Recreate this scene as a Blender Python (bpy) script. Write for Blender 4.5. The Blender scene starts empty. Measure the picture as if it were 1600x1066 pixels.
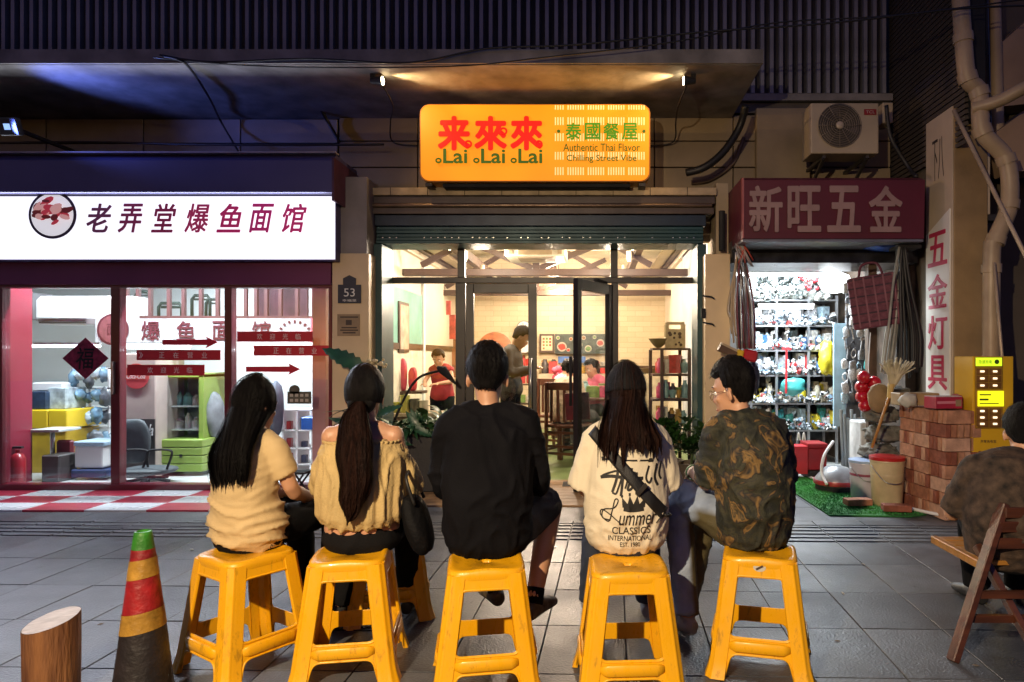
import bpy, bmesh, math, random
from math import sin, cos, pi, radians as R
from mathutils import Vector, Matrix, noise, Euler
from mathutils.bvhtree import BVHTree

scene = bpy.context.scene
COL = scene.collection
random.seed(7)
F = 1067.0; CX = 930.0; CY = 557.0; CH = 1.25      # focal length in photo pixels, vanishing point, eye height
def P(px, py, d):
    """world point seen at photo pixel (px,py) at depth d"""
    return Vector(((px-CX)*d/F, d, CH+(CY-py)*d/F))
def PX(px, d): return (px-CX)*d/F
def PZ(py, d): return CH+(CY-py)*d/F

# ------------------------------------------------------------------ camera
cd = bpy.data.cameras.new('camera'); cam = bpy.data.objects.new('camera', cd); COL.objects.link(cam)
cam.location = (0, 0, CH); cam.rotation_euler = (R(90), 0, 0)
cd.sensor_width = 36; cd.lens = 36*F/1600; cd.shift_x = (800-CX)/1600; cd.shift_y = (CY-533)/1600
cd.clip_start = .05; cd.clip_end = 200
scene.camera = cam
# ------------------------------------------------------------------ world: late dusk sky, almost dark
w = bpy.data.worlds.new('World'); scene.world = w; w.use_nodes = True
nt = w.node_tree; bg = nt.nodes['Background']
sky = nt.nodes.new('ShaderNodeTexSky'); sky.sky_type = 'NISHITA'; sky.sun_disc = False
sky.sun_elevation = R(1.5); sky.sun_rotation = R(200)
tint = nt.nodes.new('ShaderNodeMix'); tint.data_type = 'RGBA'; tint.blend_type = 'MULTIPLY'; tint.inputs[0].default_value = 1
tint.inputs[7].default_value = (.20, .27, 1, 1)
nt.links.new(sky.outputs[0], tint.inputs[6]); nt.links.new(tint.outputs[2], bg.inputs[0])
bg.inputs[1].default_value = .20
# moonlight, very faint
sd = bpy.data.lights.new('moon', 'SUN'); sd.energy = .012; sd.angle = R(.5); sd.color = (.7, .8, 1)
so = bpy.data.objects.new('moon', sd); COL.objects.link(so); so.rotation_euler = (R(40), 0, R(-30))
scene.view_settings.view_transform = 'Standard'; scene.view_settings.look = 'None'
scene.view_settings.exposure = 0; scene.view_settings.gamma = 1
try: scene.view_settings.use_curve_mapping = False
except Exception: pass
cy = scene.cycles
cy.use_denoising = True
try: cy.denoiser = 'OPENIMAGEDENOISE'; cy.denoising_input_passes = 'RGB_ALBEDO_NORMAL'
except Exception: pass
cy.max_bounces = 8; cy.diffuse_bounces = 3; cy.glossy_bounces = 3; cy.transmission_bounces = 6; cy.transparent_max_bounces = 12
cy.sample_clamp_indirect = 6; cy.caustics_reflective = False; cy.caustics_refractive = False

LAMPS = []
def lamp(kind, name, loc, power, color, size=.3, size_y=None, rot=(0, 0, 0), spot=None, blend=.6, parent=None, radius=.05):
    l = bpy.data.lights.new(name, kind); l.energy = power; l.color = color
    if kind == 'AREA':
        l.shape = 'RECTANGLE'; l.size = size; l.size_y = size_y or size
    else: l.shadow_soft_size = radius
    if kind == 'SPOT': l.spot_size = spot or R(90); l.spot_blend = blend
    o = bpy.data.objects.new(name, l); COL.objects.link(o)
    o.location = Vector(loc) - (off(parent) if parent else Vector())
    o.rotation_euler = rot
    if parent: o.parent = parent
    return o
def aim(o, target, frm):
    d = Vector(target)-Vector(frm); o.rotation_euler = d.to_track_quat('-Z', 'Y').to_euler()

# ------------------------------------------------------------------ materials
MATS = {}
def M(name, col=(.5, .5, .5), rough=.6, metal=0, emit=None, es=1, var=.18, scale=6, bump=.15, bscale=60, coat=0, spec=.5, stretch=None, sss=0, detail=4, col2=None, sheen=0, wrinkle=0, wscale=6, pos=False):
    if name in MATS: return MATS[name]
    m = bpy.data.materials.new(name); m.use_nodes = True; MATS[name] = m
    n = m.node_tree; b = n.nodes['Principled BSDF']; L = n.links
    b.inputs['Roughness'].default_value = rough; b.inputs['Metallic'].default_value = metal
    b.inputs['Specular IOR Level'].default_value = spec; b.inputs['Coat Weight'].default_value = coat
    if sheen: b.inputs['Sheen Weight'].default_value = sheen
    if sss: b.inputs['Subsurface Weight'].default_value = sss; b.inputs['Subsurface Radius'].default_value = (.01, .004, .002)
    tc = n.nodes.new('ShaderNodeTexCoord'); mp = n.nodes.new('ShaderNodeMapping')
    if pos:
        ge = n.nodes.new('ShaderNodeNewGeometry'); L.new(ge.outputs['Position'], mp.inputs[0])
    else: L.new(tc.outputs['Object'], mp.inputs[0])
    if stretch: mp.inputs['Scale'].default_value = stretch
    if var or col2:
        t = n.nodes.new('ShaderNodeTexNoise'); t.inputs['Scale'].default_value = scale; t.inputs['Detail'].default_value = detail
        L.new(mp.outputs[0], t.inputs['Vector'])
        rp = n.nodes.new('ShaderNodeMapRange'); rp.inputs[1].default_value = .3; rp.inputs[2].default_value = .7
        L.new(t.outputs[0], rp.inputs[0])
        mx = n.nodes.new('ShaderNodeMix'); mx.data_type = 'RGBA'
        c2 = col2 or tuple(c*(1-2*var) for c in col)
        mx.inputs[6].default_value = (*c2, 1); mx.inputs[7].default_value = (*col, 1)
        L.new(rp.outputs[0], mx.inputs[0]); L.new(mx.outputs[2], b.inputs['Base Color'])
        mr = n.nodes.new('ShaderNodeMapRange'); mr.inputs[3].default_value = min(1, rough*1.2); mr.inputs[4].default_value = rough*.8
        L.new(t.outputs[0], mr.inputs[0]); L.new(mr.outputs[0], b.inputs['Roughness'])
    else: b.inputs['Base Color'].default_value = (*col, 1)
    if bump:
        t2 = n.nodes.new('ShaderNodeTexNoise'); t2.inputs['Scale'].default_value = bscale; t2.inputs['Detail'].default_value = 6
        L.new(mp.outputs[0], t2.inputs['Vector'])
        bp = n.nodes.new('ShaderNodeBump'); bp.inputs['Strength'].default_value = bump; bp.inputs['Distance'].default_value = .01
        L.new(t2.outputs[0], bp.inputs['Height']); L.new(bp.outputs[0], b.inputs['Normal'])
    if wrinkle:
        t3 = n.nodes.new('ShaderNodeTexNoise'); t3.noise_type = 'RIDGED_MULTIFRACTAL'; t3.inputs['Scale'].default_value = wscale; t3.inputs['Detail'].default_value = 2.5; t3.inputs['Distortion'].default_value = .5
        mp2 = n.nodes.new('ShaderNodeMapping'); mp2.inputs['Scale'].default_value = (1, 1, 1.5); mp2.inputs['Rotation'].default_value = (0, R(18), 0); L.new(tc.outputs['Object'], mp2.inputs[0]); L.new(mp2.outputs[0], t3.inputs['Vector'])
        bw = n.nodes.new('ShaderNodeBump'); bw.inputs['Strength'].default_value = wrinkle; bw.inputs['Distance'].default_value = .012
        L.new(t3.outputs[0], bw.inputs['Height'])
        if bump: L.new(bp.outputs[0], bw.inputs['Normal'])
        L.new(bw.outputs[0], b.inputs['Normal'])
    if emit:
        b.inputs['Emission Color'].default_value = (*emit, 1); b.inputs['Emission Strength'].default_value = es
    return m
def glass(name, tint=(1, 1, 1), refl=.09):
    if name in MATS: return MATS[name]
    m = bpy.data.materials.new(name); m.use_nodes = True; MATS[name] = m; n = m.node_tree; n.nodes.clear()
    o = n.nodes.new('ShaderNodeOutputMaterial'); tr = n.nodes.new('ShaderNodeBsdfTransparent'); g = n.nodes.new('ShaderNodeBsdfGlossy')
    tr.inputs[0].default_value = (*tint, 1); g.inputs['Roughness'].default_value = .02
    fr = n.nodes.new('ShaderNodeLayerWeight'); fr.inputs[0].default_value = .5
    pw = n.nodes.new('ShaderNodeMath'); pw.operation = 'POWER'; pw.inputs[1].default_value = 4
    ml = n.nodes.new('ShaderNodeMath'); ml.operation = 'MULTIPLY_ADD'; ml.inputs[1].default_value = .8; ml.inputs[2].default_value = refl
    mx = n.nodes.new('ShaderNodeMixShader')
    n.links.new(fr.outputs['Facing'], pw.inputs[0]); n.links.new(pw.outputs[0], ml.inputs[0]); n.links.new(ml.outputs[0], mx.inputs[0])
    n.links.new(tr.outputs[0], mx.inputs[1]); n.links.new(g.outputs[0], mx.inputs[2]); n.links.new(mx.outputs[0], o.inputs[0])
    return m
def brickish(name, c1, c2, mortar, scale, bw=.5, rh=.25, rough=.8, mort=.02):
    """fine tile texture for surfaces too far to pick the pieces apart"""
    if name in MATS: return MATS[name]
    m = M(name, c1, rough, var=0, bump=0); n = m.node_tree; L = n.links; b = n.nodes['Principled BSDF']
    t = n.nodes.new('ShaderNodeTexBrick'); t.inputs['Scale'].default_value = scale
    t.inputs['Color1'].default_value = (*c1, 1); t.inputs['Color2'].default_value = (*c2, 1); t.inputs['Mortar'].default_value = (*mortar, 1)
    t.inputs['Brick Width'].default_value = bw; t.inputs['Row Height'].default_value = rh; t.inputs['Mortar Size'].default_value = mort
    mp = [x for x in n.nodes if x.type == 'MAPPING'][0]; mp.inputs['Rotation'].default_value = (R(90), 0, 0)
    L.new(mp.outputs[0], t.inputs[0]); L.new(t.outputs[0], b.inputs['Base Color'])
    bp = n.nodes.new('ShaderNodeBump'); bp.inputs['Strength'].default_value = .4; bp.inputs['Distance'].default_value = .01; bp.invert = True
    L.new(t.outputs[1], bp.inputs['Height']); L.new(bp.outputs[0], b.inputs['Normal'])
    return m

# ------------------------------------------------------------------ objects
def off(p):
    v = Vector((0, 0, 0))
    while p is not None: v += p.location; p = p.parent
    return v
def tag(o, label=None, cat=None, group=None, kind=None):
    if label: o['label'] = label
    if cat: o['category'] = cat
    if group: o['group'] = group
    if kind: o['kind'] = kind
    return o
def thing(name, label, cat, loc=(0, 0, 0), group=None):
    o = bpy.data.objects.new(name, None); COL.objects.link(o); o.location = loc; o.empty_display_size = .1
    return tag(o, label, cat, group)
def link(name, me, mat, parent=None, label=None):
    o = bpy.data.objects.new(name, me); COL.objects.link(o)
    if mat is not None and not me.materials: me.materials.append(mat)
    if parent is not None: o.parent = parent
    if label: o['label'] = label
    return o
def dup(root, loc=None, rotz=None, label=None, parent=None, rot=None):
    c = root.copy(); COL.objects.link(c); c.parent = parent
    if loc is not None: c.location = loc
    if rotz is not None: c.rotation_euler = (0, 0, rotz)
    if rot is not None: c.rotation_euler = rot
    if label: c['label'] = label
    for ch in list(root.children):
        d = ch.copy(); COL.objects.link(d); d.parent = c
        for g in list(ch.children):
            e = g.copy(); COL.objects.link(e); e.parent = d
    return c

class B:
    """collects shapes in world coordinates and links them as one mesh object"""
    def __init__(s): s.bm = bmesh.new()
    def add(s, verts, faces):
        vs = [s.bm.verts.new(v) for v in verts]
        for f in faces:
            try: s.bm.faces.new([vs[i] for i in f])
            except ValueError: pass
        return vs
    def box(s, x0, x1, y0, y1, z0, z1, m=None):
        v = [Vector((x, y, z)) for x in (x0, x1) for y in (y0, y1) for z in (z0, z1)]
        if m: v = [m@a for a in v]
        s.add(v, [(0, 1, 3, 2), (4, 6, 7, 5), (0, 4, 5, 1), (2, 3, 7, 6), (0, 2, 6, 4), (1, 5, 7, 3)]); return s
    def boxc(s, c, size, rot=(0, 0, 0)):
        m = Matrix.Translation(c)@Euler(rot).to_matrix().to_4x4(); a, b, d = [q/2 for q in size]
        return s.box(-a, a, -b, b, -d, d, m)
    def beam(s, p, q, w, h, up=(0, 0, 1)):
        """rectangular bar from p to q"""
        p, q = Vector(p), Vector(q); t = (q-p).normalized(); u = Vector(up)
        sd_ = t.cross(u)
        if sd_.length < 1e-4: sd_ = t.cross(Vector((0, 1, 0)))
        sd_.normalize(); u = sd_.cross(t)
        v = [a+sd_*i*w/2+u*j*h/2 for a in (p, q) for i in (-1, 1) for j in (-1, 1)]
        s.add(v, [(0, 1, 3, 2), (4, 6, 7, 5), (0, 4, 5, 1), (2, 3, 7, 6), (0, 2, 6, 4), (1, 5, 7, 3)]); return s
    def tube(s, pts, r, seg=8, caps=True, hint=None, flat=1.0):
        pts = [Vector(p) for p in pts]; n = len(pts)
        rs = r if isinstance(r, (list, tuple)) else [r]*n
        rings = []; prev = None
        for i, p in enumerate(pts):
            t = (pts[min(i+1, n-1)]-pts[max(i-1, 0)])
            t = t.normalized() if t.length > 1e-9 else Vector((0, 0, 1))
            if prev is None:
                h = Vector(hint) if hint else (Vector((1, 0, 0)) if abs(t.x) < .8 else Vector((0, 1, 0)))
            else: h = prev
            a = (h-t*h.dot(t))
            a = a.normalized() if a.length > 1e-6 else t.orthogonal().normalized()
            prev = a; b = t.cross(a)
            q = rs[i]; rx, ry = q if isinstance(q, (tuple, list)) else (q, q*flat)
            rings.append([s.bm.verts.new(p+a*cos(2*pi*k/seg)*rx+b*sin(2*pi*k/seg)*ry) for k in range(seg)])
        for i in range(n-1):
            for k in range(seg):
                s.bm.faces.new((rings[i][k], rings[i][(k+1) % seg], rings[i+1][(k+1) % seg], rings[i+1][k]))
        if caps:
            s.bm.faces.new(rings[0][::-1]); s.bm.faces.new(rings[-1])
        return s
    def lathe(s, prof, c=(0, 0, 0), seg=20, caps=True, m=None):
        rings = []
        for r, z in prof:
            ring = []
            for k in range(seg):
                v = Vector((r*cos(2*pi*k/seg), r*sin(2*pi*k/seg), z))
                v = (m@v) if m else v+Vector(c)
                ring.append(s.bm.verts.new(v))
            rings.append(ring)
        for i in range(len(rings)-1):
            for k in range(seg):
                s.bm.faces.new((rings[i][k], rings[i][(k+1) % seg], rings[i+1][(k+1) % seg], rings[i+1][k]))
        if caps:
            s.bm.faces.new(rings[0][::-1]); s.bm.faces.new(rings[-1])
        return s
    def ell(s, c, r, seg=16, rings=10, m=None):
        c = Vector(c); prof = []
        r = r if isinstance(r, (tuple, list)) else (r, r, r)
        top = None; rr = []
        def tr(v): return (m@v) if m else v+c
        b0 = s.bm.verts.new(tr(Vector((0, 0, -r[2])))); t0 = s.bm.verts.new(tr(Vector((0, 0, r[2]))))
        for i in range(1, rings):
            a = -pi/2+pi*i/rings
            rr.append([s.bm.verts.new(tr(Vector((r[0]*cos(a)*cos(2*pi*k/seg), r[1]*cos(a)*sin(2*pi*k/seg), r[2]*sin(a))))) for k in range(seg)])
        for k in range(seg):
            s.bm.faces.new((b0, rr[0][(k+1) % seg], rr[0][k])); s.bm.faces.new((t0, rr[-1][k], rr[-1][(k+1) % seg]))
            for i in range(len(rr)-1): s.bm.faces.new((rr[i][k], rr[i][(k+1) % seg], rr[i+1][(k+1) % seg], rr[i+1][k]))
        return s
    def prism(s, poly, depth, m):
        """2D polygon (x,y) extruded along +z of matrix m"""
        n = len(poly)
        a = [s.bm.verts.new(m@Vector((x, y, 0))) for x, y in poly]; b = [s.bm.verts.new(m@Vector((x, y, depth))) for x, y in poly]
        s.bm.faces.new(a[::-1]); s.bm.faces.new(b)
        for i in range(n): s.bm.faces.new((a[i], a[(i+1) % n], b[(i+1) % n], b[i]))
        return s
    def grid(s, fn, nu, nv, closed=False):
        g = [[s.bm.verts.new(fn(i/(nu if closed else nu-1), j/(nv-1))) for i in range(nu)] for j in range(nv)]
        for j in range(nv-1):
            for i in range(nu if closed else nu-1):
                k = (i+1) % nu
                s.bm.faces.new((g[j][i], g[j][k], g[j+1][k], g[j+1][i]))
        return g
    def mesh(s, name='m', smooth=False, bevel=0, origin=None, recalc=True, bseg=1):
        if bevel: bmesh.ops.bevel(s.bm, geom=s.bm.edges[:], offset=bevel, segments=bseg, affect='EDGES', profile=.6)
        if recalc: bmesh.ops.recalc_face_normals(s.bm, faces=s.bm.faces[:])
        if origin is not None: bmesh.ops.translate(s.bm, verts=s.bm.verts[:], vec=-Vector(origin))
        me = bpy.data.meshes.new(name); s.bm.to_mesh(me); s.bm.free()
        if smooth: me.shade_smooth()
        return me
    def obj(s, name, mat, parent=None, smooth=False, bevel=0, label=None, bseg=1, recalc=True):
        me = s.mesh(name, smooth, bevel, off(parent) if parent is not None else None, recalc, bseg)
        if smooth == 'auto':
            me.set_sharp_from_angle(angle=R(40))
        return link(name, me, mat, parent, label)

def text_mesh(body, extrude=.002, shear=0, bold=0, space=1, res=3, bevel=0):
    fat = max(0, bold); bold = min(0, bold)
    c = bpy.data.curves.new('lettering', 'FONT'); c.body = body; c.extrude = extrude; c.shear = shear; c.offset = bold
    c.space_character = space; c.resolution_u = res; c.align_x = 'CENTER'
    o = bpy.data.objects.new('lettering', c); me = bpy.data.meshes.new_from_object(o)
    bpy.data.objects.remove(o); bpy.data.curves.remove(c); me.materials.clear()
    if fat and extrude > 0:
        bm = bmesh.new(); bm.from_mesh(me); src = bm.faces[:]; 
        for k in range(7):
            g = bmesh.ops.duplicate(bm, geom=src); vv = [e for e in g['geom'] if isinstance(e, bmesh.types.BMVert)]
            bmesh.ops.translate(bm, verts=vv, vec=(fat*cos(2*pi*k/7), fat*sin(2*pi*k/7), .00007*(k+1)))
        bm.to_mesh(me); bm.free()
    elif fat:
        bm = bmesh.new(); bm.from_mesh(me); src = bm.faces[:]
        for k in range(4):
            g = bmesh.ops.duplicate(bm, geom=src); vv = [e for e in g['geom'] if isinstance(e, bmesh.types.BMVert)]
            bmesh.ops.translate(bm, verts=vv, vec=(fat*cos(pi/2*k), fat*sin(pi/2*k), 0))
        bm.to_mesh(me); bm.free()
    return me
def frame_from(normal_y=-1):
    return Matrix.Rotation(R(90), 4, 'X')
def text(body, center, wd, ht, mat, parent=None, name='lettering', basis=None, fit='both', **k):
    """text fitted into a box wd x ht centred at center; faces -Y unless basis (3x3 columns: right, up, normal) is given"""
    me = text_mesh(body, **k); vs = [v.co for v in me.vertices]
    x0, x1 = min(v.x for v in vs), max(v.x for v in vs); y0, y1 = min(v.y for v in vs), max(v.y for v in vs)
    sx = wd/(x1-x0) if wd else None; sy = ht/(y1-y0) if ht else None
    if sx is None: sx = sy
    if sy is None: sy = sx
    if basis is None: basis = (Vector((1, 0, 0)), Vector((0, 0, 1)), Vector((0, -1, 0)))
    rgt, up, nn = basis; c = Vector(center)-(off(parent) if parent else Vector())
    for v in me.vertices:
        a = (v.co.x-(x0+x1)/2)*sx; b = (v.co.y-(y0+y1)/2)*sy
        v.co = c+rgt*a+up*b+nn*v.co.z
    return link(name, me, mat, parent)

def fuse(bmsrc, voxel=.01, smooth=4, fac=.5):
    """melt overlapping closed shapes into one continuous skin"""
    bmesh.ops.recalc_face_normals(bmsrc, faces=bmsrc.faces[:])
    me = bpy.data.meshes.new('skin'); bmsrc.to_mesh(me); bmsrc.free()
    o = bpy.data.objects.new('skin', me); COL.objects.link(o)
    md = o.modifiers.new('r', 'REMESH'); md.mode = 'VOXEL'; md.voxel_size = voxel; md.adaptivity = 0
    if smooth:
        sm = o.modifiers.new('s', 'SMOOTH'); sm.iterations = smooth; sm.factor = fac
    dg = bpy.context.evaluated_depsgraph_get(); dg.update()
    out = bpy.data.meshes.new_from_object(o.evaluated_get(dg), depsgraph=dg)
    bpy.data.objects.remove(o); bpy.data.meshes.remove(me); out.shade_smooth(); return out

def weather(m, spots=True):
    """street dirt, stains and trodden gum over paving, laid out in the place itself"""
    n = m.node_tree; L = n.links; b = n.nodes['Principled BSDF']; src = b.inputs['Base Color'].links[0].from_socket
    ge = n.nodes.new('ShaderNodeNewGeometry')
    a = n.nodes.new('ShaderNodeTexNoise'); a.inputs['Scale'].default_value = 1.3; a.inputs['Detail'].default_value = 7; a.inputs['Roughness'].default_value = .65; L.new(ge.outputs['Position'], a.inputs['Vector'])
    r1 = n.nodes.new('ShaderNodeMapRange'); r1.inputs[1].default_value = .35; r1.inputs[2].default_value = .68; r1.inputs[3].default_value = .55; r1.inputs[4].default_value = 1.25; L.new(a.outputs[0], r1.inputs[0])
    v = n.nodes.new('ShaderNodeTexVoronoi'); v.inputs['Scale'].default_value = 5.5; v.inputs['Randomness'].default_value = 1; L.new(ge.outputs['Position'], v.inputs['Vector'])
    r2 = n.nodes.new('ShaderNodeMapRange'); r2.inputs[1].default_value = .055; r2.inputs[2].default_value = .085; r2.inputs[3].default_value = .5; r2.inputs[4].default_value = 1; L.new(v.outputs['Distance'], r2.inputs[0])
    mu = n.nodes.new('ShaderNodeMath'); mu.operation = 'MULTIPLY'; L.new(r1.outputs[0], mu.inputs[0]); L.new(r2.outputs[0], mu.inputs[1])
    mx = n.nodes.new('ShaderNodeMix'); mx.data_type = 'RGBA'; mx.blend_type = 'MULTIPLY'; mx.inputs[0].default_value = 1
    L.new(src, mx.inputs[6]); L.new(mu.outputs[0], mx.inputs[7]); L.new(mx.outputs[2], b.inputs['Base Color'])
    r3 = n.nodes.new('ShaderNodeMapRange'); r3.inputs[1].default_value = .3; r3.inputs[2].default_value = .7; r3.inputs[3].default_value = .24; r3.inputs[4].default_value = .58; L.new(a.outputs[0], r3.inputs[0]); L.new(r3.outputs[0], b.inputs['Roughness'])
def scuff(m, dark=.55, scale=9, amount=.62):
    """scratches and grime on plastic"""
    n = m.node_tree; L = n.links; b = n.nodes['Principled BSDF']; src = b.inputs['Base Color'].links[0].from_socket
    ge = n.nodes.new('ShaderNodeNewGeometry'); mp = n.nodes.new('ShaderNodeMapping'); mp.inputs['Scale'].default_value = (3, 3, 1); mp.inputs['Rotation'].default_value = (.4, .6, .2); L.new(ge.outputs['Position'], mp.inputs[0])
    a = n.nodes.new('ShaderNodeTexNoise'); a.inputs['Scale'].default_value = scale; a.inputs['Detail'].default_value = 9; a.inputs['Roughness'].default_value = .7; L.new(mp.outputs[0], a.inputs['Vector'])
    r1 = n.nodes.new('ShaderNodeMapRange'); r1.inputs[1].default_value = amount; r1.inputs[2].default_value = amount+.10; r1.inputs[3].default_value = 1; r1.inputs[4].default_value = dark; L.new(a.outputs[0], r1.inputs[0])
    mx = n.nodes.new('ShaderNodeMix'); mx.data_type = 'RGBA'; mx.blend_type = 'MULTIPLY'; mx.inputs[0].default_value = 1
    L.new(src, mx.inputs[6]); L.new(r1.outputs[0], mx.inputs[7]); L.new(mx.outputs[2], b.inputs['Base Color'])
    r3 = n.nodes.new('ShaderNodeMapRange'); r3.inputs[1].default_value = .4; r3.inputs[2].default_value = .65; r3.inputs[3].default_value = .26; r3.inputs[4].default_value = .55; L.new(a.outputs[0], r3.inputs[0]); L.new(r3.outputs[0], b.inputs['Roughness'])
RX = Matrix.Rotation(R(90), 4, 'X')
# ================================================================== THE GROUND
m_ground = M('under_paving', (.06, .058, .056), .9, scale=8, bump=.4)
m_slab = M('granite_slab', (.100, .108, .124), .62, var=.16, scale=5, bump=.35, bscale=90, spec=.45)
m_slab2 = M('granite_slab_pale', (.125, .134, .150), .58, var=.2, scale=7, bump=.35, bscale=90, spec=.45)
m_slab3 = M('granite_slab_dark', (.074, .080, .094), .6, var=.22, scale=4, bump=.35, bscale=90, spec=.45)
for m_ in (m_slab, m_slab2, m_slab3): weather(m_)
ground = B().box(-30, 30, -25, 5.62, -.3, -.022).obj('pavement', m_ground); tag(ground, kind='structure')
paveM = Matrix.Translation((1.224, 3.116, 0))@Matrix.Rotation(R(-1.6), 4, 'Z')
slabmesh = {}
def slab_mesh(kind):
    if kind not in slabmesh:
        b = B()
        if kind[0] == 'rib':
            b.box(-.178, .178, -.2395, .2395, -.03, -.004)
            for k in range(5):
                y = -.19+k*.095; b.box(-.172, .172, y-.017, y+.017, -.0042, .0035)
        else: b.box(-.1785, .1785, -.2395, .2395, -.03, 0)
        me = b.mesh('paving_slab', bevel=.0018 if kind[0] != 'rib' else 0); me.materials.append(kind[1]); slabmesh[kind] = me
    return slabmesh[kind]
rows = [(-3, 1), (-2, 1), (-1, 1), (0, 1), (1, 1), (2, 1), (3, 2), (4, 1), (5, 3)]
rng = random.Random(3)
for r, typ in rows:
    yc = .26+r*.485+(0 if r < 3 else 0)
    if typ == 3: continue
    for c in range(-17, 9):
        m_ = rng.choice([m_slab, m_slab, m_slab2, m_slab3])
        kind = ('rib', m_slab2) if typ == 2 else ('flat', m_)
        p = paveM@Vector((c*.362+.181, yc-.0, 0))
        if p.y > 5.45 or p.y < 1.3: continue
        o = bpy.data.objects.new('paving_slab' if typ == 1 else 'guide_slab', slab_mesh(kind)); COL.objects.link(o); o.parent = ground
        o.matrix_basis = Matrix.Translation((p.x, p.y, rng.uniform(-.0015, .0015)))@Matrix.Rotation(R(-1.6), 4, 'Z')@Euler((rng.uniform(-.003, .003), rng.uniform(-.003, .003), 0)).to_matrix().to_4x4()
# manhole lid between the first two stools
mh = B().boxc((-1.15, 3.32, .001), (.5, .42, .008), (0, 0, R(-1.6)))
for k in range(6): mh.boxc((-1.15, 3.14+k*.072, .007), (.46, .018, .006), (0, 0, R(-1.6)))
for k in range(5): mh.boxc((-1.35+k*.1, 3.32, .0065), (.014, .4, .005), (0, 0, R(-1.6)))
mh.obj('drain_cover', M('cast_iron', (.05, .05, .055), .4, metal=.7, scale=20, bump=.5), ground)
# strip in front of the shops: plain granite in the middle and right
strip = tag(B().box(-30, 30, 5.62, 8, -.3, -.022).obj('forecourt', m_ground), kind='structure')
rng = random.Random(5)
big = {}
for mm in (m_slab, m_slab2, m_slab3):
    me = B().box(-.178, .178, -.236, .236, -.03, 0).mesh('forecourt_slab', bevel=.0018); me.materials.append(mm); big[mm.name] = me
for c in range(-1, 14):
    for r in range(0, 4):
        x = -2.0+c*.362; y = 5.42+r*.478
        if y > 6.9 or (x < 0.1 and y > 5.6): continue
        if x < -1.9: continue
        o = link('forecourt_slab', big[rng.choice(list(big))], None, strip); o.location = (x, y, rng.uniform(-.001, .001))
# pale kerb course under the checker
for c in range(-13, -1+1):
    o = link('forecourt_slab', big['granite_slab_pale'], None, strip); o.location = (-1.99+c*.362-.02, 5.25, -.0015)
# checker tiles before the noodle shop
m_tw = M('white_floor_tile', (.62, .64, .66), .28, var=.06, bump=.05, spec=.6); m_tr = M('red_floor_tile', (.42, .03, .06), .3, var=.1, bump=.05, spec=.6)
tw = B().box(-.249, .249, -.139, .139, -.03, .012).mesh('floor_tile', bevel=.002); tw.materials.append(m_tw)
trd = B().box(-.249, .249, -.139, .139, -.03, .012).mesh('floor_tile', bevel=.002); trd.materials.append(m_tr)
for c in range(-12, 1):
    for r in range(0, 3):
        o = link('floor_tile', tw if (c+r) % 2 else trd, None, strip); o.location = (-2.37+c*.5+(0), 5.64+r*.28, 0)
# wooden deck before the restaurant
deck = thing('entrance_deck', 'low deck of warm brown boards in front of the restaurant door', 'deck', (-.9, 6.2, 0))
m_deck = M('deck_wood', (.34, .2, .09), .5, var=.25, scale=3, stretch=(1, 14, 1), bump=.3, bscale=30)
for k in range(9):
    y = 5.66+k*.13
    B().box(-1.98, -.0+.1, y, y+.124, -.02, .016).obj('board', m_deck, deck, bevel=.002)

# ================================================================== THE ARCADE BUILDING (wall, canopy, slats)
bld = thing('arcade_building', 'dark building above the shops with vertical slats, beige wall panels and a concrete canopy', 'building', (0, 6.95, 0))
m_slat = M('slat_metal', (.30, .30, .32), .55, var=.2, scale=3, bump=.1)
m_black = M('black_backing', (.012, .012, .014), .8, var=.1)
m_slatback = M('slat_backing', (.07, .07, .08), .8, var=.1)
m_conc = M('canopy_plaster', (.31, .29, .27), .75, var=.3, scale=3.5, bump=.6, bscale=9, detail=9)
m_panel = M('beige_panel', (.29, .225, .14), .6, var=.14, scale=3, bump=.15, bscale=30)
m_joint = M('joint_dark', (.05, .04, .03), .9)
B().box(-10.5, 3.0, 7.06, 7.2, 2.55, 7).obj('back_wall', m_slatback, bld)
sl = B().box(-.018, .018, -.03, .03, 0, 3.1).mesh('slat'); sl.materials.append(m_slat)
for i in range(135):
    x = 2.93-.095*i
    o = link('slat', sl, None, bld); o.location = (x, 0, 3.92)
B().box(-10.5, 3.0, 6.88, 7.02, 3.83, 3.9).obj('beam', m_conc, bld)
B().box(-10.5, 2.99, 6.93, 7.04, 3.72, 3.82).obj('lower_beam', M('beam_dark', (.1, .085, .07), .7), bld)
# canopy slab
cs = B().box(-10.5, 1.385, 5.66, 7.05, 3.665, 3.78); cs.obj('canopy_slab', m_conc, bld, bevel=.004)
B().box(-10.5, 1.389, 5.635, 5.658, 3.67, 3.785).obj('fascia', m_conc, bld)
# wall panels under the canopy with recessed joints
def panels(x0, x1, z0, z1, nx, nz, y, mat, par, name='wall_panel', gap=.012, th=.03):
    dx = (x1-x0)/nx; dz = (z1-z0)/nz; me = B().box(-dx/2+gap/2, dx/2-gap/2, -th, 0, -dz/2+gap/2, dz/2-gap/2).mesh(name, bevel=.003); me.materials.append(mat)
    for i in range(nx):
        for j in range(nz):
            o = link(name, me, None, par); o.location = Vector((x0+dx*(i+.5), y+rng.uniform(-.0025, .0025), z0+dz*(j+.5)))-par.location
B().box(-10.5, 3.0, 6.96, 7.05, 2.9, 3.66).obj('wall_backing', m_joint, bld)
panels(-2.6, 3.0, 2.9, 3.7, 7, 3, 6.955, m_panel, bld)
panels(-10.5, -2.61, 3.16, 3.66, 8, 2, 6.955, M('grey_panel', (.3, .29, .3), .6, scale=3), bld)
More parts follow.
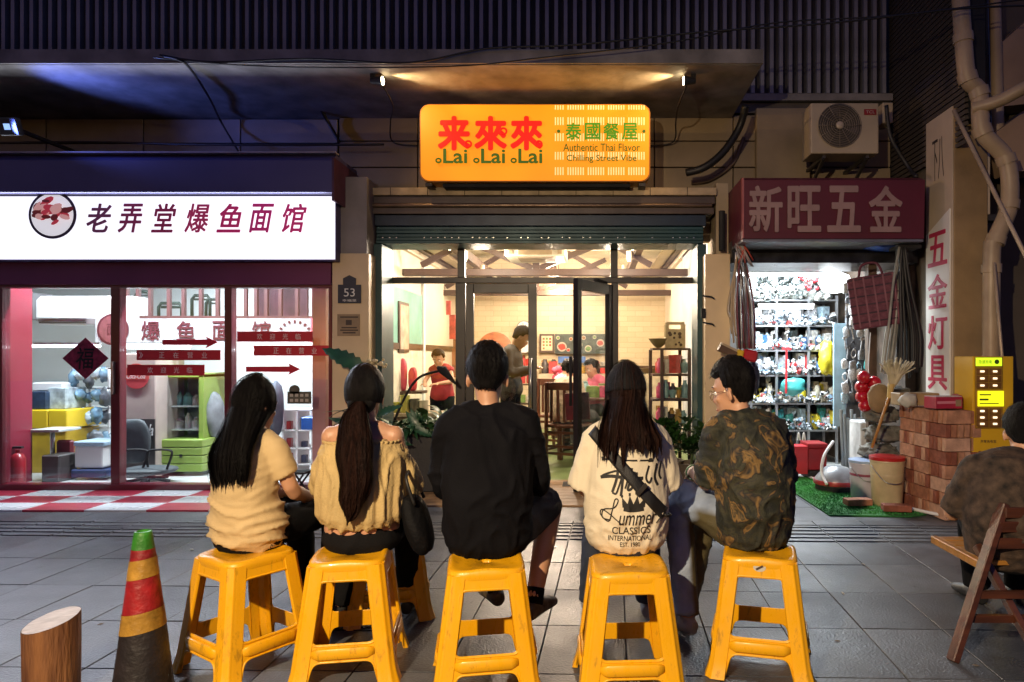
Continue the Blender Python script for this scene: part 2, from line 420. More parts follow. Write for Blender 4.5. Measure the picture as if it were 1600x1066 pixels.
# wall between shops, beside and over the restaurant
m_wallside = M('side_render', (.42, .33, .21), .65, var=.15, scale=4, bump=.2)
wr = thing('restaurant_surround', 'beige wall piers and head around the restaurant front', 'wall', (0, 6.9, 0))
B().box(-2.42, -2.25, 6.6, 7.0, 0, 2.9).obj('pier', m_wallside, wr, bevel=.004)
B().box(1.15, 1.27, 6.5, 7.0, 0, 2.9).obj('pier', m_wallside, wr, bevel=.004)
B().box(-2.42, 1.27, 6.86, 6.96, 2.4, 2.9).obj('lintel', m_wallside, wr)

# ================================================================== SIDE BUILDING AT THE RIGHT
sb = thing('corner_building', 'dark side building at the right with slanting lines of cladding boards', 'building', (3.6, 6, 0))
m_clad = M('dark_cladding', (.085, .07, .06), .6, var=.15, scale=3)
B().box(3.06, 3.2, 5.6, 7.2, 3.2, 7).obj('side_wall', m_black, sb)
cl = B().box(-.03, 0, -.72, .72, -.016, .016).mesh('cladding_board'); cl.materials.append(m_clad)
for k in range(72):
    o = link('cladding_board', cl, None, sb); o.location = Vector((3.055, 6.31, 3.02+k*.048))-sb.location; o.rotation_euler = (0, R(-14), 0)
B().box(3.55, 4.6, 6.2, 6.5, 0, 7).obj('rear_wall', M('dim_wall', (.10, .08, .055), .8, scale=2), sb)
B().box(3.07, 3.2, 6.3, 7.2, 0, 3.2).obj('lower_wall', M('dim_wall', (.10, .08, .055), .8, scale=2), sb)
B().box(3.1, 3.54, 6.25, 6.45, 0, 3.3).obj('return_wall', M('dim_wall', (.10, .08, .055)), sb)
m_ochre = M('ochre_column', (.36, .24, .11), .6, var=.2, scale=3, bump=.2)
# balcony soffit in the corner
for pts_, d_ in ((((1562, 70), (1615, 22), (1720, 10), (1720, 150), (1550, 168)), 5.9), (((1536, 222), (1612, 166), (1720, 158), (1720, 262), (1582, 268)), 5.75)):
    bs = B(); bs.prism([(PX(a, d_), PZ(c_, d_)) for a, c_ in pts_], .25, Matrix.Translation((0, d_+.25, 0))@RX)
    bs.obj('balcony_slab', M('balcony_plaster', (.4, .27, .17), .7, scale=2), sb)

# square column carrying the vertical sign
col_ = thing('sign_column', 'beige boxed column right of the hardware shop carrying a vertical white sign', 'column', (3.2, 5.98, 0))
m_coltop = M('column_sheet', (.64, .52, .38), .5, var=.12, scale=3, bump=.12, bscale=12)
B().box(3.02, 3.30, 5.74, 6.22, 0, 3.34).obj('shaft', m_ochre, col_, bevel=.004)
fx = 3.014
# slanted-topped facing sheet on the left side
bq = B(); bq.prism([(0, 0), (.46, 0), (.46, 3.36), (0, 3.36)], .008, Matrix(((0, 0, -1, 3.017), (-1, 0, 0, 6.21), (0, 1, 0, 0), (0, 0, 0, 1))))
bq.obj('facing_sheet', m_coltop, col_)
lb = (Vector((0, -1, 0)), Vector((0, 0, 1)), Vector((-1, 0, 0)))
text('下八', (3.006, 5.99, 2.98), .2, .36, M('faded_ink', (.06, .05, .05), .8, var=.2), col_, 'faded_marks', basis=lb, extrude=.001, bold=-.01)
B().box(3.31, 3.33, 5.76, 5.9, 2.45, 3.3).obj('side_strip', m_coltop, col_)
B().boxc((3.36, 5.82, 2.42), (.1, .14, .05)).obj('pipe_bracket', M('bracket_iron', (.1, .09, .08), .5, metal=.6), col_)
# vertical sign
vs = thing('vertical_sign', 'tall white hardware sign with four red characters one above another', 'sign', (3.0, 5.98, 0))
m_vs = M('sign_white', (.84, .82, .76), .45, var=.05, scale=2, bump=.05)
bq = B(); bq.prism([(.02, .35), (.43, .35), (.43, 2.5), (.02, 2.34)], .012, Matrix(((0, 0, -1, 3.005), (-1, 0, 0, 6.2), (0, 1, 0, 0), (0, 0, 0, 1))))
bq.obj('board', m_vs, vs)
m_vr = M('sign_crimson', (.55, .03, .09), .5, var=.05)
for ch, zc, h_ in (('五', 2.19, .30), ('金', 1.82, .30), ('灯', 1.46, .30), ('具', 1.11, .30)):
    text(ch, (2.99, 5.97, zc), .33, h_, m_vr, vs, 'character', basis=lb, extrude=.002, bold=.012)

# drain pipes in the corner
m_pipe = M('drain_pipe', (.42, .31, .19), .45, var=.15, scale=4, bump=.1, bscale=20)
dp = thing('drain_pipe', 'thick jointed drain pipe bending down beside the sign column', 'pipe', (3.4, 5.5, 0))
pp = [P(1497, -60, 5.5), P(1505, 60, 5.5), P(1512, 122, 5.5), P(1530, 145, 5.5), P(1535, 205, 5.5), P(1572, 250, 5.5), P(1577, 320, 5.5), P(1556, 375, 5.5), P(1549, 420, 5.5), P(1549, 760, 5.5)]
pp[-1].z = .0
def smooth_path(pts, n=6):
    out = []
    for i in range(len(pts)-1):
        a = pts[max(i-1, 0)]; b = pts[i]; c = pts[i+1]; d = pts[min(i+2, len(pts)-1)]
        for k in range(n):
            t = k/n
            out.append(.5*((2*b)+(c-a)*t+(2*a-5*b+4*c-d)*t*t+(-a+3*b-3*c+d)*t*t*t))
    out.append(pts[-1]); return out
B().tube(smooth_path(pp, 5), .066, 16).obj('pipe', m_pipe, dp, smooth='auto')
for i in (1, 2, 3, 4, 5, 6, 7, 8):
    t = (pp[min(i+1, 9)]-pp[i-1]).normalized()
    B().tube([pp[i]-t*.035, pp[i]+t*.035], .076, 16).obj('coupling', m_pipe, dp, smooth='auto')
B().tube(smooth_path([P(1520, 170, 5.5), P(1560, 158, 5.4), P(1600, 138, 5.3), P(1680, 100, 5.2)], 5), .05, 14).obj('branch_pipe', m_pipe, dp, smooth='auto')
dp2 = tag(B().tube([P(1552, -60, 5.9), P(1556, 80, 5.9), P(1560, 240, 5.9)], .05, 12).obj('rain_pipe', m_pipe, smooth='auto'), 'short straight drain pipe behind the thick bending one at the top right corner', 'pipe')
tag(B().tube([P(1490, 172, 5.45), P(1600, 395, 5.1), P(1660, 520, 4.95)], .016, 8).obj('brace_rod', M('rod', (.5, .38, .25), .4, metal=.2), smooth=True), 'thin straight rod running diagonally down from the column top', 'rod')
tag(B().tube([P(1553, 410, 5.38), P(1566, 560, 5.38), P(1572, 720, 5.38)], .012, 8).obj('conduit', M('rod', (.5, .38, .25)), smooth=True), 'slim conduit running down behind the yellow locker', 'pipe')

# ================================================================== CABLES
m_cab = M('cable_black', (.015, .015, .016), .5, var=.1, bump=0)
def cable(pts, r, label, name='cable', mat=None):
    return tag(B().tube(smooth_path([Vector(p) for p in pts], 6), r, 6).obj(name, mat or m_cab, smooth=True), label, 'cable')
cable([P(-60, 225, 6.5), P(120, 222, 6.6), P(300, 226, 6.6), P(460, 227, 6.6), P(600, 226, 6.6)], .011, 'black cable running along the wall above the noodle shop awning')
cable([P(255, 88, 5.6), P(290, 100, 5.62), P(325, 150, 6.2), P(345, 190, 6.8), P(372, 236, 6.7)], .01, 'black cable dropping diagonally across the left soffit')
cable([P(250, 86, 5.6), P(330, 97, 5.6), P(480, 92, 5.6), P(640, 98, 5.6), P(760, 76, 5.6), P(900, 70, 5.55), P(1100, 50, 5.5), P(1300, 36, 5.4), P(1500, 14, 5.3), P(1640, 8, 5.3)], .008, 'long cable sagging in front of the slats from the canopy to the pipes')
cable([P(240, 90, 5.6), P(420, 104, 5.6), P(700, 104, 5.6), P(850, 90, 5.55), P(1050, 66, 5.5), P(1210, 36, 5.5), P(1400, 24, 5.4), P(1640, -6, 5.3)], .006, 'thinner cable hanging along the canopy edge')
cable([P(1165, 165, 6.4), P(1155, 200, 6.5), P(1130, 238, 6.5), P(1100, 262, 6.5), P(1072, 270, 6.55)], .036, 'thick black corrugated hose curving from the canopy end to the wall', 'hose')
cable([P(1162, 215, 6.93), P(1145, 255, 6.9), P(1110, 280, 6.88), P(1080, 285, 6.88)], .022, 'brown pipe curving along the wall behind the black hose', 'hose', M('brown_pipe', (.2, .14, .09), .5))
for xs, l in ((505, 'left'), (1385, 'right')): pass
cable([P(500, 168, 6.7), P(512, 190, 6.85), P(530, 222, 6.85)], .02, 'short black conduit on the wall above the noodle shop sign end')
cable([P(1385, 165, 6.3), P(1392, 215, 6.3), P(1420, 262, 6.3), P(1432, 276, 6.1)], .02, 'dark refrigerant pipes dropping from the outdoor unit')

# ================================================================== AIR CONDITIONER OUTDOOR UNIT
ac = thing('outdoor_unit', 'beige outdoor air conditioner unit with a round fan grille above the hardware shop', 'air conditioner', (2.35, 6.5, 3.1))
m_ac = M('ac_casing', (.46, .38, .27), .5, var=.1, scale=3, bump=.05)
x0, x1, z0, z1 = PX(1267, 6.3), PX(1373, 6.3), PZ(240, 6.3), PZ(161, 6.3)
B().box(x0, x1, 6.3, 6.58, z0, z1).obj('casing', m_ac, ac, bevel=.012, bseg=2)
fc = Vector((PX(1311, 6.3), 6.292, PZ(197, 6.3))); fr = .198
RX = Matrix.Rotation(R(90), 4, 'X')
g = B()
g.lathe([(fr*.99, 0), (fr*.99, .004), (.02, .004)], seg=32, m=Matrix.Translation(fc+Vector((0, .004, 0)))@RX, caps=False)
g.obj('fan_well', M('fan_dark', (.07, .06, .05), .6), ac)
g = B()
for k in range(9):
    r = fr*(.18+.82*k/8); pts = [fc+Vector((r*cos(a), -.012+.004*(k % 2), r*sin(a))) for a in [2*pi*i/36 for i in range(37)]]
    g.tube(pts, .0035, 5, caps=False)
for k in range(12):
    a = 2*pi*k/12; g.tube([fc+Vector((.03*cos(a), -.014, .03*sin(a))), fc+Vector((fr*cos(a), -.014, fr*sin(a)))], .003, 5)
g.obj('grille', M('grille_grey', (.22, .18, .14), .5), ac, smooth=True)
g = B()
for k in range(3):
    a = 2*pi*k/3
    g.add([fc+Vector((.03*cos(a), .003, .03*sin(a))), fc+Vector((.17*cos(a-.5), -.004, .17*sin(a-.5))), fc+Vector((.18*cos(a), .0, .18*sin(a))), fc+Vector((.16*cos(a+.5), .003, .16*sin(a+.5)))], [(0, 1, 2, 3)])
g.obj('fan_blades', M('blade', (.12, .1, .085), .5), ac)
B().lathe([(.034, 0), (.034, .012), (.02, .02)], seg=20, m=Matrix.Translation(fc+Vector((0, -.01, 0)))@RX).obj('hub', M('hub_pale', (.5, .42, .32), .4), ac, smooth='auto')
lg = B().box(PX(1350, 6.3), PX(1369, 6.3), 6.294, 6.299, PZ(180, 6.3), PZ(171, 6.3)).obj('badge', M('badge_red', (.3, .02, .02), .5), ac)
text('TCL', (PX(1359.5, 6.3), 6.292, PZ(175.5, 6.3)), .08, .026, M('badge_text', (.5, .4, .35), .5, var=0, bump=0), lg, extrude=.0005)
for xx in (PX(1290, 6.3), PX(1358, 6.3)):
    B().beam((xx, 6.34, z0-.015), (xx, 6.93, z0-.015), .03, .03).beam((xx, 6.36, z0-.03), (xx, 6.92, z0-.3), .025, .025).obj('bracket', M('bracket_iron', (.1, .09, .08)), ac)
# small wall boxes near it
tag(B().box(PX(1180, 6.9), PX(1263, 6.9), 6.84, 6.92, 3.03, PZ(172, 6.9)).obj('utility_panel', m_panel, bevel=.006), 'flat beige panel box on the wall left of the outdoor unit', 'panel')
tag(B().box(PX(1376, 6.6), PX(1392, 6.6), 6.55, 6.75, PZ(195, 6.6), PZ(163, 6.6)).obj('junction_box', m_ac, bevel=.006), 'small beige box on the wall right of the outdoor unit', 'box')
# small cool lamp at far left under the canopy
fl = thing('wall_floodlight', 'small square bluish floodlight high on the wall at the far left', 'lamp', (PX(16, 5.9), 5.9, PZ(198, 5.9)))
q = fl.location
B().boxc(q, (.17, .06, .15), (R(20), 0, R(0))).obj('housing', M('lamp_black', (.03, .03, .035), .4), fl, bevel=.008)
B().boxc(q+Vector((.0, -.034, -.012)), (.05, .006, .05), (R(20), 0, 0)).obj('lens', M('cool_led', (.1, .1, .1), .3, emit=(.3, .5, 1), es=1.3, var=0, bump=0), fl)
B().beam(q+Vector((0, .02, .0)), q+Vector((.0, 1.0, .0)), .03, .03).obj('arm', m_black, fl)
lk = lamp('SPOT', 'led_light', q+Vector((.05, -.06, -.04)), 120, (.14, .22, 1), spot=R(96), blend=1, parent=fl, radius=.08); aim(lk, q+Vector((3, .5, 1.3)), q)
# ================================================================== NOODLE SHOP (left)
m_red = M('crimson_frame', (.12, .004, .014), .35, var=.12, scale=3, bump=.05, coat=.3)
m_hood = M('awning_sheet', (.075, .07, .19), .5, var=.12, scale=1.5, bump=.15, bscale=5)
m_fasc = M('wine_fascia', (.17, .02, .09), .45, var=.12, scale=2, bump=.05)
m_gl = glass('window_glass', (.97, .99, .99), .06)
m_white = M('white_paint', (.78, .78, .78), .5, var=.05, scale=3, bump=.05)
aw = thing('shop_awning', 'dark purple metal awning box above the bright noodle shop sign', 'awning', (-5, 6.3, 3))
b = B(); b.prism([(6.03, 2.70), (6.62, 2.70), (6.62, 3.045), (6.09, 3.045), (6.03, 2.98)], 8.2, Matrix(((0, 0, -1, -2.31), (1, 0, 0, 0), (0, 1, 0, 0), (0, 0, 0, 1))))
b.obj('hood', m_hood, aw)
B().box(-10.5, -2.29, 6.02, 6.10, 3.046, 3.058).obj('drip_edge', M('awning_edge', (.4, .36, .42), .4), aw)
B().box(-2.315, -2.296, 6.0, 6.62, 2.62, 3.0).obj('end_plate', M('awning_end', (.07, .015, .05), .5), aw)
ls = thing('light_box_sign', 'long glowing white noodle shop sign with dark red brush lettering and a food photo', 'sign', (-5, 6.2, 2.4))
B().box(-10.5, -2.34, 6.16, 6.5, 2.118, 2.694).obj('case', m_hood, ls)
m_em = M('sign_glow', (.8, .8, .8), .4, emit=(.90, .89, 1), es=1.6, var=0, bump=0)
lamp('AREA', 'sign_spill', (-5, 6.1, 2.4), 190, (.8, .86, 1), 5.2, .5, rot=(R(-90), 0, 0), parent=ls)
n = m_em.node_tree; tc = n.nodes.new('ShaderNodeTexCoord'); nz = n.nodes.new('ShaderNodeTexNoise'); nz.inputs['Scale'].default_value = .7
mr = n.nodes.new('ShaderNodeMapRange'); mr.inputs[1].default_value = .3; mr.inputs[2].default_value = .7; mr.inputs[3].default_value = .98; mr.inputs[4].default_value = 1.45
n.links.new(tc.outputs['Object'], nz.inputs[0]); n.links.new(nz.outputs[0], mr.inputs[0]); n.links.new(mr.outputs[0], n.nodes['Principled BSDF'].inputs['Emission Strength'])
B().box(-10.5, -2.345, 6.145, 6.158, 2.125, 2.69).obj('face', m_em, ls)
cols = [(.05, .01, .03), (.08, .008, .03), (.09, .006, .025), (.16, .01, .04), (.2, .008, .05), (.2, .008, .06), (.22, .01, .06)]
for i, (ch, px) in enumerate(zip('老弄堂爆鱼面馆', (155, 204, 256, 308, 358, 409, 460))):
    text(ch, (PX(px, 6.14), 6.138, PZ(341, 6.14)), .225, .26, M('sign_ink_%s' % 'abcdefg'[i], tuple(c*1.7 for c in cols[i]), .6, var=0, bump=0, emit=tuple(c*1.1 for c in cols[i]), es=1), ls, 'character', extrude=.004, shear=.25, bold=.013)
# round food picture: plate, noodles and meat
c0 = Vector((PX(82, 6.14), 6.143, PZ(336, 6.14)))
pl = B().lathe([(.215, 0), (.215, .004)], seg=40, m=Matrix.Translation(c0)@RX).obj('food_picture', M('picture_rim', (.06, .04, .07), .5, var=0, bump=0), ls)
B().lathe([(.19, 0), (.19, .002)], seg=40, m=Matrix.Translation(c0+Vector((0, -.005, 0)))@RX).obj('plate', M('picture_plate', (.62, .6, .62), .5, var=.1, scale=20, bump=0, emit=(.8, .78, .82), es=.75), pl)
rng = random.Random(11)
mm_ = [M('meat_dark', (.12, .015, .015), .5, emit=(.10, .01, .01), es=.6, bump=0), M('meat_red', (.3, .03, .03), .5, emit=(.4, .03, .05), es=.7, bump=0), M('meat_pale', (.5, .28, .25), .5, emit=(.6, .3, .28), es=.7, bump=0)]
for k in range(30):
    a = rng.uniform(0, 6.28); r = .155*rng.random()**.5; c = c0+Vector((r*cos(a)-.01, -.009-.0008*k, r*.75*sin(a)+.01))
    w_, h_ = rng.uniform(.03, .065), rng.uniform(.014, .032); th = rng.uniform(-.4, .9)
    poly = [(w_*cos(t)*cos(th)-h_*sin(t)*sin(th), w_*cos(t)*sin(th)+h_*sin(t)*cos(th)) for t in [2*pi*i/9 for i in range(9)]]
    B().prism(poly, .001, Matrix.Translation(c)@RX).obj('printed_slice', mm_[k % 3], pl)
# fascia under the sign
nf = thing('noodle_storefront', 'crimson framed glass front of the noodle shop', 'shop front', (-4, 6.35, 0))
B().box(-10.5, -2.43, 6.28, 6.5, 1.91, 2.116).obj('fascia', m_fasc, nf, bevel=.004)
D0 = 6.35
def post(px0, px1): return B().box(PX(px0, D0), PX(px1, D0), 6.32, 6.42, .06, 1.905).obj('post', m_red, nf, bevel=.005)
post(-6, 7); post(176, 190); post(353, 364); post(515, 521); post(-240, -226); post(-480, -466)
B().box(-10.5, -2.43, 6.315, 6.43, -.01, .065).obj('bottom_rail', m_red, nf, bevel=.005)
B().box(-10.5, -2.43, 6.315, 6.43, 1.885, 1.912).obj('top_rail', m_red, nf, bevel=.003)
for a, b_ in ((-466, -241), (-225, -7), (8, 175), (191, 352), (365, 514)):
    B().box(PX(a, D0), PX(b_, D0), 6.36, 6.366, .065, 1.885).obj('pane', m_gl, nf)
B().box(PX(181, D0), PX(184, D0), 6.28, 6.32, .9, 1.2).obj('pull_handle', M('steel', (.5, .5, .5), .3, metal=1, var=.05, bump=0), nf)
# window decals
m_dr = M('decal_red', (.62, .02, .03), .5, var=0, bump=0); m_dw = M('decal_cream', (.85, .7, .62), .6, var=0, bump=0)
def banner(px0, px1, py0, py1, txt, lab, mark=False):
    t = B().box(PX(px0, D0), PX(px1, D0), 6.354, 6.3575, PZ(py1, D0), PZ(py0, D0)).obj('window_sticker', m_dr)
    tag(t, lab, 'sticker')
    x0, x1 = PX(px0, D0), PX(px1, D0); n_ = len(txt)
    for i, ch in enumerate(txt):
        text(ch, (x0+(x1-x0)*(.30+.17*i), 6.353, (PZ(py0, D0)+PZ(py1, D0))/2), .05, .055, m_dw, t, 'character', extrude=.0008)
    if mark: text('》', (x0+.04, 6.353, (PZ(py0, D0)+PZ(py1, D0))/2), .04, .06, m_dw, t, 'mark', extrude=.0008)
banner(213, 344, 547, 563, '正在营业', 'red window sticker with a chevron and four characters below the left arrow', True)
banner(198, 319, 570, 587, '欢迎光临', 'lowest red window sticker with four pale characters, middle pane')
banner(370, 488, 518, 534, '欢迎光临', 'highest red window sticker on the right pane of the noodle shop')
banner(396, 513, 540, 556, '正在营业', 'red window sticker just above the right arrow')
def arrow(px0, px1, py, lab):
    x0, x1 = PX(px0, D0), PX(px1, D0); z = PZ(py, D0); h = .024
    b = B(); b.prism([(x0, z-h), (x1-.1, z-h*1.1), (x1-.115, z-.055), (x1, z), (x1-.115, z+.055), (x1-.1, z+h*1.1), (x0, z+h)], .003, Matrix.Translation((0, 6.357, 0))@RX)
    tag(b.obj('arrow_sticker', M('arrow_red', (.62, .012, .03), .5, var=0, bump=0)), lab, 'sticker')
arrow(253, 340, 535, 'red arrow sticker pointing right in the middle pane above the chevron sticker')
arrow(384, 469, 577, 'red arrow sticker pointing right over the head of the first woman')
fu = thing('fortune_diamond', 'maroon paper diamond with a black good fortune character stuck on the left pane', 'poster', (PX(133, D0), 6.35, PZ(560, D0)))
hh = .215; cc = Vector((fu.location.x, 6.357, fu.location.z))
B().prism([(0, hh*.9), (hh, 0), (0, -hh*.9), (-hh, 0)], .004, Matrix.Translation(cc)@RX).obj('paper', M('fu_paper', (.42, .02, .07), .6, var=.35, scale=22, bump=.1), fu)
text('福', cc+Vector((0, -.006, 0)), .17, .2, M('fu_ink', (.008, .006, .006), .7, var=0, bump=0), fu, 'character', extrude=.001, bold=.01, shear=.1)
st = tag(B().box(PX(449, D0), PX(486, D0), 6.35, 6.357, PZ(631, D0), PZ(612, D0)).obj('notice_board', M('notice_olive', (.12, .11, .07), .6, var=.2, scale=30)), 'small olive notice with rows of squares on the right pane', 'sign')
for i in range(4):
    for j in range(2):
        B().box(PX(453+i*8, D0), PX(458+i*8, D0), 6.348, 6.3495, PZ(620+j*8, D0), PZ(615.5+j*8, D0)).obj('square', M('notice_cream', (.5, .46, .35), .6, var=0, bump=0), st)
B().lathe([(.05, 0), (.05, .004)], seg=20, m=Matrix.Translation((PX(460, D0), 6.354, PZ(610, D0)))@RX).obj('round_top', MATS['notice_olive'], st)

# interior shell
ni = thing('noodle_shop_interior', 'bright white room behind the noodle shop glass', 'room', (-4.5, 8, 0))
m_wallw = M('cool_wall', (.7, .74, .74), .6, var=.05, scale=2, bump=.03)
m_mint = M('mint_wall', (.5, .68, .6), .5, var=.12, scale=2)
B().box(-8.3, -2.46, 9.8, 9.9, 0, 2.7).obj('rear_wall', m_wallw, ni)
B().box(-2.75, -2.62, 6.64, 9.8, 0, 2.7).obj('right_wall', M('salmon_wall', (.6, .3, .3), .6, scale=2), ni)
B().box(-8.4, -8.3, 6.44, 9.8, 0, 2.7).obj('left_wall', m_wallw, ni)
B().box(-8.4, -2.46, 6.44, 9.9, 2.7, 2.76).obj('ceiling', m_mint, ni)
B().box(PX(7, 6.5)-.12, PX(7, 6.5), 6.43, 6.82, 0, 2.68).obj('red_partition', M('red_partition', (.2, .012, .03), .4, var=.15, scale=1.5), ni)
B().box(-8.4, -2.46, 6.44, 9.9, -.05, .004).obj('interior_floor', M('shop_floor_tile', (.5, .52, .52), .3, var=.15), ni)
m_tube = M('cool_tube', (.9, .9, .9), .5, emit=(.86, .94, 1), es=9, var=0, bump=0)
def tube_light(p, length, lab, axis='x', power=0, col=(.86, .94, 1)):
    t = thing('tube_light', lab, 'lamp', p)
    d = Vector((length/2, 0, 0)) if axis == 'x' else Vector((0, length/2, 0))
    B().tube([Vector(p)-d, Vector(p)+d], .016, 10).obj('tube', m_tube, t, smooth='auto')
    B().beam(Vector(p)-d*1.02+Vector((0, 0, .03)), Vector(p)+d*1.02+Vector((0, 0, .03)), .05, .025).obj('fitting', m_white, t)
    if power: lamp('AREA', 'tube_glow', Vector(p)+Vector((0, 0, -.03)), power, col, length, .06, parent=t, rot=(0, 0, 0 if axis == 'x' else R(90)))
    return t
tube_light((-5.0, 6.8, 2.55), 1.2, 'tube lamp over the yellow cabinet in the noodle shop', power=105)
tube_light((-3.9, 6.8, 2.55), 1.2, 'tube lamp over the fridges in the noodle shop', power=95)
tube_light((-3.0, 6.85, 2.55), .9, 'tube lamp at the right end of the noodle shop', power=60)
tube_light((-4.4, 9.0, 2.5), 1.2, 'tube lamp at the back of the noodle shop', power=110)
tube_light((PX(245, 7.25), 7.25, PZ(543, 7.25)), .7, 'short tube lamp glowing under the lettered band, middle pane')
tube_light((PX(100, 7.6), 7.6, PZ(541, 7.6)), .8, 'long tube lamp behind the left pane')
tube_light((PX(440, 7.25), 7.25, PZ(547, 7.25)), .9, 'tube lamp behind the right pane of the noodle shop')
# lettered band
bd = thing('lettered_band', 'pale band with large maroon characters hanging inside the noodle shop', 'sign', (PX(330, 7.3), 7.3, PZ(515, 7.3)))
B().box(PX(150, 7.3), PX(487, 7.3), 7.29, 7.33, PZ(535, 7.3), PZ(498, 7.3)).obj('band', M('band_grey', (.40, .42, .42), .5, var=.06), bd)
m_mar = M('band_maroon', (.07, .008, .02), .5, var=0, bump=0)
for ch, px in (('爆', 235), ('鱼', 290), ('面', 346), ('馆', 408)):
    text(ch, (PX(px, 7.28), 7.284, PZ(517, 7.28)), .2, .21, m_mar, bd, 'character', extrude=.002, bold=.01)
ce = Vector((PX(176, 7.28), 7.285, PZ(515, 7.28)))
B().lathe([(.17, 0), (.17, .003)], seg=28, m=Matrix.Translation(ce)@RX).obj('round_logo', m_mar, bd)
B().lathe([(.145, 0), (.145, .002)], seg=28, m=Matrix.Translation(ce+Vector((0, -.004, 0)))@RX).obj('logo_ring', M('logo_pink', (.2, .06, .07), .5, scale=25), bd)
text('面', ce+Vector((0, -.008, 0)), .12, .12, m_mar, bd, 'logo_mark', extrude=.001)
ce = Vector((PX(460, 7.28), 7.285, PZ(517, 7.28)))
for k in range(11):
    a = R(-10+200*k/10); B().boxc(ce+Vector((.17*cos(a), 0, -.05+.15*sin(a))), (.03, .004, .022), (0, -a, 0)).obj('arc_mark', m_mar, bd)
# loft rail with posts and stored chairs above the band
lf = thing('loft_rail', 'row of dark red upright posts above the lettered band', 'railing', (PX(330, 7.6), 7.6, 1.7))
B().box(PX(185, 7.6), PX(520, 7.6), 7.56, 7.64, PZ(500, 7.6), PZ(494, 7.6)).obj('lower_rail', M('rail_wood', (.09, .03, .03), .5), lf)
for px in (196, 214, 233, 262, 285, 312, 338, 362, 382, 398, 414, 436, 462, 488, 508):
    B().box(PX(px, 7.6), PX(px+5, 7.6), 7.58, 7.62, PZ(494, 7.6), 2.68).obj('upright', MATS['rail_wood'], lf)
B().box(PX(400, 7.9), PX(480, 7.9), 7.9, 7.95, PZ(500, 7.9), 2.66).obj('dark_panel', M('dark_plum', (.1, .03, .05), .5, var=.3), lf)
m_dg = M('frame_green', (.02, .05, .04), .4, metal=.3)
for i, (a, c, w_) in enumerate(((212, 456, 22), (248, 474, 36), (300, 462, 28), (322, 468, 20))):
    t = tag(B().tube([P(a, 494, 7.75), P(a, c+6, 7.75), P(a+4, c, 7.75), P(a+w_-4, c, 7.75), P(a+w_, c+6, 7.75), P(a+w_, 494, 7.75)], .018, 8)
        .tube([P(a, 494, 8.1), P(a, c+6, 8.1), P(a+w_, c+6, 8.1), P(a+w_, 494, 8.1)], .018, 8).obj('stored_stool', m_dg, smooth=True),
        ['dark green stool frame stored upside down at the left end of the loft', 'low wide dark green stool frame stored in the middle of the loft', 'taller dark green stool frame near the middle post', 'narrow dark green stool frame beside the middle window post'][i], 'stool')
# split air conditioner
sa = thing('wall_air_conditioner', 'white split air conditioner on the wall behind the left pane', 'air conditioner', (PX(110, 7.4), 7.5, 1.9))
b = B(); Zt, Zb = PZ(462, 7.4), PZ(507, 7.4)
b.prism([(7.38, Zb+.07), (7.42, Zb), (7.72, Zb), (7.72, Zt), (7.44, Zt), (7.38, Zt-.05)], 1.0, Matrix(((0, 0, 1, PX(58, 7.4)), (1, 0, 0, 0), (0, 1, 0, 0), (0, 0, 0, 1))))
o = b.obj('casing', m_white, sa, bevel=.008)
B().box(PX(64, 7.4), PX(152, 7.4)-.12, 7.372, 7.40, Zb+.012, Zb+.03).obj('outlet_slot', m_black, sa)
B().box(PX(62, 7.4), PX(152, 7.4)-.1, 7.376, 7.38, Zb+.065, Zb+.07).obj('flap', M('flap_grey', (.4, .42, .42), .4), sa)
tag(B().box(PX(40, 7.7), PX(62, 7.7), 7.6, 7.9, PZ(500, 7.7), PZ(458, 7.7)).obj('wall_box', M('grey_box', (.2, .2, .22), .5), bevel=.01), 'dark grey box on the wall left of the split air conditioner', 'box')

def simple(name, mat, px0, px1, py0, py1, d, dep, lab, cat, bev=.01, group=None):
    return tag(B().box(PX(px0, d), PX(px1, d), d, d+dep, PZ(py1, d), PZ(py0, d)).obj(name, mat, bevel=bev), lab, cat, group)
m_yel = M('yellow_paint', (.75, .52, .02), .45, var=.08, scale=3)
yc = thing('yellow_cabinet', 'yellow cabinet with a lighter drawer top behind the left pane', 'cabinet', (PX(70, 7.3), 7.4, 0))
B().box(PX(42, 7.3), PX(103, 7.3), 7.3, 7.8, 0, PZ(672, 7.3)).obj('body', M('yellow_dark', (.55, .36, .02), .45), yc, bevel=.008)
B().box(PX(41, 7.28), PX(74, 7.28), 7.28, 7.8, PZ(670, 7.28), PZ(641, 7.28)).obj('drawer', m_yel, yc, bevel=.008)
B().box(PX(75, 7.28), PX(104, 7.28), 7.28, 7.8, PZ(670, 7.28), PZ(641, 7.28)).obj('drawer', m_yel, yc, bevel=.008)
simple('carton', M('carton_navy', (.03, .06, .12), .5, var=.3, scale=15), 45, 72, 612, 640, 7.35, .3, 'navy printed carton on top of the yellow cabinet', 'box')
simple('carton', M('carton_pale', (.5, .6, .65), .5, var=.3, scale=14), 74, 103, 606, 640, 7.4, .3, 'pale blue carton on top of the yellow cabinet at its right end', 'box')
simple('carton', m_white, 50, 98, 598, 611, 7.45, .25, 'flat white carton topmost above the yellow cabinet', 'box')
tb = thing('side_table', 'small grey table with one post in front of the yellow cabinet', 'table', (PX(80, 6.9), 6.9, 0))
B().box(PX(60, 6.9), PX(104, 6.9), 6.8, 7.1, PZ(674, 6.9), PZ(670, 6.9)).obj('table_top', M('table_grey', (.5, .52, .5), .4), tb, bevel=.003)
B().tube([P(82, 674, 6.95), P(82, 712, 6.95)], .02, 8).obj('leg', M('steel'), tb, smooth=True)
simple('dark_bin', M('bin_dark', (.05, .04, .04), .5), 64, 92, 712, 757, 6.75, .25, 'dark brown bin under the small grey table', 'bin')
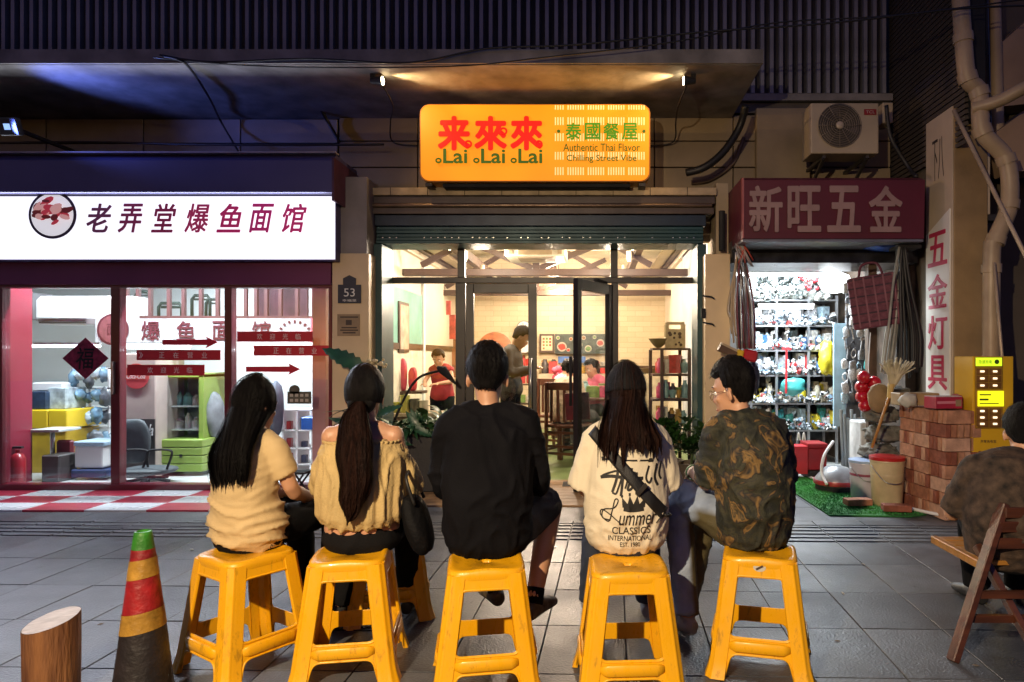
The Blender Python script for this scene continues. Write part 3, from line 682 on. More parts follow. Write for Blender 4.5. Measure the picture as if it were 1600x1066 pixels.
simple('chair_back', M('maroon_seat', (.16, .02, .03), .5), 86, 112, 688, 757, 7.0, .06, 'maroon chair back right of the dark bin', 'chair', .02)
wb = thing('white_bin', 'white lidded bin behind the left pane by the door post', 'bin', (PX(138, 6.9), 7.0, 0))
B().box(PX(116, 6.9), PX(161, 6.9), 6.9, 7.2, .12, PZ(697, 6.9)).obj('bin_body', m_white, wb, bevel=.02, bseg=2)
B().box(PX(114, 6.88), PX(163, 6.88), 6.88, 7.22, PZ(697, 6.9), PZ(690, 6.9)).obj('lid', M('lid_blue', (.35, .48, .6), .4), wb, bevel=.008)
B().box(PX(110, 6.86), PX(165, 6.86), 6.86, 7.22, .03, .11).obj('base', M('navy_plastic', (.03, .05, .14), .4), wb, bevel=.01)
fe = thing('fire_extinguisher', 'dark red fire extinguisher at the bottom left corner of the left pane', 'fire extinguisher', (PX(28, 6.6), 6.6, .02))
B().lathe([(.05, 0), (.062, .02), (.062, .24), (.045, .28), (.02, .3), (.02, .33)], (fe.location), 18).obj('cylinder', M('ext_red', (.3, .01, .02), .3, coat=.4), fe, smooth='auto')
B().boxc(fe.location+Vector((0, 0, .35)), (.09, .03, .02)).obj('handle', m_black, fe)
# transparent bags heap
def lump(c, r, seed, amp=.25, sub=3, fr=2.2, sq=1):
    b = B(); bmesh.ops.create_icosphere(b.bm, subdivisions=sub, radius=1)
    for v in b.bm.verts:
        n_ = noise.noise(v.co*fr+Vector((seed*7.1, seed*3.3, seed)))+.5*noise.noise(v.co*fr*3+Vector((seed, 2, 5)))
        q = Vector([abs(t)**sq*(1 if t > 0 else -1) for t in v.co])
        v.co = Vector(c)+Vector((q.x*r[0], q.y*r[1], q.z*r[2]))*(1+amp*n_)
    return b
m_bag = M('plastic_bag', (.55, .66, .74), .25, var=.3, scale=9, bump=.6, bscale=14, spec=.7)
wr_ = thing('wire_shelf', 'pale wire shelf behind the left pane with bags hung on it', 'shelf', (PX(138, 7.7), 7.8, 0))
for px in (110, 138, 168): B().box(PX(px, 7.7), PX(px+2, 7.7), 7.7, 7.73, 0, PZ(575, 7.7)).obj('upright', m_white, wr_)
for py in (575, 606, 637, 668): B().box(PX(110, 7.7), PX(170, 7.7), 7.7, 8.0, PZ(py+2, 7.7), PZ(py, 7.7)).obj('board', m_white, wr_)
rng = random.Random(71); wrd = ('leftmost', 'second', 'third', 'fourth', 'rightmost'); m_bag2 = M('plastic_bag_blue', (.25, .45, .62), .25, var=.4, scale=9, bump=.6, bscale=14); m_bag3 = M('plastic_bag_grey', (.22, .25, .28), .3, var=.4, scale=9, bump=.6, bscale=14)
for q_, py in enumerate((590, 621, 652, 683)):
    for k in range(5):
        j = rng.randrange(3); tag(lump(P(115+k*12+rng.uniform(-3, 3), py+rng.uniform(-5, 4), 7.62+rng.uniform(-.06, .1)), (rng.uniform(.035, .07), .06, rng.uniform(.05, .11)), q_*5+k, .4, 3, 2.6).obj('plastic_bag', (m_bag, m_bag2, m_bag3)[j], smooth=True),
            '%s crumpled bag hung on row %s of the wire shelf, %s' % (('white', 'blue', 'grey')[j], ('one', 'two', 'three', 'four')[q_], wrd[k]), 'bag')
# drink cooler with script lettering
ck = thing('drinks_cooler', 'beige drinks cooler with a red disc and white script on its dark lower door', 'fridge', (PX(212, 7.0), 7.1, 0))
B().box(PX(186, 7.0), PX(243, 7.0), 7.0, 7.5, 0, PZ(552, 7.0)).obj('body', M('cooler_beige', (.5, .42, .38), .4, var=.1), ck, bevel=.01)
B().box(PX(188, 6.98), PX(241, 6.98), 6.985, 6.998, PZ(757, 6.98), PZ(655, 6.98)).obj('lower_door', M('cooler_dark', (.07, .06, .06), .4, var=.3, scale=5), ck)
text('Coca-Cola', (PX(214, 6.98), 6.982, PZ(672, 6.98)), .33, .12, M('script_white', (.75, .75, .75), .5, var=0, bump=0), ck, extrude=.001, shear=.35, bold=.012)
B().lathe([(.13, 0), (.13, .004)], seg=28, m=Matrix.Translation((PX(212, 6.98), 6.992, PZ(588, 6.98)))@RX).obj('red_disc', M('disc_red', (.5, .06, .07), .5, var=.1), ck)
text('Coca-Cola', (PX(212, 6.98), 6.984, PZ(588, 6.98)), .19, .05, MATS['script_white'], ck, extrude=.0006, shear=.3)
# green fridge
cans = [M(n_, c_, .3) for n_, c_ in (('can_teal', (.2, .5, .5)), ('can_grey', (.3, .33, .35)), ('can_white', (.7, .72, .72)), ('can_dark', (.08, .1, .12)))]
gf = thing('green_fridge', 'lime green framed glass door fridge with drawers below', 'fridge', (PX(285, 7.2), 7.3, 0))
m_lime = M('lime_plastic', (.27, .40, .08), .4, var=.08)
for a, b_ in ((246, 256), (310, 318)): B().box(PX(a, 7.2), PX(b_, 7.2), 7.2, 7.7, .3, PZ(585, 7.2)).obj('side_frame', m_lime, gf, bevel=.006)
B().box(PX(246, 7.2), PX(318, 7.2), 7.2, 7.7, PZ(590, 7.2), PZ(583, 7.2)).obj('top_frame', m_lime, gf, bevel=.004)
B().box(PX(256, 7.2), PX(310, 7.2), 7.62, 7.66, .3, PZ(590, 7.2)).obj('back_panel', M('fridge_back', (.62, .75, .73), .4, var=.1), gf)
for z_ in (635, 672): B().box(PX(256, 7.2), PX(310, 7.2), 7.26, 7.62, PZ(z_+2, 7.2), PZ(z_, 7.2)).obj('shelf', M('shelf_wire', (.6, .65, .65), .3), gf)
rng = random.Random(4)
for zi, py in enumerate((634, 671, 705)):
    for k in range(4):
        h_ = rng.uniform(.1, .19); r_ = rng.uniform(.028, .05)
        c = Vector((PX(263+k*13, 7.3), 7.36, PZ(py, 7.3))); q = rng.randrange(4)
        B().lathe([(r_, 0), (r_, h_*.7), (r_*.5, h_*.85), (r_*.4, h_)], c, 10).obj('drink', cans[q], gf, smooth='auto')
B().box(PX(256, 7.19), PX(310, 7.19), 7.19, 7.195, PZ(706, 7.2), PZ(591, 7.2)).obj('glass_door', m_gl, gf)
for k in range(4): B().box(PX(250, 7.1), PX(316, 7.1), 7.1, 7.6, .05+k*.085, .05+k*.085+.078).obj('drawer', m_lime, gf, bevel=.006)
B().box(PX(280, 7.09), PX(284, 7.09), 7.09, 7.1, .2, .23).obj('latch', m_black, gf)
# office chair
oc = thing('office_chair', 'dark mesh office chair with arms behind the middle pane', 'chair', (PX(215, 6.75), 6.75, 0))
m_oc = M('chair_mesh', (.06, .075, .085), .6, var=.2, scale=10)
b = lump((0, 0, 0), (.2, .03, .22), 2, .08, 3, 1.5, .7); bmesh.ops.transform(b.bm, matrix=Matrix.Translation(P(205, 690, 6.85)), verts=b.bm.verts[:]); b.obj('backrest', m_oc, oc, smooth=True)
b = lump(P(232, 735, 6.7), (.24, .2, .035), 3, .08, 3, 1.5, .7); b.obj('seat', m_oc, oc, smooth=True)
for dx in (0, 1):
    B().tube(smooth_path([P(192+dx*40, 735, 6.65+.05*dx), P(190+dx*40, 708, 6.6), P(204+dx*40, 703, 6.6), P(228+dx*38, 704, 6.6), P(230+dx*38, 712, 6.6), P(222+dx*38, 735, 6.65)], 3), .011, 8).obj('armrest', m_black, oc, smooth=True)
B().tube([P(230, 742, 6.7), P(230, 758, 6.7)], .025, 8).obj('column', m_black, oc)
for k in range(5): B().beam(Vector((PX(230, 6.7), 6.7, .06)), Vector((PX(230, 6.7)+.22*cos(k*1.256), 6.7+.22*sin(k*1.256), .03)), .03, .025).obj('base_leg', m_black, oc)
# wall posters and things right of the green fridge and behind right pane
simple('blue_poster', M('poster_blue', (.05, .2, .55), .5, var=.4, scale=20), 317, 328, 588, 618, 7.6, .01, 'small blue poster right of the green fridge', 'poster', .0)
tag(lump(P(335, 650, 7.4), (.1, .15, .26), 8, .15, 3).obj('draped_coat', M('coat_grey', (.3, .34, .36), .7, var=.3), smooth=True), 'grey draped coat between the green fridge and the window post', 'coat')
simple('red_curtain', M('curtain_red', (.5, .04, .09), .6, var=.5, scale=18, stretch=(6, 1, .6)), 493, 518, 560, 740, 7.0, .05, 'red streaked curtain at the right end of the noodle shop', 'curtain', 0)
simple('pink_board', M('panel_pink', (.65, .16, .2), .5), 485, 520, 497, 535, 7.28, .04, 'pink panel at the right end of the lettered band', 'panel', 0)
simple('blue_box', M('box_blue', (.02, .12, .5), .4), 470, 490, 652, 672, 7.0, .15, 'bright blue box on a shelf by the red curtain', 'box')
ws = thing('white_shelf', 'white shelf unit behind the right pane beside the red curtain', 'shelf', (PX(465, 7.2), 7.3, 0))
for px in (440, 462, 486): B().box(PX(px, 7.2), PX(px+3, 7.2), 7.2, 7.5, 0, PZ(640, 7.2)).obj('upright', m_white, ws)
for py in (640, 672, 700, 725): B().box(PX(440, 7.2), PX(489, 7.2), 7.2, 7.5, PZ(py+2, 7.2), PZ(py, 7.2)).obj('board', m_white, ws)
rng = random.Random(9)
k = 0
for py in (671, 699, 724):
    for px in (446, 453, 467, 476):
        h_ = rng.uniform(.06, .14)
        c = Vector((PX(px, 7.3), 7.3, PZ(py, 7.3)))
        tag(B().box(c.x-.025, c.x+.025, 7.27, 7.33, c.z, c.z+h_).obj('packet', [MATS['can_grey'], M('packet_red', (.5, .05, .05), .4), MATS['can_white'], M('packet_navy', (.05, .07, .15), .4)][k % 4], bevel=.004),
            '%s packet on the %s board of the white shelf, %s' % (['grey', 'red', 'white', 'navy'][k % 4], {671: 'upper', 699: 'middle', 724: 'lower'}[py], {446: 'leftmost', 453: 'second from left', 467: 'third from left', 476: 'rightmost'}[px]), 'packet')
        k += 1
tag(lump(P(430, 640, 7.1), (.08, .1, .3), 5, .2, 3).obj('hanging_jacket', M('jacket_grey', (.1, .12, .16), .7, var=.3), smooth=True), 'dark grey jacket hanging right of the first woman head behind glass', 'jacket')
fs = thing('folding_stool', 'small black folding stool with crossed legs outside the right pane', 'stool', (PX(466, 6.0), 6.0, 0))
B().boxc(P(466, 738, 6.0), (.17, .16, .015)).obj('seat', m_black, fs)
for s_ in (-1, 1):
    for dy in (-.07, .07):
        B().beam(P(466-13*s_, 740, 6.0)+Vector((0, dy, 0)), P(466+13*s_, 775, 6.0)+Vector((0, dy, 0)), .014, .014).obj('leg', m_black, fs)
# pier with the house number
pn = thing('number_pier', 'beige pier between noodle shop and restaurant carrying a house number plate', 'pillar', (-2.25, 6.4, 0))
m_pier = M('pier_sheet', (.74, .56, .33), .5, var=.1, scale=3, bump=.1, bscale=10)
x0, x1 = PX(519, 6.27), PX(576, 6.27)
B().box(x0, x1, 6.27, 6.6, 0, PZ(396, 6.27)).obj('shaft', m_pier, pn, bevel=.004)
B().box(x0+.02, x1-.02, 6.28, 6.6, PZ(396, 6.27), 2.9).obj('upper_shaft', M('pier_grey', (.3, .27, .26), .6, scale=3), pn)
np_ = thing('house_number_plate', 'dark blue plate with white number 53 on the beige pier', 'sign', (PX(545, 6.26), 6.26, PZ(455, 6.26)))
m_np = M('plate_navy', (.012, .02, .04), .4, var=.1)
B().box(PX(528, 6.26), PX(564, 6.26), 6.258, 6.268, PZ(474, 6.26), PZ(445, 6.26)).obj('plate', m_np, np_)
B().prism([(PX(536, 6.26), PZ(445, 6.26)), (PX(556, 6.26), PZ(445, 6.26)), (PX(556, 6.26), PZ(435, 6.26)), (PX(546, 6.26), PZ(430, 6.26)), (PX(536, 6.26), PZ(435, 6.26))], .01, Matrix.Translation((0, 6.268, 0))@RX).obj('plate_crest', m_np, np_)
m_npw = M('plate_white', (.7, .7, .66), .5, var=0, bump=0)
text('53', (PX(545.5, 6.25), 6.256, PZ(457, 6.25)), .1, .075, m_npw, np_, extrude=.0006)
text('幸福里', (PX(545.5, 6.25), 6.256, PZ(469.5, 6.25)), .13, .022, m_npw, np_, extrude=.0006)
nn_ = thing('engraved_notice', 'small engraved tan notice below the house number', 'sign', (PX(545, 6.26), 6.26, PZ(508, 6.26)))
B().box(PX(527, 6.26), PX(562, 6.26), 6.26, 6.268, PZ(525, 6.26), PZ(491, 6.26)).obj('plate', M('notice_tan', (.36, .25, .14), .5), nn_)
m_ni = M('notice_ink', (.06, .04, .03), .6, var=0, bump=0)
B().box(PX(540, 6.25), PX(549, 6.25), 6.256, 6.259, PZ(508, 6.25), PZ(500, 6.25)).obj('mark', m_ni, nn_)
for k, (a, b_) in enumerate(((531, 559), (533, 557), (531, 559), (535, 555))):
    zz = (495.5, 512, 516, 520)[k]; B().box(PX(a, 6.25), PX(b_, 6.25), 6.257, 6.259, PZ(zz+1.1, 6.25), PZ(zz-1, 6.25)).obj('text_line', m_ni, nn_)
# ================================================================== RESTAURANT
def rounded(x0, x1, z0, z1, r, n=6):
    out = []
    for cx_, cz_, a0 in ((x1-r, z0+r, -90), (x1-r, z1-r, 0), (x0+r, z1-r, 90), (x0+r, z0+r, 180)):
        for i in range(n+1):
            a = R(a0+90*i/n); out.append((cx_+r*cos(a), cz_+r*sin(a)))
    return out
os_ = thing('restaurant_sign', 'glowing orange restaurant sign with red and green lettering above the shutter', 'sign', (PX(836, 6.3), 6.35, PZ(223, 6.3)))
d = 6.25
b = B(); b.prism(rounded(PX(656, d), PX(1016, d), PZ(284, d), PZ(163, d), .085), .2, Matrix.Translation((0, d+.2, 0))@RX); b.obj('case', M('case_orange', (.5, .2, .02), .5, var=.05), os_)
m_or = M('orange_glow', (.6, .22, .01), .5, emit=(1, .30, .004), es=.95, var=0, bump=0)
n = m_or.node_tree; tc = n.nodes.new('ShaderNodeTexCoord'); nz = n.nodes.new('ShaderNodeTexNoise'); nz.inputs['Scale'].default_value = 1.6; nz.inputs['Detail'].default_value = 1
mr = n.nodes.new('ShaderNodeMapRange'); mr.inputs[1].default_value = .3; mr.inputs[2].default_value = .7; mr.inputs[3].default_value = .72; mr.inputs[4].default_value = 1.0
n.links.new(tc.outputs['Object'], nz.inputs[0]); n.links.new(nz.outputs[0], mr.inputs[0]); n.links.new(mr.outputs[0], n.nodes['Principled BSDF'].inputs['Emission Strength'])
b = B(); b.prism(rounded(PX(658, d), PX(1014, d), PZ(282.5, d), PZ(164.5, d), .08), .006, Matrix.Translation((0, d-.001, 0))@RX); b.obj('face', m_or, os_)
m_sw = M('dash_white', (.7, .6, .4), .5, emit=(1, .62, .2), es=.95, var=0, bump=0)
yy = d-.009
for rj, (pa, pb) in enumerate(((165, 172), (184, 196), (209, 221), (238, 250), (262, 274))):
    bb = B()
    for i in range(38):
        px = 867+i*3.95
        if i % 8 in (4,) or px > 1010: continue
        if i % 8 == 5 and False: continue
        bb.box(PX(px, d), PX(px+1.9, d), yy, yy+.002, PZ(pb, d), PZ(pa, d))
    bb.obj('dash_row', m_sw, os_)['kind'] = 'stuff'
m_sr = M('glyph_red', (.7, .01, .005), .5, emit=(1, .006, .002), es=.85, var=0, bump=0)
m_sg = M('glyph_green', (.05, .2, .01), .5, emit=(.07, .26, .005), es=.7, var=0, bump=0)
m_sd = M('glyph_dark_green', (.04, .1, .01), .5, emit=(.05, .12, .004), es=.6, var=0, bump=0)
for ch, px in (('来', 710), ('來', 767), ('來', 823)):
    text(ch, (PX(px, d), d-.012, PZ(209, d)), .30, .315, m_sr, os_, 'character', extrude=.003, bold=.04)
# curls on the strokes
for (px, py) in ((732, 226), (787, 206), (842, 226)):
    c = P(px, py, d); c.y = d-.0155
    B().tube([c+Vector((.028*cos(a), 0, .028*sin(a))) for a in [2*pi*i/16 for i in range(17)]], .009, 6).obj('curl', m_sr, os_)
for i, px in enumerate((707, 766, 824)):
    text('Lai', (PX(px+5, d), d-.021, PZ(245, d)), .22, .135, m_sd, os_, extrude=.002, bold=.02)
    c = P(px-21, 252, d); c.y = d-.024
    B().tube([c+Vector((.022*cos(a), 0, .018*sin(a))) for a in [2*pi*k/14 for k in range(15)]], .008, 6).obj('curl', m_sd, os_)
for ch, px in zip('泰國餐屋', (896, 926, 955, 984)):
    text(ch, (PX(px, d), d-.013, PZ(206, d)), .145, .155, m_sg, os_, 'character', extrude=.002, bold=.018)
for px in (873, 1006): B().lathe([(.016, 0), (.016, .003)], seg=14, m=Matrix.Translation((PX(px, d), d-.012, PZ(206, d)))@RX).obj('dot', m_sd, os_)
text('Authentic Thai Flavor', (PX(940, d), d-.013, PZ(231, d)), .70, .07, m_sd, os_, extrude=.001, bold=.006)
text('Chilling Street Vibe', (PX(940, d), d-.013, PZ(249, d)), .64, .075, m_sd, os_, extrude=.001, bold=.008)
B().box(PX(690, d), PX(985, d), d+.05, d+.25, PZ(290, d), PZ(285, d)).obj('bracket', m_black, os_)
for s in (PX(668, d), PX(1004, d)): B().box(s-.03, s+.03, d+.04, d+.4, PZ(289, d), PZ(284, d)).obj('foot', MATS['bracket_iron'], os_)
lamp('AREA', 'sign_spill', (PX(836, d), d-.05, PZ(223, d)), 9, (1, .42, .06), 2.0, .6, rot=(R(-90), 0, 0), parent=os_)
# two spot lamps on the soffit lighting the ceiling over the sign
for px, s, l in ((592, 1, 'small bright spot lamp under the canopy left of the orange sign'), (1074, -1, 'small bright spot lamp under the canopy right of the orange sign')):
    p = P(px, 126.5, 5.85)
    sp = thing('spot_lamp', l, 'lamp', p)
    a = p+Vector((-.07*s, .0, .0)); b_ = p+Vector((.03*s, 0, 0))
    B().tube([a, p, b_], [.025, .038, .045], 14, caps=True).obj('housing', M('lamp_black', (.03, .03, .035), .4), sp, smooth='auto')
    B().tube([b_+Vector((.001*s, 0, 0)), b_+Vector((.006*s, 0, 0))], [.036, .034], 14).obj('lens', M('warm_led', (.9, .8, .6), .3, emit=(1, .78, .42), es=30, var=0, bump=0), sp)
    B().beam(p+Vector((-.05*s, 0, .02)), p+Vector((-.05*s, 0, .056)), .04, .04).obj('bracket', MATS['lamp_black'], sp)
    src = b_+Vector((.02*s, 0, 0))
    o = lamp('SPOT', 'spot_beam', src, 70, (1, .62, .26), spot=R(62), blend=1, parent=sp, radius=.02)
    aim(o, p+Vector((1.2*s, .28, .06)), src)
    o = lamp('SPOT', 'wash_beam', src, 20, (1, .6, .24), spot=R(110), blend=1, parent=sp, radius=.02)
    aim(o, Vector((PX(836, 6.5), 6.9, 2.4)), src)
    cable([p+Vector((-.06*s, 0, .1)), p+Vector((.04*s, .25, -.1)), P(px+18*s, 190, 6.6), P(px+22*s, 222, 6.85), P(px+60*s, 228, 6.9)], .007, 'thin cable from the %s soffit spot lamp to the wall' % ('left' if s > 0 else 'right'))
# roller shutter housing
sh = thing('shutter_box', 'dark teal roller shutter box over the restaurant front', 'shutter', (-.55, 6.5, 2.6))
m_teal = M('teal_metal', (.015, .062, .07), .42, var=.2, scale=4, bump=.1, metal=.2)
m_brn = M('brown_ledge', (.09, .06, .045), .45, var=.2, scale=3)
d = 6.45
B().box(PX(572, d), PX(1120, d), d, 6.9, PZ(305, d), PZ(293, d)).obj('ledge_top', M('ledge_cream', (.55, .42, .25), .5, var=.2, scale=8), sh, bevel=.004)
for i in range(9):
    xx = PX(610+i*58, d); B().box(xx-.003, xx+.003, d-.003, d+.01, PZ(305, d), PZ(293, d)).obj('joint', m_joint, sh)
B().box(PX(575, d), PX(1118, d), d+.02, 6.9, PZ(318, d), PZ(306, d)).obj('ledge_step', m_brn, sh, bevel=.004)
B().tube([P(577, 321, d), P(1112, 321, d)], .02, 10).obj('bar', M('bar_bronze', (.22, .15, .1), .3, metal=.6), sh, smooth='auto')
B().box(PX(576, d), PX(1116, d), d+.01, 6.9, PZ(334, d), PZ(324, d)).obj('ledge_step', m_brn, sh, bevel=.004)
B().box(PX(584, d), PX(1104, d), d+.03, 6.9, PZ(352, d), PZ(335, d)).obj('housing', M('navy_metal', (.012, .03, .055), .4, metal=.2), sh, bevel=.004)
for k in range(4):
    z1 = PZ(353+k*5.6, d); z0 = PZ(358.3+k*5.6, d); yy = d+.04-.006*(k % 2)
    B().box(PX(586, d), PX(1100, d), yy, 6.86, z0, z1).obj('shutter_slat', m_teal, sh, bevel=.004)
B().box(PX(586, d), PX(1100, d), d+.02, 6.86, PZ(380, d), PZ(375.5, d)).obj('bottom_bar', m_teal, sh, bevel=.003)
pl_ = B().box(-.006, .006, -.002, .002, -.004, .004).mesh('rivet'); pl_.materials.append(M('rivet_bright', (.7, .7, .6), .25, metal=.8, var=0, bump=0))
for k in range(46):
    if rng.random() < .25: continue
    o = link('rivet', pl_, None, sh); o.location = P(598+k*10.8, 371.5, d+.03)-off(sh)+Vector((0, -.0, 0))
for a, b_ in ((583, 596), (1090, 1104)):
    B().box(PX(a, d), PX(b_, d), d+.01, 6.84, 0, PZ(381, d)).obj('guide_rail', m_teal, sh, bevel=.004)
B().tube([P(1128, 330, 6.4), P(1128, 392, 6.4)], .03, 8).obj('motor_cover', m_black, sh)
# lock hasp at the right pier
rp = thing('narrow_pier', 'narrow beige pier between restaurant and hardware shop', 'pillar', (1.15, 6.3, 0))
B().box(PX(1102, 6.3), PX(1141, 6.3), 6.3, 6.9, 0, PZ(397, 6.3)).obj('shaft', m_pier, rp, bevel=.004)
for py in (462, 504): B().tube([P(1098, py, 6.27), P(1112, py+2, 6.26), P(1116, py+5, 6.26)], .008, 6).obj('hasp', m_black, rp)
B().boxc(P(1099, 490, 6.28), (.04, .03, .09)).obj('padlock', m_black, rp, bevel=.005)

# glazed front
rf = thing('restaurant_storefront', 'dark brown framed glass front of the restaurant with double doors', 'shop front', (-.55, 6.84, 0))
m_fr = M('frame_brown', (.014, .009, .007), .4, var=.15, scale=5, bump=.05)
d = 6.84
def fb(a, b_, p0, p1, y0=6.80, y1=6.88, name='frame_bar', par=rf): return B().box(PX(a, d), PX(b_, d), y0, y1, PZ(p1, d), PZ(p0, d)).obj(name, m_fr, par, bevel=.004)
fb(596, 602, 378, 752); fb(1084, 1092, 378, 752)
fb(716, 727, 380, 434); fb(954, 965, 380, 434)
fb(602, 1084, 374, 380); fb(602, 1084, 434, 443)
fb(713, 728, 443, 752); fb(955, 966, 443, 752)
for a, b_ in ((602, 713), (966, 1084)): fb(a, b_, 728, 752)
for a, b_, p0, p1 in ((602, 716, 380, 434), (727, 954, 380, 434), (965, 1084, 380, 434), (602, 713, 443, 728), (966, 1084, 443, 728)):
    B().box(PX(a, d), PX(b_, d), 6.838, 6.844, PZ(p1, d), PZ(p0, d)).obj('pane', m_gl, rf)
dl = thing('glass_door', 'closed left leaf of the restaurant double door, dark brown frame', 'door', (PX(784, d), d, 0))
for a, b_, p0, p1 in ((729, 741, 444, 750), (826, 839, 444, 750), (741, 826, 444, 459), (741, 826, 728, 750)): fb(a, b_, p0, p1, 6.795, 6.85, 'door_rail', dl)
B().box(PX(741, d), PX(826, d), 6.82, 6.826, PZ(728, d), PZ(459, d)).obj('pane', m_gl, dl)
B().tube([P(829, 560, 6.74), P(829, 640, 6.74)], .012, 8).obj('pull_handle', MATS['steel'], dl, smooth=True)
# right leaf swung outwards
hx = PX(954, d); ex, ey = PX(899, 6.2), 6.2
dr = thing('glass_door', 'open right leaf of the restaurant double door swung out to the street', 'door', (hx, d, 0))
H = Vector((hx, 6.80, 0)); E_ = Vector((ex, ey, 0)); dd = (E_-H)
def db(t0, t1, z0, z1, w_=.05, name='door_rail', mat=None): 
    a = H+dd*t0; b_ = H+dd*t1; zc = (z0+z1)/2
    return B().beam((a.x, a.y, zc), (b_.x, b_.y, zc), w_, z1-z0).obj(name, mat or m_fr, dr, bevel=.003)
db(0, .11, .02, 1.96); db(.89, 1, .02, 1.96); db(.11, .89, 1.86, 1.96); db(.11, .89, .02, .17); db(.11, .89, .17, 1.86, .006, 'pane', m_gl)
B().tube([H+dd*.95+Vector((-.06, -.02, .8)), H+dd*.95+Vector((-.06, -.02, 1.25))], .014, 8).obj('pull_handle', m_black, dr, smooth=True)
B().beam(H+Vector((-.05, .0, 1.98)), H+dd*.45+Vector((0, 0, 1.98)), .04, .03).obj('door_closer', m_black, dr)

# ---------------- room
ri = thing('restaurant_room', 'warm cream dining room seen through the restaurant front', 'room', (-.55, 9, 0))
m_cream = M('cream_wall', (.78, .67, .52), .7, var=.1, scale=1.2, bump=.12, bscale=8)
m_warmceil = M('cream_ceiling', (.74, .66, .48), .7, var=.08, scale=2)
XL, XR, YB, ZC = -2.5, 1.25, 12.2, 3.0
m_btile = brickish('cream_brick', (.66, .54, .36), (.60, .47, .30), (.50, .38, .24), 3.2, .9, .3, .7, .012)
B().box(XL-.1, XL, 6.96, YB, 0, ZC).obj('left_wall', m_cream, ri)
B().box(XR, XR+.08, 6.96, YB, 0, ZC).obj('right_wall', m_cream, ri)
B().box(XL-.1, XR+.1, YB, YB+.1, 0, ZC).obj('rear_wall', m_btile, ri)
B().box(XL-.1, XR+.1, 6.96, YB+.1, ZC, ZC+.05).obj('ceiling', m_warmceil, ri)
B().box(XL-.1, XR+.1, 6.88, YB+.1, -.05, .004).obj('green_floor', M('green_floor', (.17, .24, .09), .4, var=.1, scale=4), ri)
B().box(XL, XL+.012, 7.0, 9.8, PZ(540, 7.2), 2.12).obj('teal_panel', M('teal_panel', (.20, .44, .37), .7, var=.15, scale=3), ri)
m_beam = M('brown_beam', (.075, .038, .02), .5, var=.2, scale=3)
B().box(XL, XL+.03, 7.0, YB, PZ(543, 7), PZ(531, 7)).obj('dado_rail', m_beam, ri)
B().box(XR-.03, XR, 7.0, YB, PZ(566, 7), PZ(556, 7)).obj('dado_rail', m_beam, ri)
B().box(XL, XL+.01, 7.0, 9.8, 0.5, PZ(545, 7)).obj('pale_dado', M('pale_dado', (.7, .68, .55), .6), ri)
for s, x in ((1, XL), (-1, XR)):
    for k, (dx, dz) in enumerate(((.06, .14), (.14, .07), (.30, .03))):
        B().box(min(x, x+s*dx), max(x, x+s*dx), 7.0, YB, ZC-.35-dz+.12, ZC-.35+.12).obj('cornice', [m_cream, m_beam, m_cream][k], ri)
# trusses
for yi, zc in ((8.9, 2.34), (11.3, 2.3)):
    tr_ = thing('roof_truss', 'brown timber roof truss nearest the restaurant front' if yi < 10 else 'brown timber roof truss at the back of the dining room', 'truss', (-.6, yi, zc))
    B().beam((XL, yi, zc), (XR, yi, zc), .12, .09).obj('tie_beam', m_beam, tr_, bevel=.005)
    cx_ = PX(838, yi)
    B().beam((cx_, yi, zc+.045), (cx_, yi, ZC), .09, .09).obj('king_post', m_beam, tr_)
    for s in (-1, 1):
        B().beam((cx_+.05*s, yi, zc+.06), (cx_+1.15*s, yi, ZC-.15), .07, .07).obj('strut', m_beam, tr_)
        B().beam((cx_+.5*s, yi+.02, ZC-.02), (cx_+1.5*s, yi+.02, zc+.1), .07, .07).obj('strut', m_beam, tr_)
for x in (-1.75, .55):
    B().beam((x, 7.0, 2.62), (x, YB, 2.62), .09, .12).obj('long_beam', m_beam, ri)
# cassette air conditioner
ca = thing('ceiling_cassette', 'cream ceiling cassette air conditioner in the middle of the dining room', 'air conditioner', (PX(838, 8.0), 8.2, 2.6))
x0, x1 = PX(788, 7.9), PX(884, 7.9)
B().box(x0, x1, 7.9, 8.5, PZ(400, 7.9), PZ(383, 7.9)).obj('panel', M('cream_plastic', (.72, .66, .5), .4), ca, bevel=.01)
B().box(x0+.16, x1-.16, 7.893, 7.9, PZ(398, 7.9), PZ(388, 7.9)).obj('front_grille', M('grille_tan', (.35, .26, .15), .5), ca)
B().box(x0+.14, x1-.14, 8.0, 8.4, PZ(400, 7.9)-.006, PZ(400, 7.9)).obj('lower_grille', MATS['grille_tan'], ca)
for s in (x0+.07, x1-.07): B().box(s-.025, s+.025, 7.893, 7.9, PZ(397, 7.9), PZ(387, 7.9)).obj('vent', MATS['grille_tan'], ca)
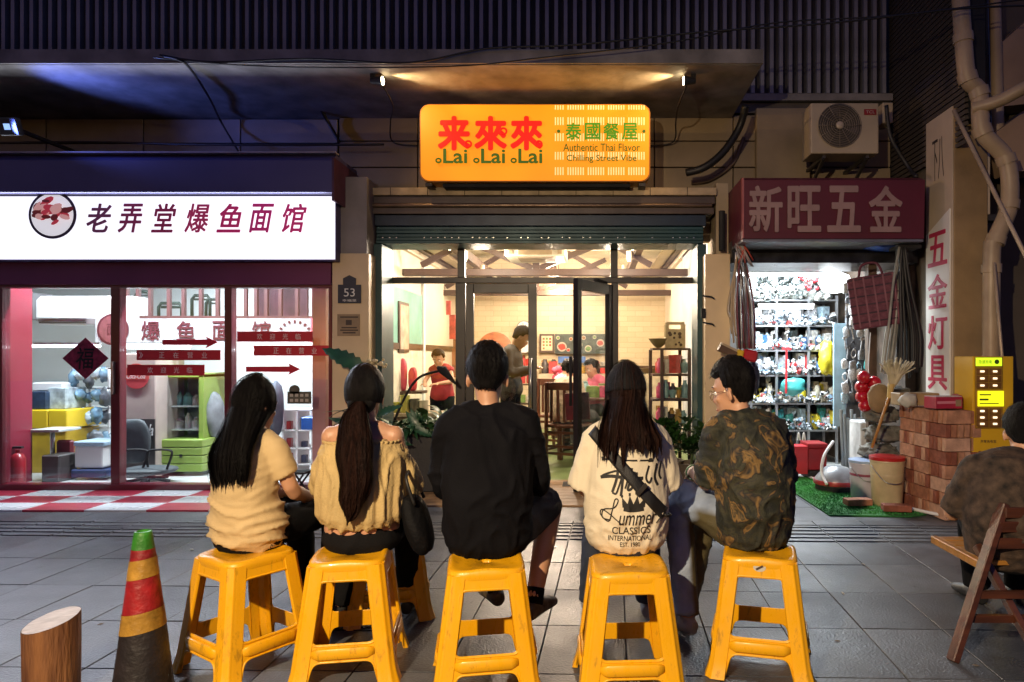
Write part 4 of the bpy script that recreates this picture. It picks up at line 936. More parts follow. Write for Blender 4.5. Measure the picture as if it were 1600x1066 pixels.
# track spot lamps
m_wbulb = M('warm_bulb', (1, .9, .7), .4, emit=(1, .82, .5), es=18, var=0, bump=0)
i = 0
wh = ['nearest the door on the left', 'second on the left', 'third on the left', 'last on the left', 'nearest the door on the right', 'second on the right', 'third on the right', 'last on the right']
for x in (-1.62, .42):
    for y in (7.6, 8.5, 9.8, 11.0):
        t = thing('track_lamp', 'warm track lamp under the ceiling beam, '+wh[i], 'lamp', (x, y, 2.5))
        B().tube([(x, y, 2.56), (x, y, 2.46)], .035, 12).obj('housing', M('cream_plastic', (.72, .66, .5), .4), t, smooth='auto')
        B().ell((x, y, 2.45), .02, 10, 6).obj('bulb', m_wbulb, t, smooth=True); i += 1
for (x, y, pw) in ((-1.3, 7.8, 150), (.2, 7.8, 150), (-.6, 9.8, 280), (-.6, 11.2, 190)):  # fill lights added to brighten the ceiling, with made-up pendants to carry them
    lamp('POINT', 'ceiling_fill', (x, y, 2.36), pw, (1, .79, .60), parent=ri, radius=.12)
    B().tube([(x, y, 2.47), (x, y, ZC)], .006, 6).ell((x, y, 2.52), .05, 12, 8).obj('fill_pendant', m_beam, ri)
# wall scallops
for x, s in ((XL+.22, 1), (XR-.22, -1)):
    for y in (7.35, 7.85, 8.5):
        o = lamp('SPOT', 'wall_washer', (x, y, 2.58), 14, (1, .82, .6), spot=R(70), blend=.7, parent=ri, radius=.02); aim(o, (x-.25*s, y, 1.4), (x, y, 2.58))
# picture on the left wall, things on the wall
def flat(name, mat, px0, px1, py0, py1, d, dep, lab, cat, bev=0): return simple(name, mat, px0, px1, py0, py1, d, dep, lab, cat, bev)
fp = thing('picture_frame', 'tall narrow brown framed picture on the left wall of the restaurant', 'picture', (XL+.02, 9.0, 1.6))
B().box(XL+.012, XL+.035, 8.6, 9.05, 1.30, 1.95).obj('frame', m_beam, fp, bevel=.004)
B().box(XL+.03, XL+.04, 8.64, 9.01, 1.34, 1.91).obj('print', M('print_pink', (.6, .4, .3), .6, var=.2, scale=8), fp)
# red hangings at the back left
for i, (px, py0, py1, w_) in enumerate(((702, 492, 530, 9), (708, 498, 545, 8), (697, 470, 492, 7), (706, 545, 590, 8))):
    flat('wall_hanging', [M('hang_red', (.5, .06, .04), .6, var=.3, scale=14), M('hang_brown', (.3, .12, .05), .6, var=.3)][i % 2], px, px+w_, py0, py1, 9.9+i*.05, .03,
         ['red hanging beside the brown door post', 'long brown hanging beside the red one', 'small red hanging highest on the left', 'lowest brown hanging behind the left pane'][i], 'hanging')
# rear wall: wooden disc, clocks, menu boards
wd_ = tag(B().lathe([(.30, 0), (.30, .05), (.27, .06)], seg=40, m=Matrix.Translation(P(774, 547, 11.5))@RX).obj('round_wood_disc', M('disc_wood', (.42, .13, .05), .45, var=.3, scale=4, stretch=(1, 1, 9)), smooth='auto'), 'large round reddish wooden disc on the rear wall', 'wall disc')
for i, py in enumerate((513, 541)):
    c = P(819, py, 12.1)
    ck_ = thing('wall_clock', ['upper white round clock on the rear wall', 'lower white round clock on the rear wall'][i], 'clock', c)
    B().lathe([(.135, 0), (.135, .03), (.12, .035)], seg=28, m=Matrix.Translation(c)@RX).obj('case', M('clock_rim', (.25, .27, .24), .4), ck_, smooth='auto')
    B().lathe([(.118, 0), (.118, .002)], seg=28, m=Matrix.Translation(c+Vector((0, -.037, 0)))@RX).obj('dial', m_white, ck_)
    B().beam(c+Vector((0, -.042, 0)), c+Vector((.04, -.042, .06)), .004, .01).obj('hand', m_black, ck_)
    B().beam(c+Vector((0, -.042, 0)), c+Vector((-.02, -.042, .09)), .004, .008).obj('hand', m_black, ck_)
mb = thing('framed_menu', 'dark framed pale menu board on the rear wall', 'menu board', P(854, 537, 12.1))
B().box(PX(843, 12.1), PX(866, 12.1), 12.08, 12.14, PZ(551, 12.1), PZ(522, 12.1)).obj('frame', m_beam, mb)
B().box(PX(846, 12.07), PX(863, 12.07), 12.07, 12.08, PZ(548, 12.1), PZ(525, 12.1)).obj('sheet', M('menu_cream', (.62, .55, .36), .6), mb)
rng = random.Random(2)
for k in range(10):
    B().box(PX(848+(k % 3)*5, 12.06), PX(851+(k % 3)*5, 12.06), 12.064, 12.068, PZ(531+(k//3)*5, 12.06), PZ(528+(k//3)*5, 12.06)).obj('dish_print', M(['dish_brown', 'dish_green', 'dish_red'][k % 3], [(.3, .12, .03), (.12, .25, .05), (.45, .04, .02)][k % 3], .6), mb)
gm = thing('dish_menu_panel', 'dark green menu panel with photographs of dishes on the rear wall', 'menu board', P(905, 537, 12.1))
B().box(PX(867, 12.1), PX(948, 12.1), 12.07, 12.12, PZ(553, 12.1), PZ(522, 12.1)).obj('panel', M('menu_green', (.045, .065, .045), .5, var=.4, scale=12), gm)
for k, (px, py) in enumerate(((878, 542), (905, 539), (919, 545), (938, 536), (892, 530), (929, 527), (888, 547), (912, 528), (872, 528))):
    c = P(px, py, 12.06); r_ = (7.5, 5, 5.5, 6, 3, 3, 3, 3.5, 3)[k]*12.06/F
    B().lathe([(r_, 0), (r_, .004)], seg=18, m=Matrix.Translation(c)@RX).obj('dish_plate', M('dish_white', (.48, .42, .33), .5), gm)
    lump(c+Vector((0, -.006, 0)), (r_*.7, .006, r_*.6), k, .45, 3, 3).obj('dish_food', M(['dish_red', 'dish_brown', 'dish_green'][k % 3], (.4, .05, .02), .5), gm)
flat('blue_board', M('board_blue', (.06, .16, .45), .5, var=.3, scale=10), 872, 915, 557, 567, 11.9, .1, 'blue lit board below the dish menu panel', 'board')
kc = thing('kitchen_counter', 'pale counter with shelves at the back of the dining room', 'counter', (.1, 11.8, 0))
B().box(PX(842, 11.8), XR, 11.7, 12.15, 0, .95).obj('counter_base', M('counter_pale', (.5, .42, .3), .5, var=.2), kc)
B().box(PX(842, 11.8), XR, 11.8, 12.15, PZ(575, 11.8), PZ(572, 11.8)).obj('shelf_board', m_beam, kc)
rng = random.Random(21)
pal = [('item_pink', (.7, .08, .2)), ('item_red', (.6, .04, .04)), ('item_white', (.75, .7, .6)), ('item_dark', (.06, .05, .05)), ('item_cyan', (.3, .5, .5)), ('item_amber', (.6, .35, .08)), ('item_leaf', (.2, .32, .08))]
def goods(n_, xr, y, z, hr, wr, labf, cat, names=('jar', 'bowl', 'carton')):
    for k in range(n_):
        x = xr[0]+(xr[1]-xr[0])*(k+.5)/n_+rng.uniform(-.01, .01); h_ = rng.uniform(*hr); w_ = rng.uniform(*wr); ci = rng.randrange(len(pal)); pn_, pc_ = pal[ci]
        m_ = M(pn_, pc_, .45, var=.25, scale=18); ty = rng.randrange(3); b = B()
        if ty == 0: b.lathe([(w_*.45, 0), (w_*.5, .02), (w_*.5, h_*.7), (w_*.28, h_*.85), (w_*.3, h_)], (x, y, z), 12)
        elif ty == 1: b.lathe([(w_*.3, 0), (w_*.5, h_*.45), (w_*.55, h_*.6), (w_*.5, h_*.58), (.01, h_*.3)], (x, y, z), 12)
        else: b.boxc((x, y, z+h_/2), (w_, w_*.8, h_), (0, 0, rng.uniform(-.3, .3)))
        tag(b.obj(names[ty], m_, smooth='auto' if ty < 2 else False), labf(pn_.split('_')[1], names[ty], k), cat if ty != 1 else 'bowl')
ordw = ['first', 'second', 'third', 'fourth', 'fifth', 'sixth', 'seventh', 'eighth', 'ninth', 'tenth', 'eleventh', 'twelfth', 'thirteenth', 'fourteenth']
goods(9, (PX(846, 11.8), PX(950, 11.8)), 11.85, .955, (.12, .3), (.08, .15), lambda c, n_, k: '%s %s on the kitchen counter, %s from the left' % (c, n_, ordw[k]), 'container')
goods(8, (PX(846, 11.9), PX(950, 11.9)), 11.95, PZ(572, 11.8)+.002, (.08, .14), (.08, .14), lambda c, n_, k: '%s %s on the board above the kitchen counter, %s from the left' % (c, n_, ordw[k]), 'container')
# tall dark shelf by the clocks
ts = thing('tall_shelf', 'tall dark shelf with red goods behind the left door leaf', 'shelf', (PX(822, 11.0), 11, 0))
for px in (811, 830): B().box(PX(px, 11), PX(px+3, 11), 10.9, 11.1, 0, PZ(551, 11)).obj('upright', m_beam, ts)
for py in (551, 575, 600, 630, 660): B().box(PX(811, 11), PX(833, 11), 10.9, 11.1, PZ(py+2, 11), PZ(py, 11)).obj('board', m_beam, ts)
for q_, py in enumerate((574, 599, 629, 659)):
    goods(2, (PX(814, 11), PX(829, 11)), 11, PZ(py, 11), (.12, .2), (.06, .09), lambda c, n_, k, q_=q_: '%s %s on board %s of the tall dark shelf, %s' % (c, n_, ['one', 'two', 'three', 'four'][q_], ['left', 'right'][k]), 'container')
# display rack by the right pane
er = thing('display_rack', 'dark open display rack behind the right pane of the restaurant', 'rack', (PX(1052, 7.3), 7.35, 0))
m_rk = M('rack_wood', (.05, .02, .015), .45)
d = 7.15
for px, yy in ((1014, 7.5), (1032, 7.15), (1075, 7.15), (1060, 7.5)):
    B().box(PX(px, yy), PX(px+5, yy), yy, yy+.035, 0, PZ(546, 7.15)).obj('post', m_rk, er)
for py in (544, 585, 624, 664, 700):
    B().box(PX(1020, d), PX(1079, d), 7.16, 7.52, PZ(py+3, d), PZ(py, d)).obj('shelf', m_rk, er)
for q_, py in enumerate((584, 623, 663, 699)):
    for yy, w2 in ((7.25, 'front'), (7.42, 'rear')):
        goods(5, (PX(1026, yy), PX(1074, yy)), yy, PZ(py, 7.15)+.003, (.12, .2), (.05, .09), lambda c, n_, k, q_=q_, w2=w2: '%s %s in the %s row of shelf %s of the display rack, %s from left' % (c, n_, w2, ['one', 'two', 'three', 'four'][q_], ordw[k]), 'container')
# floral tray standing on the rack and boat bowl
tr_ = thing('floral_tray', 'cream carrier box with cut-out handle and dark flowers on top of the display rack', 'tray', (PX(1056, 7.3), 7.3, PZ(544, 7.15)+.003))
zz = PZ(544, 7.15)+.003
for yy in (7.24, 7.38):
    b = B(); x0, x1 = PX(1040, 7.24), PX(1071, 7.24)
    b.box(x0, x1, yy, yy+.012, zz, zz+.2); b.box(x0, x0+.035, yy, yy+.012, zz+.2, zz+.25); b.box(x1-.035, x1, yy, yy+.012, zz+.2, zz+.25); b.box(x0+.01, x1-.01, yy, yy+.012, zz+.25, zz+.275)
    b.obj('end_panel', M('tray_cream', (.5, .4, .22), .5, scale=15), tr_)
for x in (x0, x1-.012): B().box(x, x+.012, 7.252, 7.38, zz, zz+.12).obj('side_panel', MATS['tray_cream'], tr_)
for k in range(9):
    c = Vector((x0+.03+rng.random()*.15, 7.237, zz+.03+rng.random()*.14)); B().lathe([(.012+.01*rng.random(), 0), (.012, .003)], seg=6, m=Matrix.Translation(c)@RX).obj('flower_print', M('flower_ink', (.06, .03, .02), .6), tr_)
tag(B().lathe([(.02, 0), (.06, .03), (.11, .1), (.105, .1), (.05, .04)], (PX(1029, 7.3), 7.3, zz), 16).obj('boat_bowl', M('bowl_olive', (.22, .18, .1), .5), smooth='auto'), 'flared olive bowl left of the floral carrier box', 'bowl')

# left counter with red seats, pots
ct = thing('serving_counter', 'serving counter behind the left pane of the restaurant', 'counter', (-1.6, 8.0, 0))
B().box(PX(602, 8), PX(712, 8), 7.9, 8.3, 0, PZ(650, 8)).obj('counter_base', M('counter_wood', (.16, .08, .04), .5), ct)
B().box(PX(600, 8), PX(716, 8), 7.85, 8.35, PZ(650, 8), PZ(645, 8)).obj('counter_top', M('counter_top', (.5, .4, .28), .4), ct)
zt = PZ(645, 8)+.002
for k, (px, h_, c_, l) in enumerate(((618, .12, (.5, .52, .1), 'yellow green pot at the left of the serving counter'), (633, .2, (.55, .55, .12), 'tall yellow green pot on the serving counter'), (648, .16, (.1, .1, .07), 'dark steel pot between the two pot groups'), (662, .14, (.4, .38, .3), 'pale pot on the serving counter near the woman in red'))):
    tag(B().lathe([(.05, 0), (.058, .01), (.055, h_*.9), (.06, h_), (.05, h_), (.05, .02)], (PX(px, 8), 8.0, zt), 18).obj('pot', M('pot_%s' % 'abcd'[k], c_, .35), smooth='auto'), l, 'pot')
rs = thing('red_shelf', 'wall shelf holding red and pink seats behind the left pane', 'shelf', (PX(625, 8.8), 8.8, PZ(612, 8.8)))
B().box(PX(598, 8.8), PX(662, 8.8), 8.7, 9.0, PZ(615, 8.8), PZ(611, 8.8)).obj('board', m_beam, rs)
for k, (px, w_, h_) in enumerate(((608, 9, 40), (628, 14, 50), (645, 12, 36))):
    b = lump(P(px, 611-h_/2, 8.8), (w_*.0082*.55*1.0, .05, h_*.0082*.52), k, .06, 3, 1.2, .6)
    tag(b.obj('toy_seat', M(['seat_crimson', 'seat_pink', 'seat_red'][k], [(.45, .05, .05), (.7, .1, .14), (.55, .05, .06)][k], .4), smooth=True), ['crimson rounded seat leftmost on the wall shelf', 'tallest pink rounded seat in the middle of the wall shelf', 'red rounded seat rightmost on the wall shelf'][k], 'seat')
# arched black lamp
al = thing('arched_lamp', 'black arched arm lamp bending over the planter behind the glass', 'lamp', P(610, 700, 6.6))
B().tube(smooth_path([P(606, 720, 6.55), P(612, 672, 6.55), P(632, 622, 6.55), P(655, 590, 6.55), P(690, 579, 6.55)], 6), .012, 8).obj('arm', m_black, al, smooth=True)
B().tube([P(683, 574, 6.55), P(692, 578, 6.55), P(712, 600, 6.55)], [.015, .045, .01], 12).obj('shade', m_black, al, smooth=True)

# hardware door items in 05
# ================================================================== HARDWARE SHOP (right)
ha = thing('red_awning_sign', 'dark red box awning with four pale characters over the hardware shop', 'sign', (2.0, 6.3, 2.5))
m_aw = M('awning_red', (.105, .009, .022), .55, var=.12, scale=3, bump=.1, bscale=12)
xl, xr = 1.275, 2.84; yf = 5.9; zb, zt = PZ(373, yf), PZ(279, yf)
b = B(); b.prism([(yf, zb), (6.9, zb), (6.9, zt+.02), (yf+.06, zt+.02), (yf-.02, zt-.02)], xr-xl, Matrix(((0, 0, 1, xl), (1, 0, 0, 0), (0, 1, 0, 0), (0, 0, 0, 1)))); b.obj('box', m_aw, ha)
B().box(xl-.008, xl+.006, yf-.025, yf+.02, zb, zt).obj('corner_strip', M('strip_pale', (.4, .12, .12), .5), ha)
B().box(xl, xr, yf+.01, 6.4, zb-.025, zb-.004).obj('bottom_trim', M('trim_grey', (.25, .25, .28), .4, metal=.5), ha)
m_ach = M('awning_char', (.32, .20, .19), .6, var=.1)
for ch, px in zip('新旺五金', (1196, 1256, 1318, 1383)):
    text(ch, (PX(px, 5.89), yf-.022, PZ(327, 5.89)), .29, .40, m_ach, ha, 'character', extrude=.003, bold=.022)
hi = thing('hardware_room', 'crowded bright hardware shop interior', 'room', (2.1, 8, 0))
m_hw = M('hardware_wall', (.5, .52, .55), .7, var=.2, scale=3)
B().box(1.27, 3.3, 9.4, 9.5, 0, 2.7).obj('rear_wall', m_hw, hi); B().box(PX(1170, 7.9), PX(1310, 7.9), 8.39, 8.41, 0, PZ(470, 7.9)).obj('rack_gap_shade', M('gap_shade_dark', (.035, .04, .05), .6, var=.4, scale=9), hi)  # dark sheet added behind the rack, painting the shade in gaps between goods
B().box(1.2, 1.29, 7.0, 9.4, 0, 2.7).obj('left_wall', m_hw, hi)
B().box(2.95, 3.05, 6.5, 9.4, 0, 2.7).obj('right_wall', M('timber_dark', (.10, .07, .05), .7, var=.4, scale=6), hi)
B().box(2.58, 2.66, 6.45, 6.53, .01, 2.3).obj('timber_post', M('timber_brown', (.12, .075, .045), .7, var=.3), hi)
B().box(1.2, 3.05, 6.9, 9.5, 2.6, 2.66).obj('ceiling', m_hw, hi)
B().box(1.27, 3.0, 6.35, 7.0, PZ(412, 6.4), PZ(378, 6.4)).obj('door_track', M('track_dark', (.06, .06, .07), .3, metal=.6, var=.4), hi)
B().box(1.2, 3.05, 6.9, 9.5, -.04, .006).obj('shop_floor', M('hardware_floor', (.5, .52, .5), .35, var=.15), hi)
tube_light((2.0, 7.25, 2.12), 1.0, 'tube lamp just inside the hardware shop doorway', power=62)
tube_light((2.1, 7.7, 2.45), 1.2, 'tube lamp over the rack in the hardware shop', power=80)
tube_light((PX(1215, 7.9), 7.55, PZ(484, 7.9)), .6, 'short tube lamp at the top left of the hardware rack', power=14)
tag(B().lathe([(.04, 0), (.15, -.05), (.17, -.12), (.12, -.22), (.02, -.24)], P(1304, 424, 7.4), 18).obj('globe_lamp', M('globe_glow', (.9, .9, .9), .4, emit=(.9, .95, 1), es=3, var=0, bump=0), smooth='auto'), 'bright white drum lamp hanging at the top right inside the hardware shop', 'lamp')
# rack
rk = thing('storage_rack', 'tall steel storage rack full of packets in the hardware shop', 'rack', (PX(1245, 7.9), 8, 0))
m_sr_ = M('rack_steel', (.35, .37, .4), .35, metal=.6, var=.1)
D1 = 7.9
for px in (1172, 1212, 1262, 1306):
    B().box(PX(px, D1), PX(px+3.5, D1), D1, D1+.03, 0, PZ(462, D1)).obj('post', m_sr_, rk)
    B().box(PX(px, D1), PX(px+3.5, D1), D1+.45, D1+.48, 0, PZ(462, D1)).obj('post', m_sr_, rk)
shelves = (468, 508, 547, 586, 630, 672)
for py in shelves: B().box(PX(1170, D1), PX(1310, D1), D1+.002, D1+.47, PZ(py+2.5, D1), PZ(py, D1)).obj('shelf_board', m_sr_, rk)
rng = random.Random(31)
palh = [('pale blue', (.42, .6, .72)), ('white', (.75, .77, .78)), ('grey', (.3, .32, .35)), ('black', (.03, .03, .035)), ('cream', (.62, .6, .48)), ('blue', (.06, .2, .5)), ('teal', (.06, .4, .4)), ('yellow', (.7, .6, .03)), ('red', (.55, .04, .05)), ('silver', (.5, .52, .55))]
pools = [(0, 1, 2, 9, 9), (0, 0, 1, 5, 1), (0, 0, 1, 8, 5, 2), (4, 4, 1, 5, 7), (6, 0, 7, 3, 1), (1, 9, 5, 0, 2)]
meshpool = {}
def item_mesh(kind, v, mat):
    key = (kind, v, mat.name)
    if key in meshpool: return meshpool[key]
    r = random.Random(v*13+hash(kind) % 7 if False else v*13+len(kind)); b = B()
    if kind == 'packet': b = lump((0, 0, .5), (.5, .4, .5), v, .3, 2, 1.8, .6)
    elif kind == 'coil':
        for q in range(3): b.tube([Vector((.36*cos(a)+.05*q, -.1+q*.12, .36+.05*q+.36*sin(a))) for a in [2*pi*i/14 for i in range(15)]], .035, 6, caps=False)
    elif kind == 'bottle': b.lathe([(.3, 0), (.34, .05), (.34, .6), (.16, .8), (.16, 1)], (0, 0, 0), 10)
    elif kind == 'carton': b.boxc((0, 0, .5), (.9, .8, 1), (0, 0, r.uniform(-.25, .25)))
    elif kind == 'tool': b.boxc((0, 0, .55), (.16, .2, 1.1), (0, r.uniform(-.3, .3), 0)); b.boxc((.05, 0, 1.0), (.6, .2, .2), (0, r.uniform(-.3, .3), 0))
    me = b.mesh(kind, smooth=kind != 'carton' and kind != 'tool'); me.materials.append(mat); meshpool[key] = me; return me
bays = (('left', 1174, 1210), ('middle', 1215, 1260), ('right', 1265, 1304))
lev = ('top', 'second', 'third', 'fourth', 'fifth', 'lowest')
for si, py in enumerate(shelves[1:]):
    for bn, a, c in bays:
        for row, yy in (('front', D1+.1), ('rear', D1+.32)):
            nn = 8
            for k in range(nn):
                ci = pools[si][rng.randrange(len(pools[si]))]; cn, cc_ = palh[ci]
                kd = ['packet', 'packet', 'carton', 'coil', 'carton', 'tool'][rng.randrange(6)]
                me = item_mesh(kd, rng.randrange(3), M('ware_'+cn.replace(' ', '_'), cc_, .35, var=.3, scale=6, bump=.4, bscale=9))
                h_ = rng.uniform(.13, .275) if row == 'rear' else rng.uniform(.08, .25); w_ = rng.uniform(.06, .11)
                o = link(kd, me, None); x = PX(a+(c-a)*(k+.5)/nn, D1+.1)
                o.location = (x+rng.uniform(-.01, .01), yy, PZ(py, D1)+.002); o.scale = (w_, w_*1.3, h_); o.rotation_euler = (0, 0, rng.uniform(-.4, .4))
                tag(o, '%s %s on rack shelf, %s level, %s bay, %s row, number %s from left' % (cn, kd, lev[si+1] if si < 5 else 'lowest', bn, row, ordw[k]), 'ware', 'wares on the steel rack')
# loose small goods in front of the packets: nobody could count them
m_small = M('small_goods', (.4, .45, .5), .4, var=0, bump=0); n = m_small.node_tree; vo = n.nodes.new('ShaderNodeTexVoronoi'); vo.inputs['Scale'].default_value = 16
ge = n.nodes.new('ShaderNodeNewGeometry'); n.links.new(ge.outputs['Position'], vo.inputs['Vector']); sp_ = n.nodes.new('ShaderNodeSeparateColor'); n.links.new(vo.outputs['Color'], sp_.inputs[0])
cr = n.nodes.new('ShaderNodeValToRGB'); cr.color_ramp.interpolation = 'CONSTANT'; n.links.new(sp_.outputs[0], cr.inputs[0]); n.links.new(cr.outputs[0], n.nodes['Principled BSDF'].inputs['Base Color'])
cr.color_ramp.elements[0].color = (.02, .025, .03, 1); cr.color_ramp.elements[1].position = .18; cr.color_ramp.elements[1].color = (.5, .6, .68, 1)
for ps, c_ in ((.34, (.75, .78, .8, 1)), (.5, (.10, .13, .16, 1)), (.62, (.25, .4, .55, 1)), (.74, (.6, .62, .58, 1)), (.86, (.03, .04, .05, 1)), (.93, (.4, .05, .05, 1))):
    q = cr.color_ramp.elements.new(ps); q.color = c_
sg = B(); rng = random.Random(91)
for si, py in enumerate(shelves[1:]):
    for k in range(150):
        px = rng.uniform(1173, 1306); z_ = PZ(py, D1)+.004+abs(rng.gauss(0, .05)); s_ = rng.uniform(.012, .03)
        sg.boxc((PX(px, D1), D1+rng.uniform(-.03, .04), min(z_, PZ(py, D1)+.2)+s_/2), (s_*rng.uniform(.6, 1.8), s_, s_*rng.uniform(.5, 1.6)), (rng.uniform(-1, 1), rng.uniform(-1, 1), rng.uniform(-1, 1)))
tag(sg.obj('small_hardware', m_small), 'loose small hardware goods crowding the shelf edges of the steel rack', 'hardware', kind='stuff')
# distinctive items
tag(lump(P(1292, 560, 7.8), (.1, .08, .2), 3, .3, 3).obj('yellow_tools', M('ware_yellow', (.7, .6, .03), .4), smooth=True), 'large yellow black tool bag hanging at the right bay of the rack', 'bag')
tag(lump(P(1238, 604, 7.8), (.14, .06, .1), 5, .3, 3).obj('teal_bag', M('ware_teal', (.06, .4, .4), .4), smooth=True), 'large teal bag on the fourth shelf of the steel rack', 'bag')
tag(B().beam(P(1229, 545, 7.75), P(1228, 615, 7.75), .02, .02).boxc(P(1229, 545, 7.75), (.1, .03, .03)).obj('red_hammer', M('ware_red', (.5, .03, .04), .4)), 'long red handled hammer standing before the middle bay', 'tool')
# pile of fittings above the rack: nobody could count it
hp = B(); rng = random.Random(8)
for k in range(520):
    px = rng.uniform(1174, 1296); py = 466-abs(rng.gauss(0, 1))*24
    if py < 418: py = rng.uniform(420, 464)
    c = P(px, py, D1+rng.uniform(-.05, .4)); r_ = rng.uniform(.018, .042)
    m4 = Matrix.Translation(c)@Euler((rng.uniform(0, 3), rng.uniform(0, 3), rng.uniform(0, 3))).to_matrix().to_4x4()
    hp.lathe([(r_*.7, -r_), (r_, -r_*.9), (r_, r_*.7), (r_*.65, r_), (r_*.6, -r_*.5)], seg=8, m=m4, caps=False)
tag(hp.obj('pipe_fittings', M('fitting_white', (.62, .66, .66), .4, var=.45, scale=5, col2=(.25, .30, .30)), smooth='auto'), 'heap of small white pipe fittings above the steel rack', 'fittings', kind='stuff')
hp = B()
for k in range(16):
    c = P(rng.uniform(1250, 1290), rng.uniform(422, 452), D1-.08); r_ = rng.uniform(.014, .026)
    hp.lathe([(r_*.7, -r_), (r_, -r_*.9), (r_, r_*.7), (r_*.65, r_)], seg=8, m=Matrix.Translation(c)@Euler((rng.uniform(0, 3), rng.uniform(0, 3), 0)).to_matrix().to_4x4())
tag(hp.obj('red_fittings', M('fitting_red', (.5, .03, .04), .4), smooth='auto'), 'scattered small red pipe fittings among the white heap', 'fittings', kind='stuff')
# right side wall: pegboard strip with blister packs and hanging rings
pgb = thing('pegboard', 'pale blue pegboard strip at the right of the rack', 'board', (PX(1318, 7.3), 7.3, 0))
B().box(PX(1304, 7.3), PX(1327, 7.3), 7.32, 7.35, .5, PZ(505, 7.3)).obj('board', M('peg_blue', (.35, .55, .68), .5, var=.15), pgb)
B().box(PX(1328, 7.2), PX(1362, 7.2), 7.3, 7.34, .6, PZ(440, 7.2)).obj('mesh_panel', M('peg_dark', (.12, .13, .15), .5, var=.4), pgb)
kk = 0
for i in range(11):
    for j in range(4):
        px = 1322+j*11+rng.uniform(-2, 2); py = 452+i*17+rng.uniform(-3, 3)
        if px > 1366: continue
        cn, cc_ = palh[[0, 1, 2, 3, 9, 6, 1, 9, 2][rng.randrange(9)]]
        kd = ['packet', 'coil', 'tool', 'packet'][rng.randrange(4)]
        o = link('hanging_'+kd, item_mesh(kd, rng.randrange(3), M('ware_'+cn.replace(' ', '_'), cc_, .35, var=.3, scale=6, bump=.4, bscale=9)), None)
        o.location = P(px, py+8, 7.16+rng.uniform(-.05, .06)); o.scale = (.075, .05, .12); o.rotation_euler = (0, rng.uniform(-.2, .2), rng.uniform(-.5, .5))
        tag(o, '%s %s hanging on the pegboard, row %s from the top, column %s' % (cn, kd, ordw[i], ordw[j]), 'ware', 'blister packs on the pegboard'); kk += 1
# stacked grey pipes/vacuum column
vc = B()
for k in range(7): vc.tube([P(1318+k*5, 745, 7.0+.03*(k % 2)), P(1314+k*5.5, 640+7*(k % 3), 7.0+.03*(k % 2))], .018, 8)
tag(vc.obj('pipe_bundle', M('bundle_grey', (.25, .3, .34), .3, metal=.4), smooth='auto'), 'upright bundle of grey pipes standing right of the rack', 'pipes')
# things on the floor
gb = thing('red_gift_bag', 'red shopping bag with pale handles on the floor under the rack', 'bag', P(1254, 720, 6.9))
B().box(PX(1239, 6.9), PX(1262, 6.9), 6.9, 7.1, .06, .34).obj('bag', M('bag_red', (.5, .02, .03), .4), gb)
for px in (1246, 1254): B().tube(smooth_path([P(px, 688, 6.89), P(px+2, 676, 6.89), P(px+4, 688, 6.89)], 4), .008, 6).obj('handle', m_white, gb)
rb = thing('toolbox', 'dark red toolbox with a lid beside the red bag', 'toolbox', P(1278, 720, 6.9))
B().box(PX(1263, 6.9), PX(1292, 6.9), 6.9, 7.15, .10, .32).obj('body', M('toolbox_red', (.28, .01, .015), .35), rb, bevel=.008)
B().box(PX(1262, 6.9), PX(1293, 6.9), 6.89, 7.16, .322, .37).obj('lid', M('toolbox_red', (.28, .01, .015)), rb, bevel=.006)
B().box(PX(1264, 6.9), PX(1292, 6.9), 6.88, 7.17, .006, .095).obj('plinth', m_black, rb)
ca_ = thing('floor_machine', 'low grey and red floor machine with a curved pale hose at the green mat', 'machine', P(1308, 740, 6.4))
B().lathe([(.17, .05), (.2, .07), (.2, .11), (.15, .17), (.1, .22), (.02, .24)], (PX(1310, 6.3), 6.35, .0), 24).obj('body', M('machine_grey', (.35, .37, .4), .3, metal=.3), ca_, smooth='auto')
B().lathe([(.205, .07), (.21, .09), (.205, .11)], (PX(1310, 6.3), 6.35, .0), 24).obj('red_band', M('ware_red', (.5, .03, .04)), ca_, smooth='auto')
B().lathe([(.19, .006), (.19, .06)], (PX(1310, 6.3), 6.35, .0), 24).obj('base', m_black, ca_)
B().tube(smooth_path([P(1302, 690, 6.35), P(1288, 712, 6.25), P(1284, 738, 6.2), P(1292, 757, 6.1)], 6), .014, 8).obj('hose', m_white, ca_, smooth=True)
# green mat with white edging hose
gm_ = tag(B().add and None) if False else None
b = B(); mz = .012
b.prism([(1.80, 7.0), (1.83, 5.33), (2.44, 5.29), (2.60, 5.36), (2.16, 7.0)], .012, Matrix.Translation((0, 0, .002)))
mat_g = M('turf_green', (.04, .26, .05), .9, var=.3, scale=40, bump=1, bscale=180)
gmt = tag(b.obj('green_mat', mat_g), 'green artificial grass mat in front of the hardware shop', 'mat')
b = B(); rng = random.Random(5)
for k in range(9000):
    t = rng.random(); y = 5.33+1.6*t; xa = 1.83-.02*t; xb = 2.56-.42*max(0, (y-5.36)/1.64); x = xa+(xb-xa)*rng.random(); a = rng.random()*6.28
    h_ = rng.uniform(.008, .018); dx, dy = .003*cos(a), .003*sin(a)
    b.add([(x-dx, y-dy, .014), (x+dx, y+dy, .014), (x+rng.uniform(-.008, .008), y+rng.uniform(-.008, .008), .014+h_)], [(0, 1, 2)])
tf = b.obj('mat_pile', M('turf_blade', (.06, .36, .07), .8, var=.3, scale=8, bump=0), gmt, recalc=False); tf['kind'] = 'stuff'
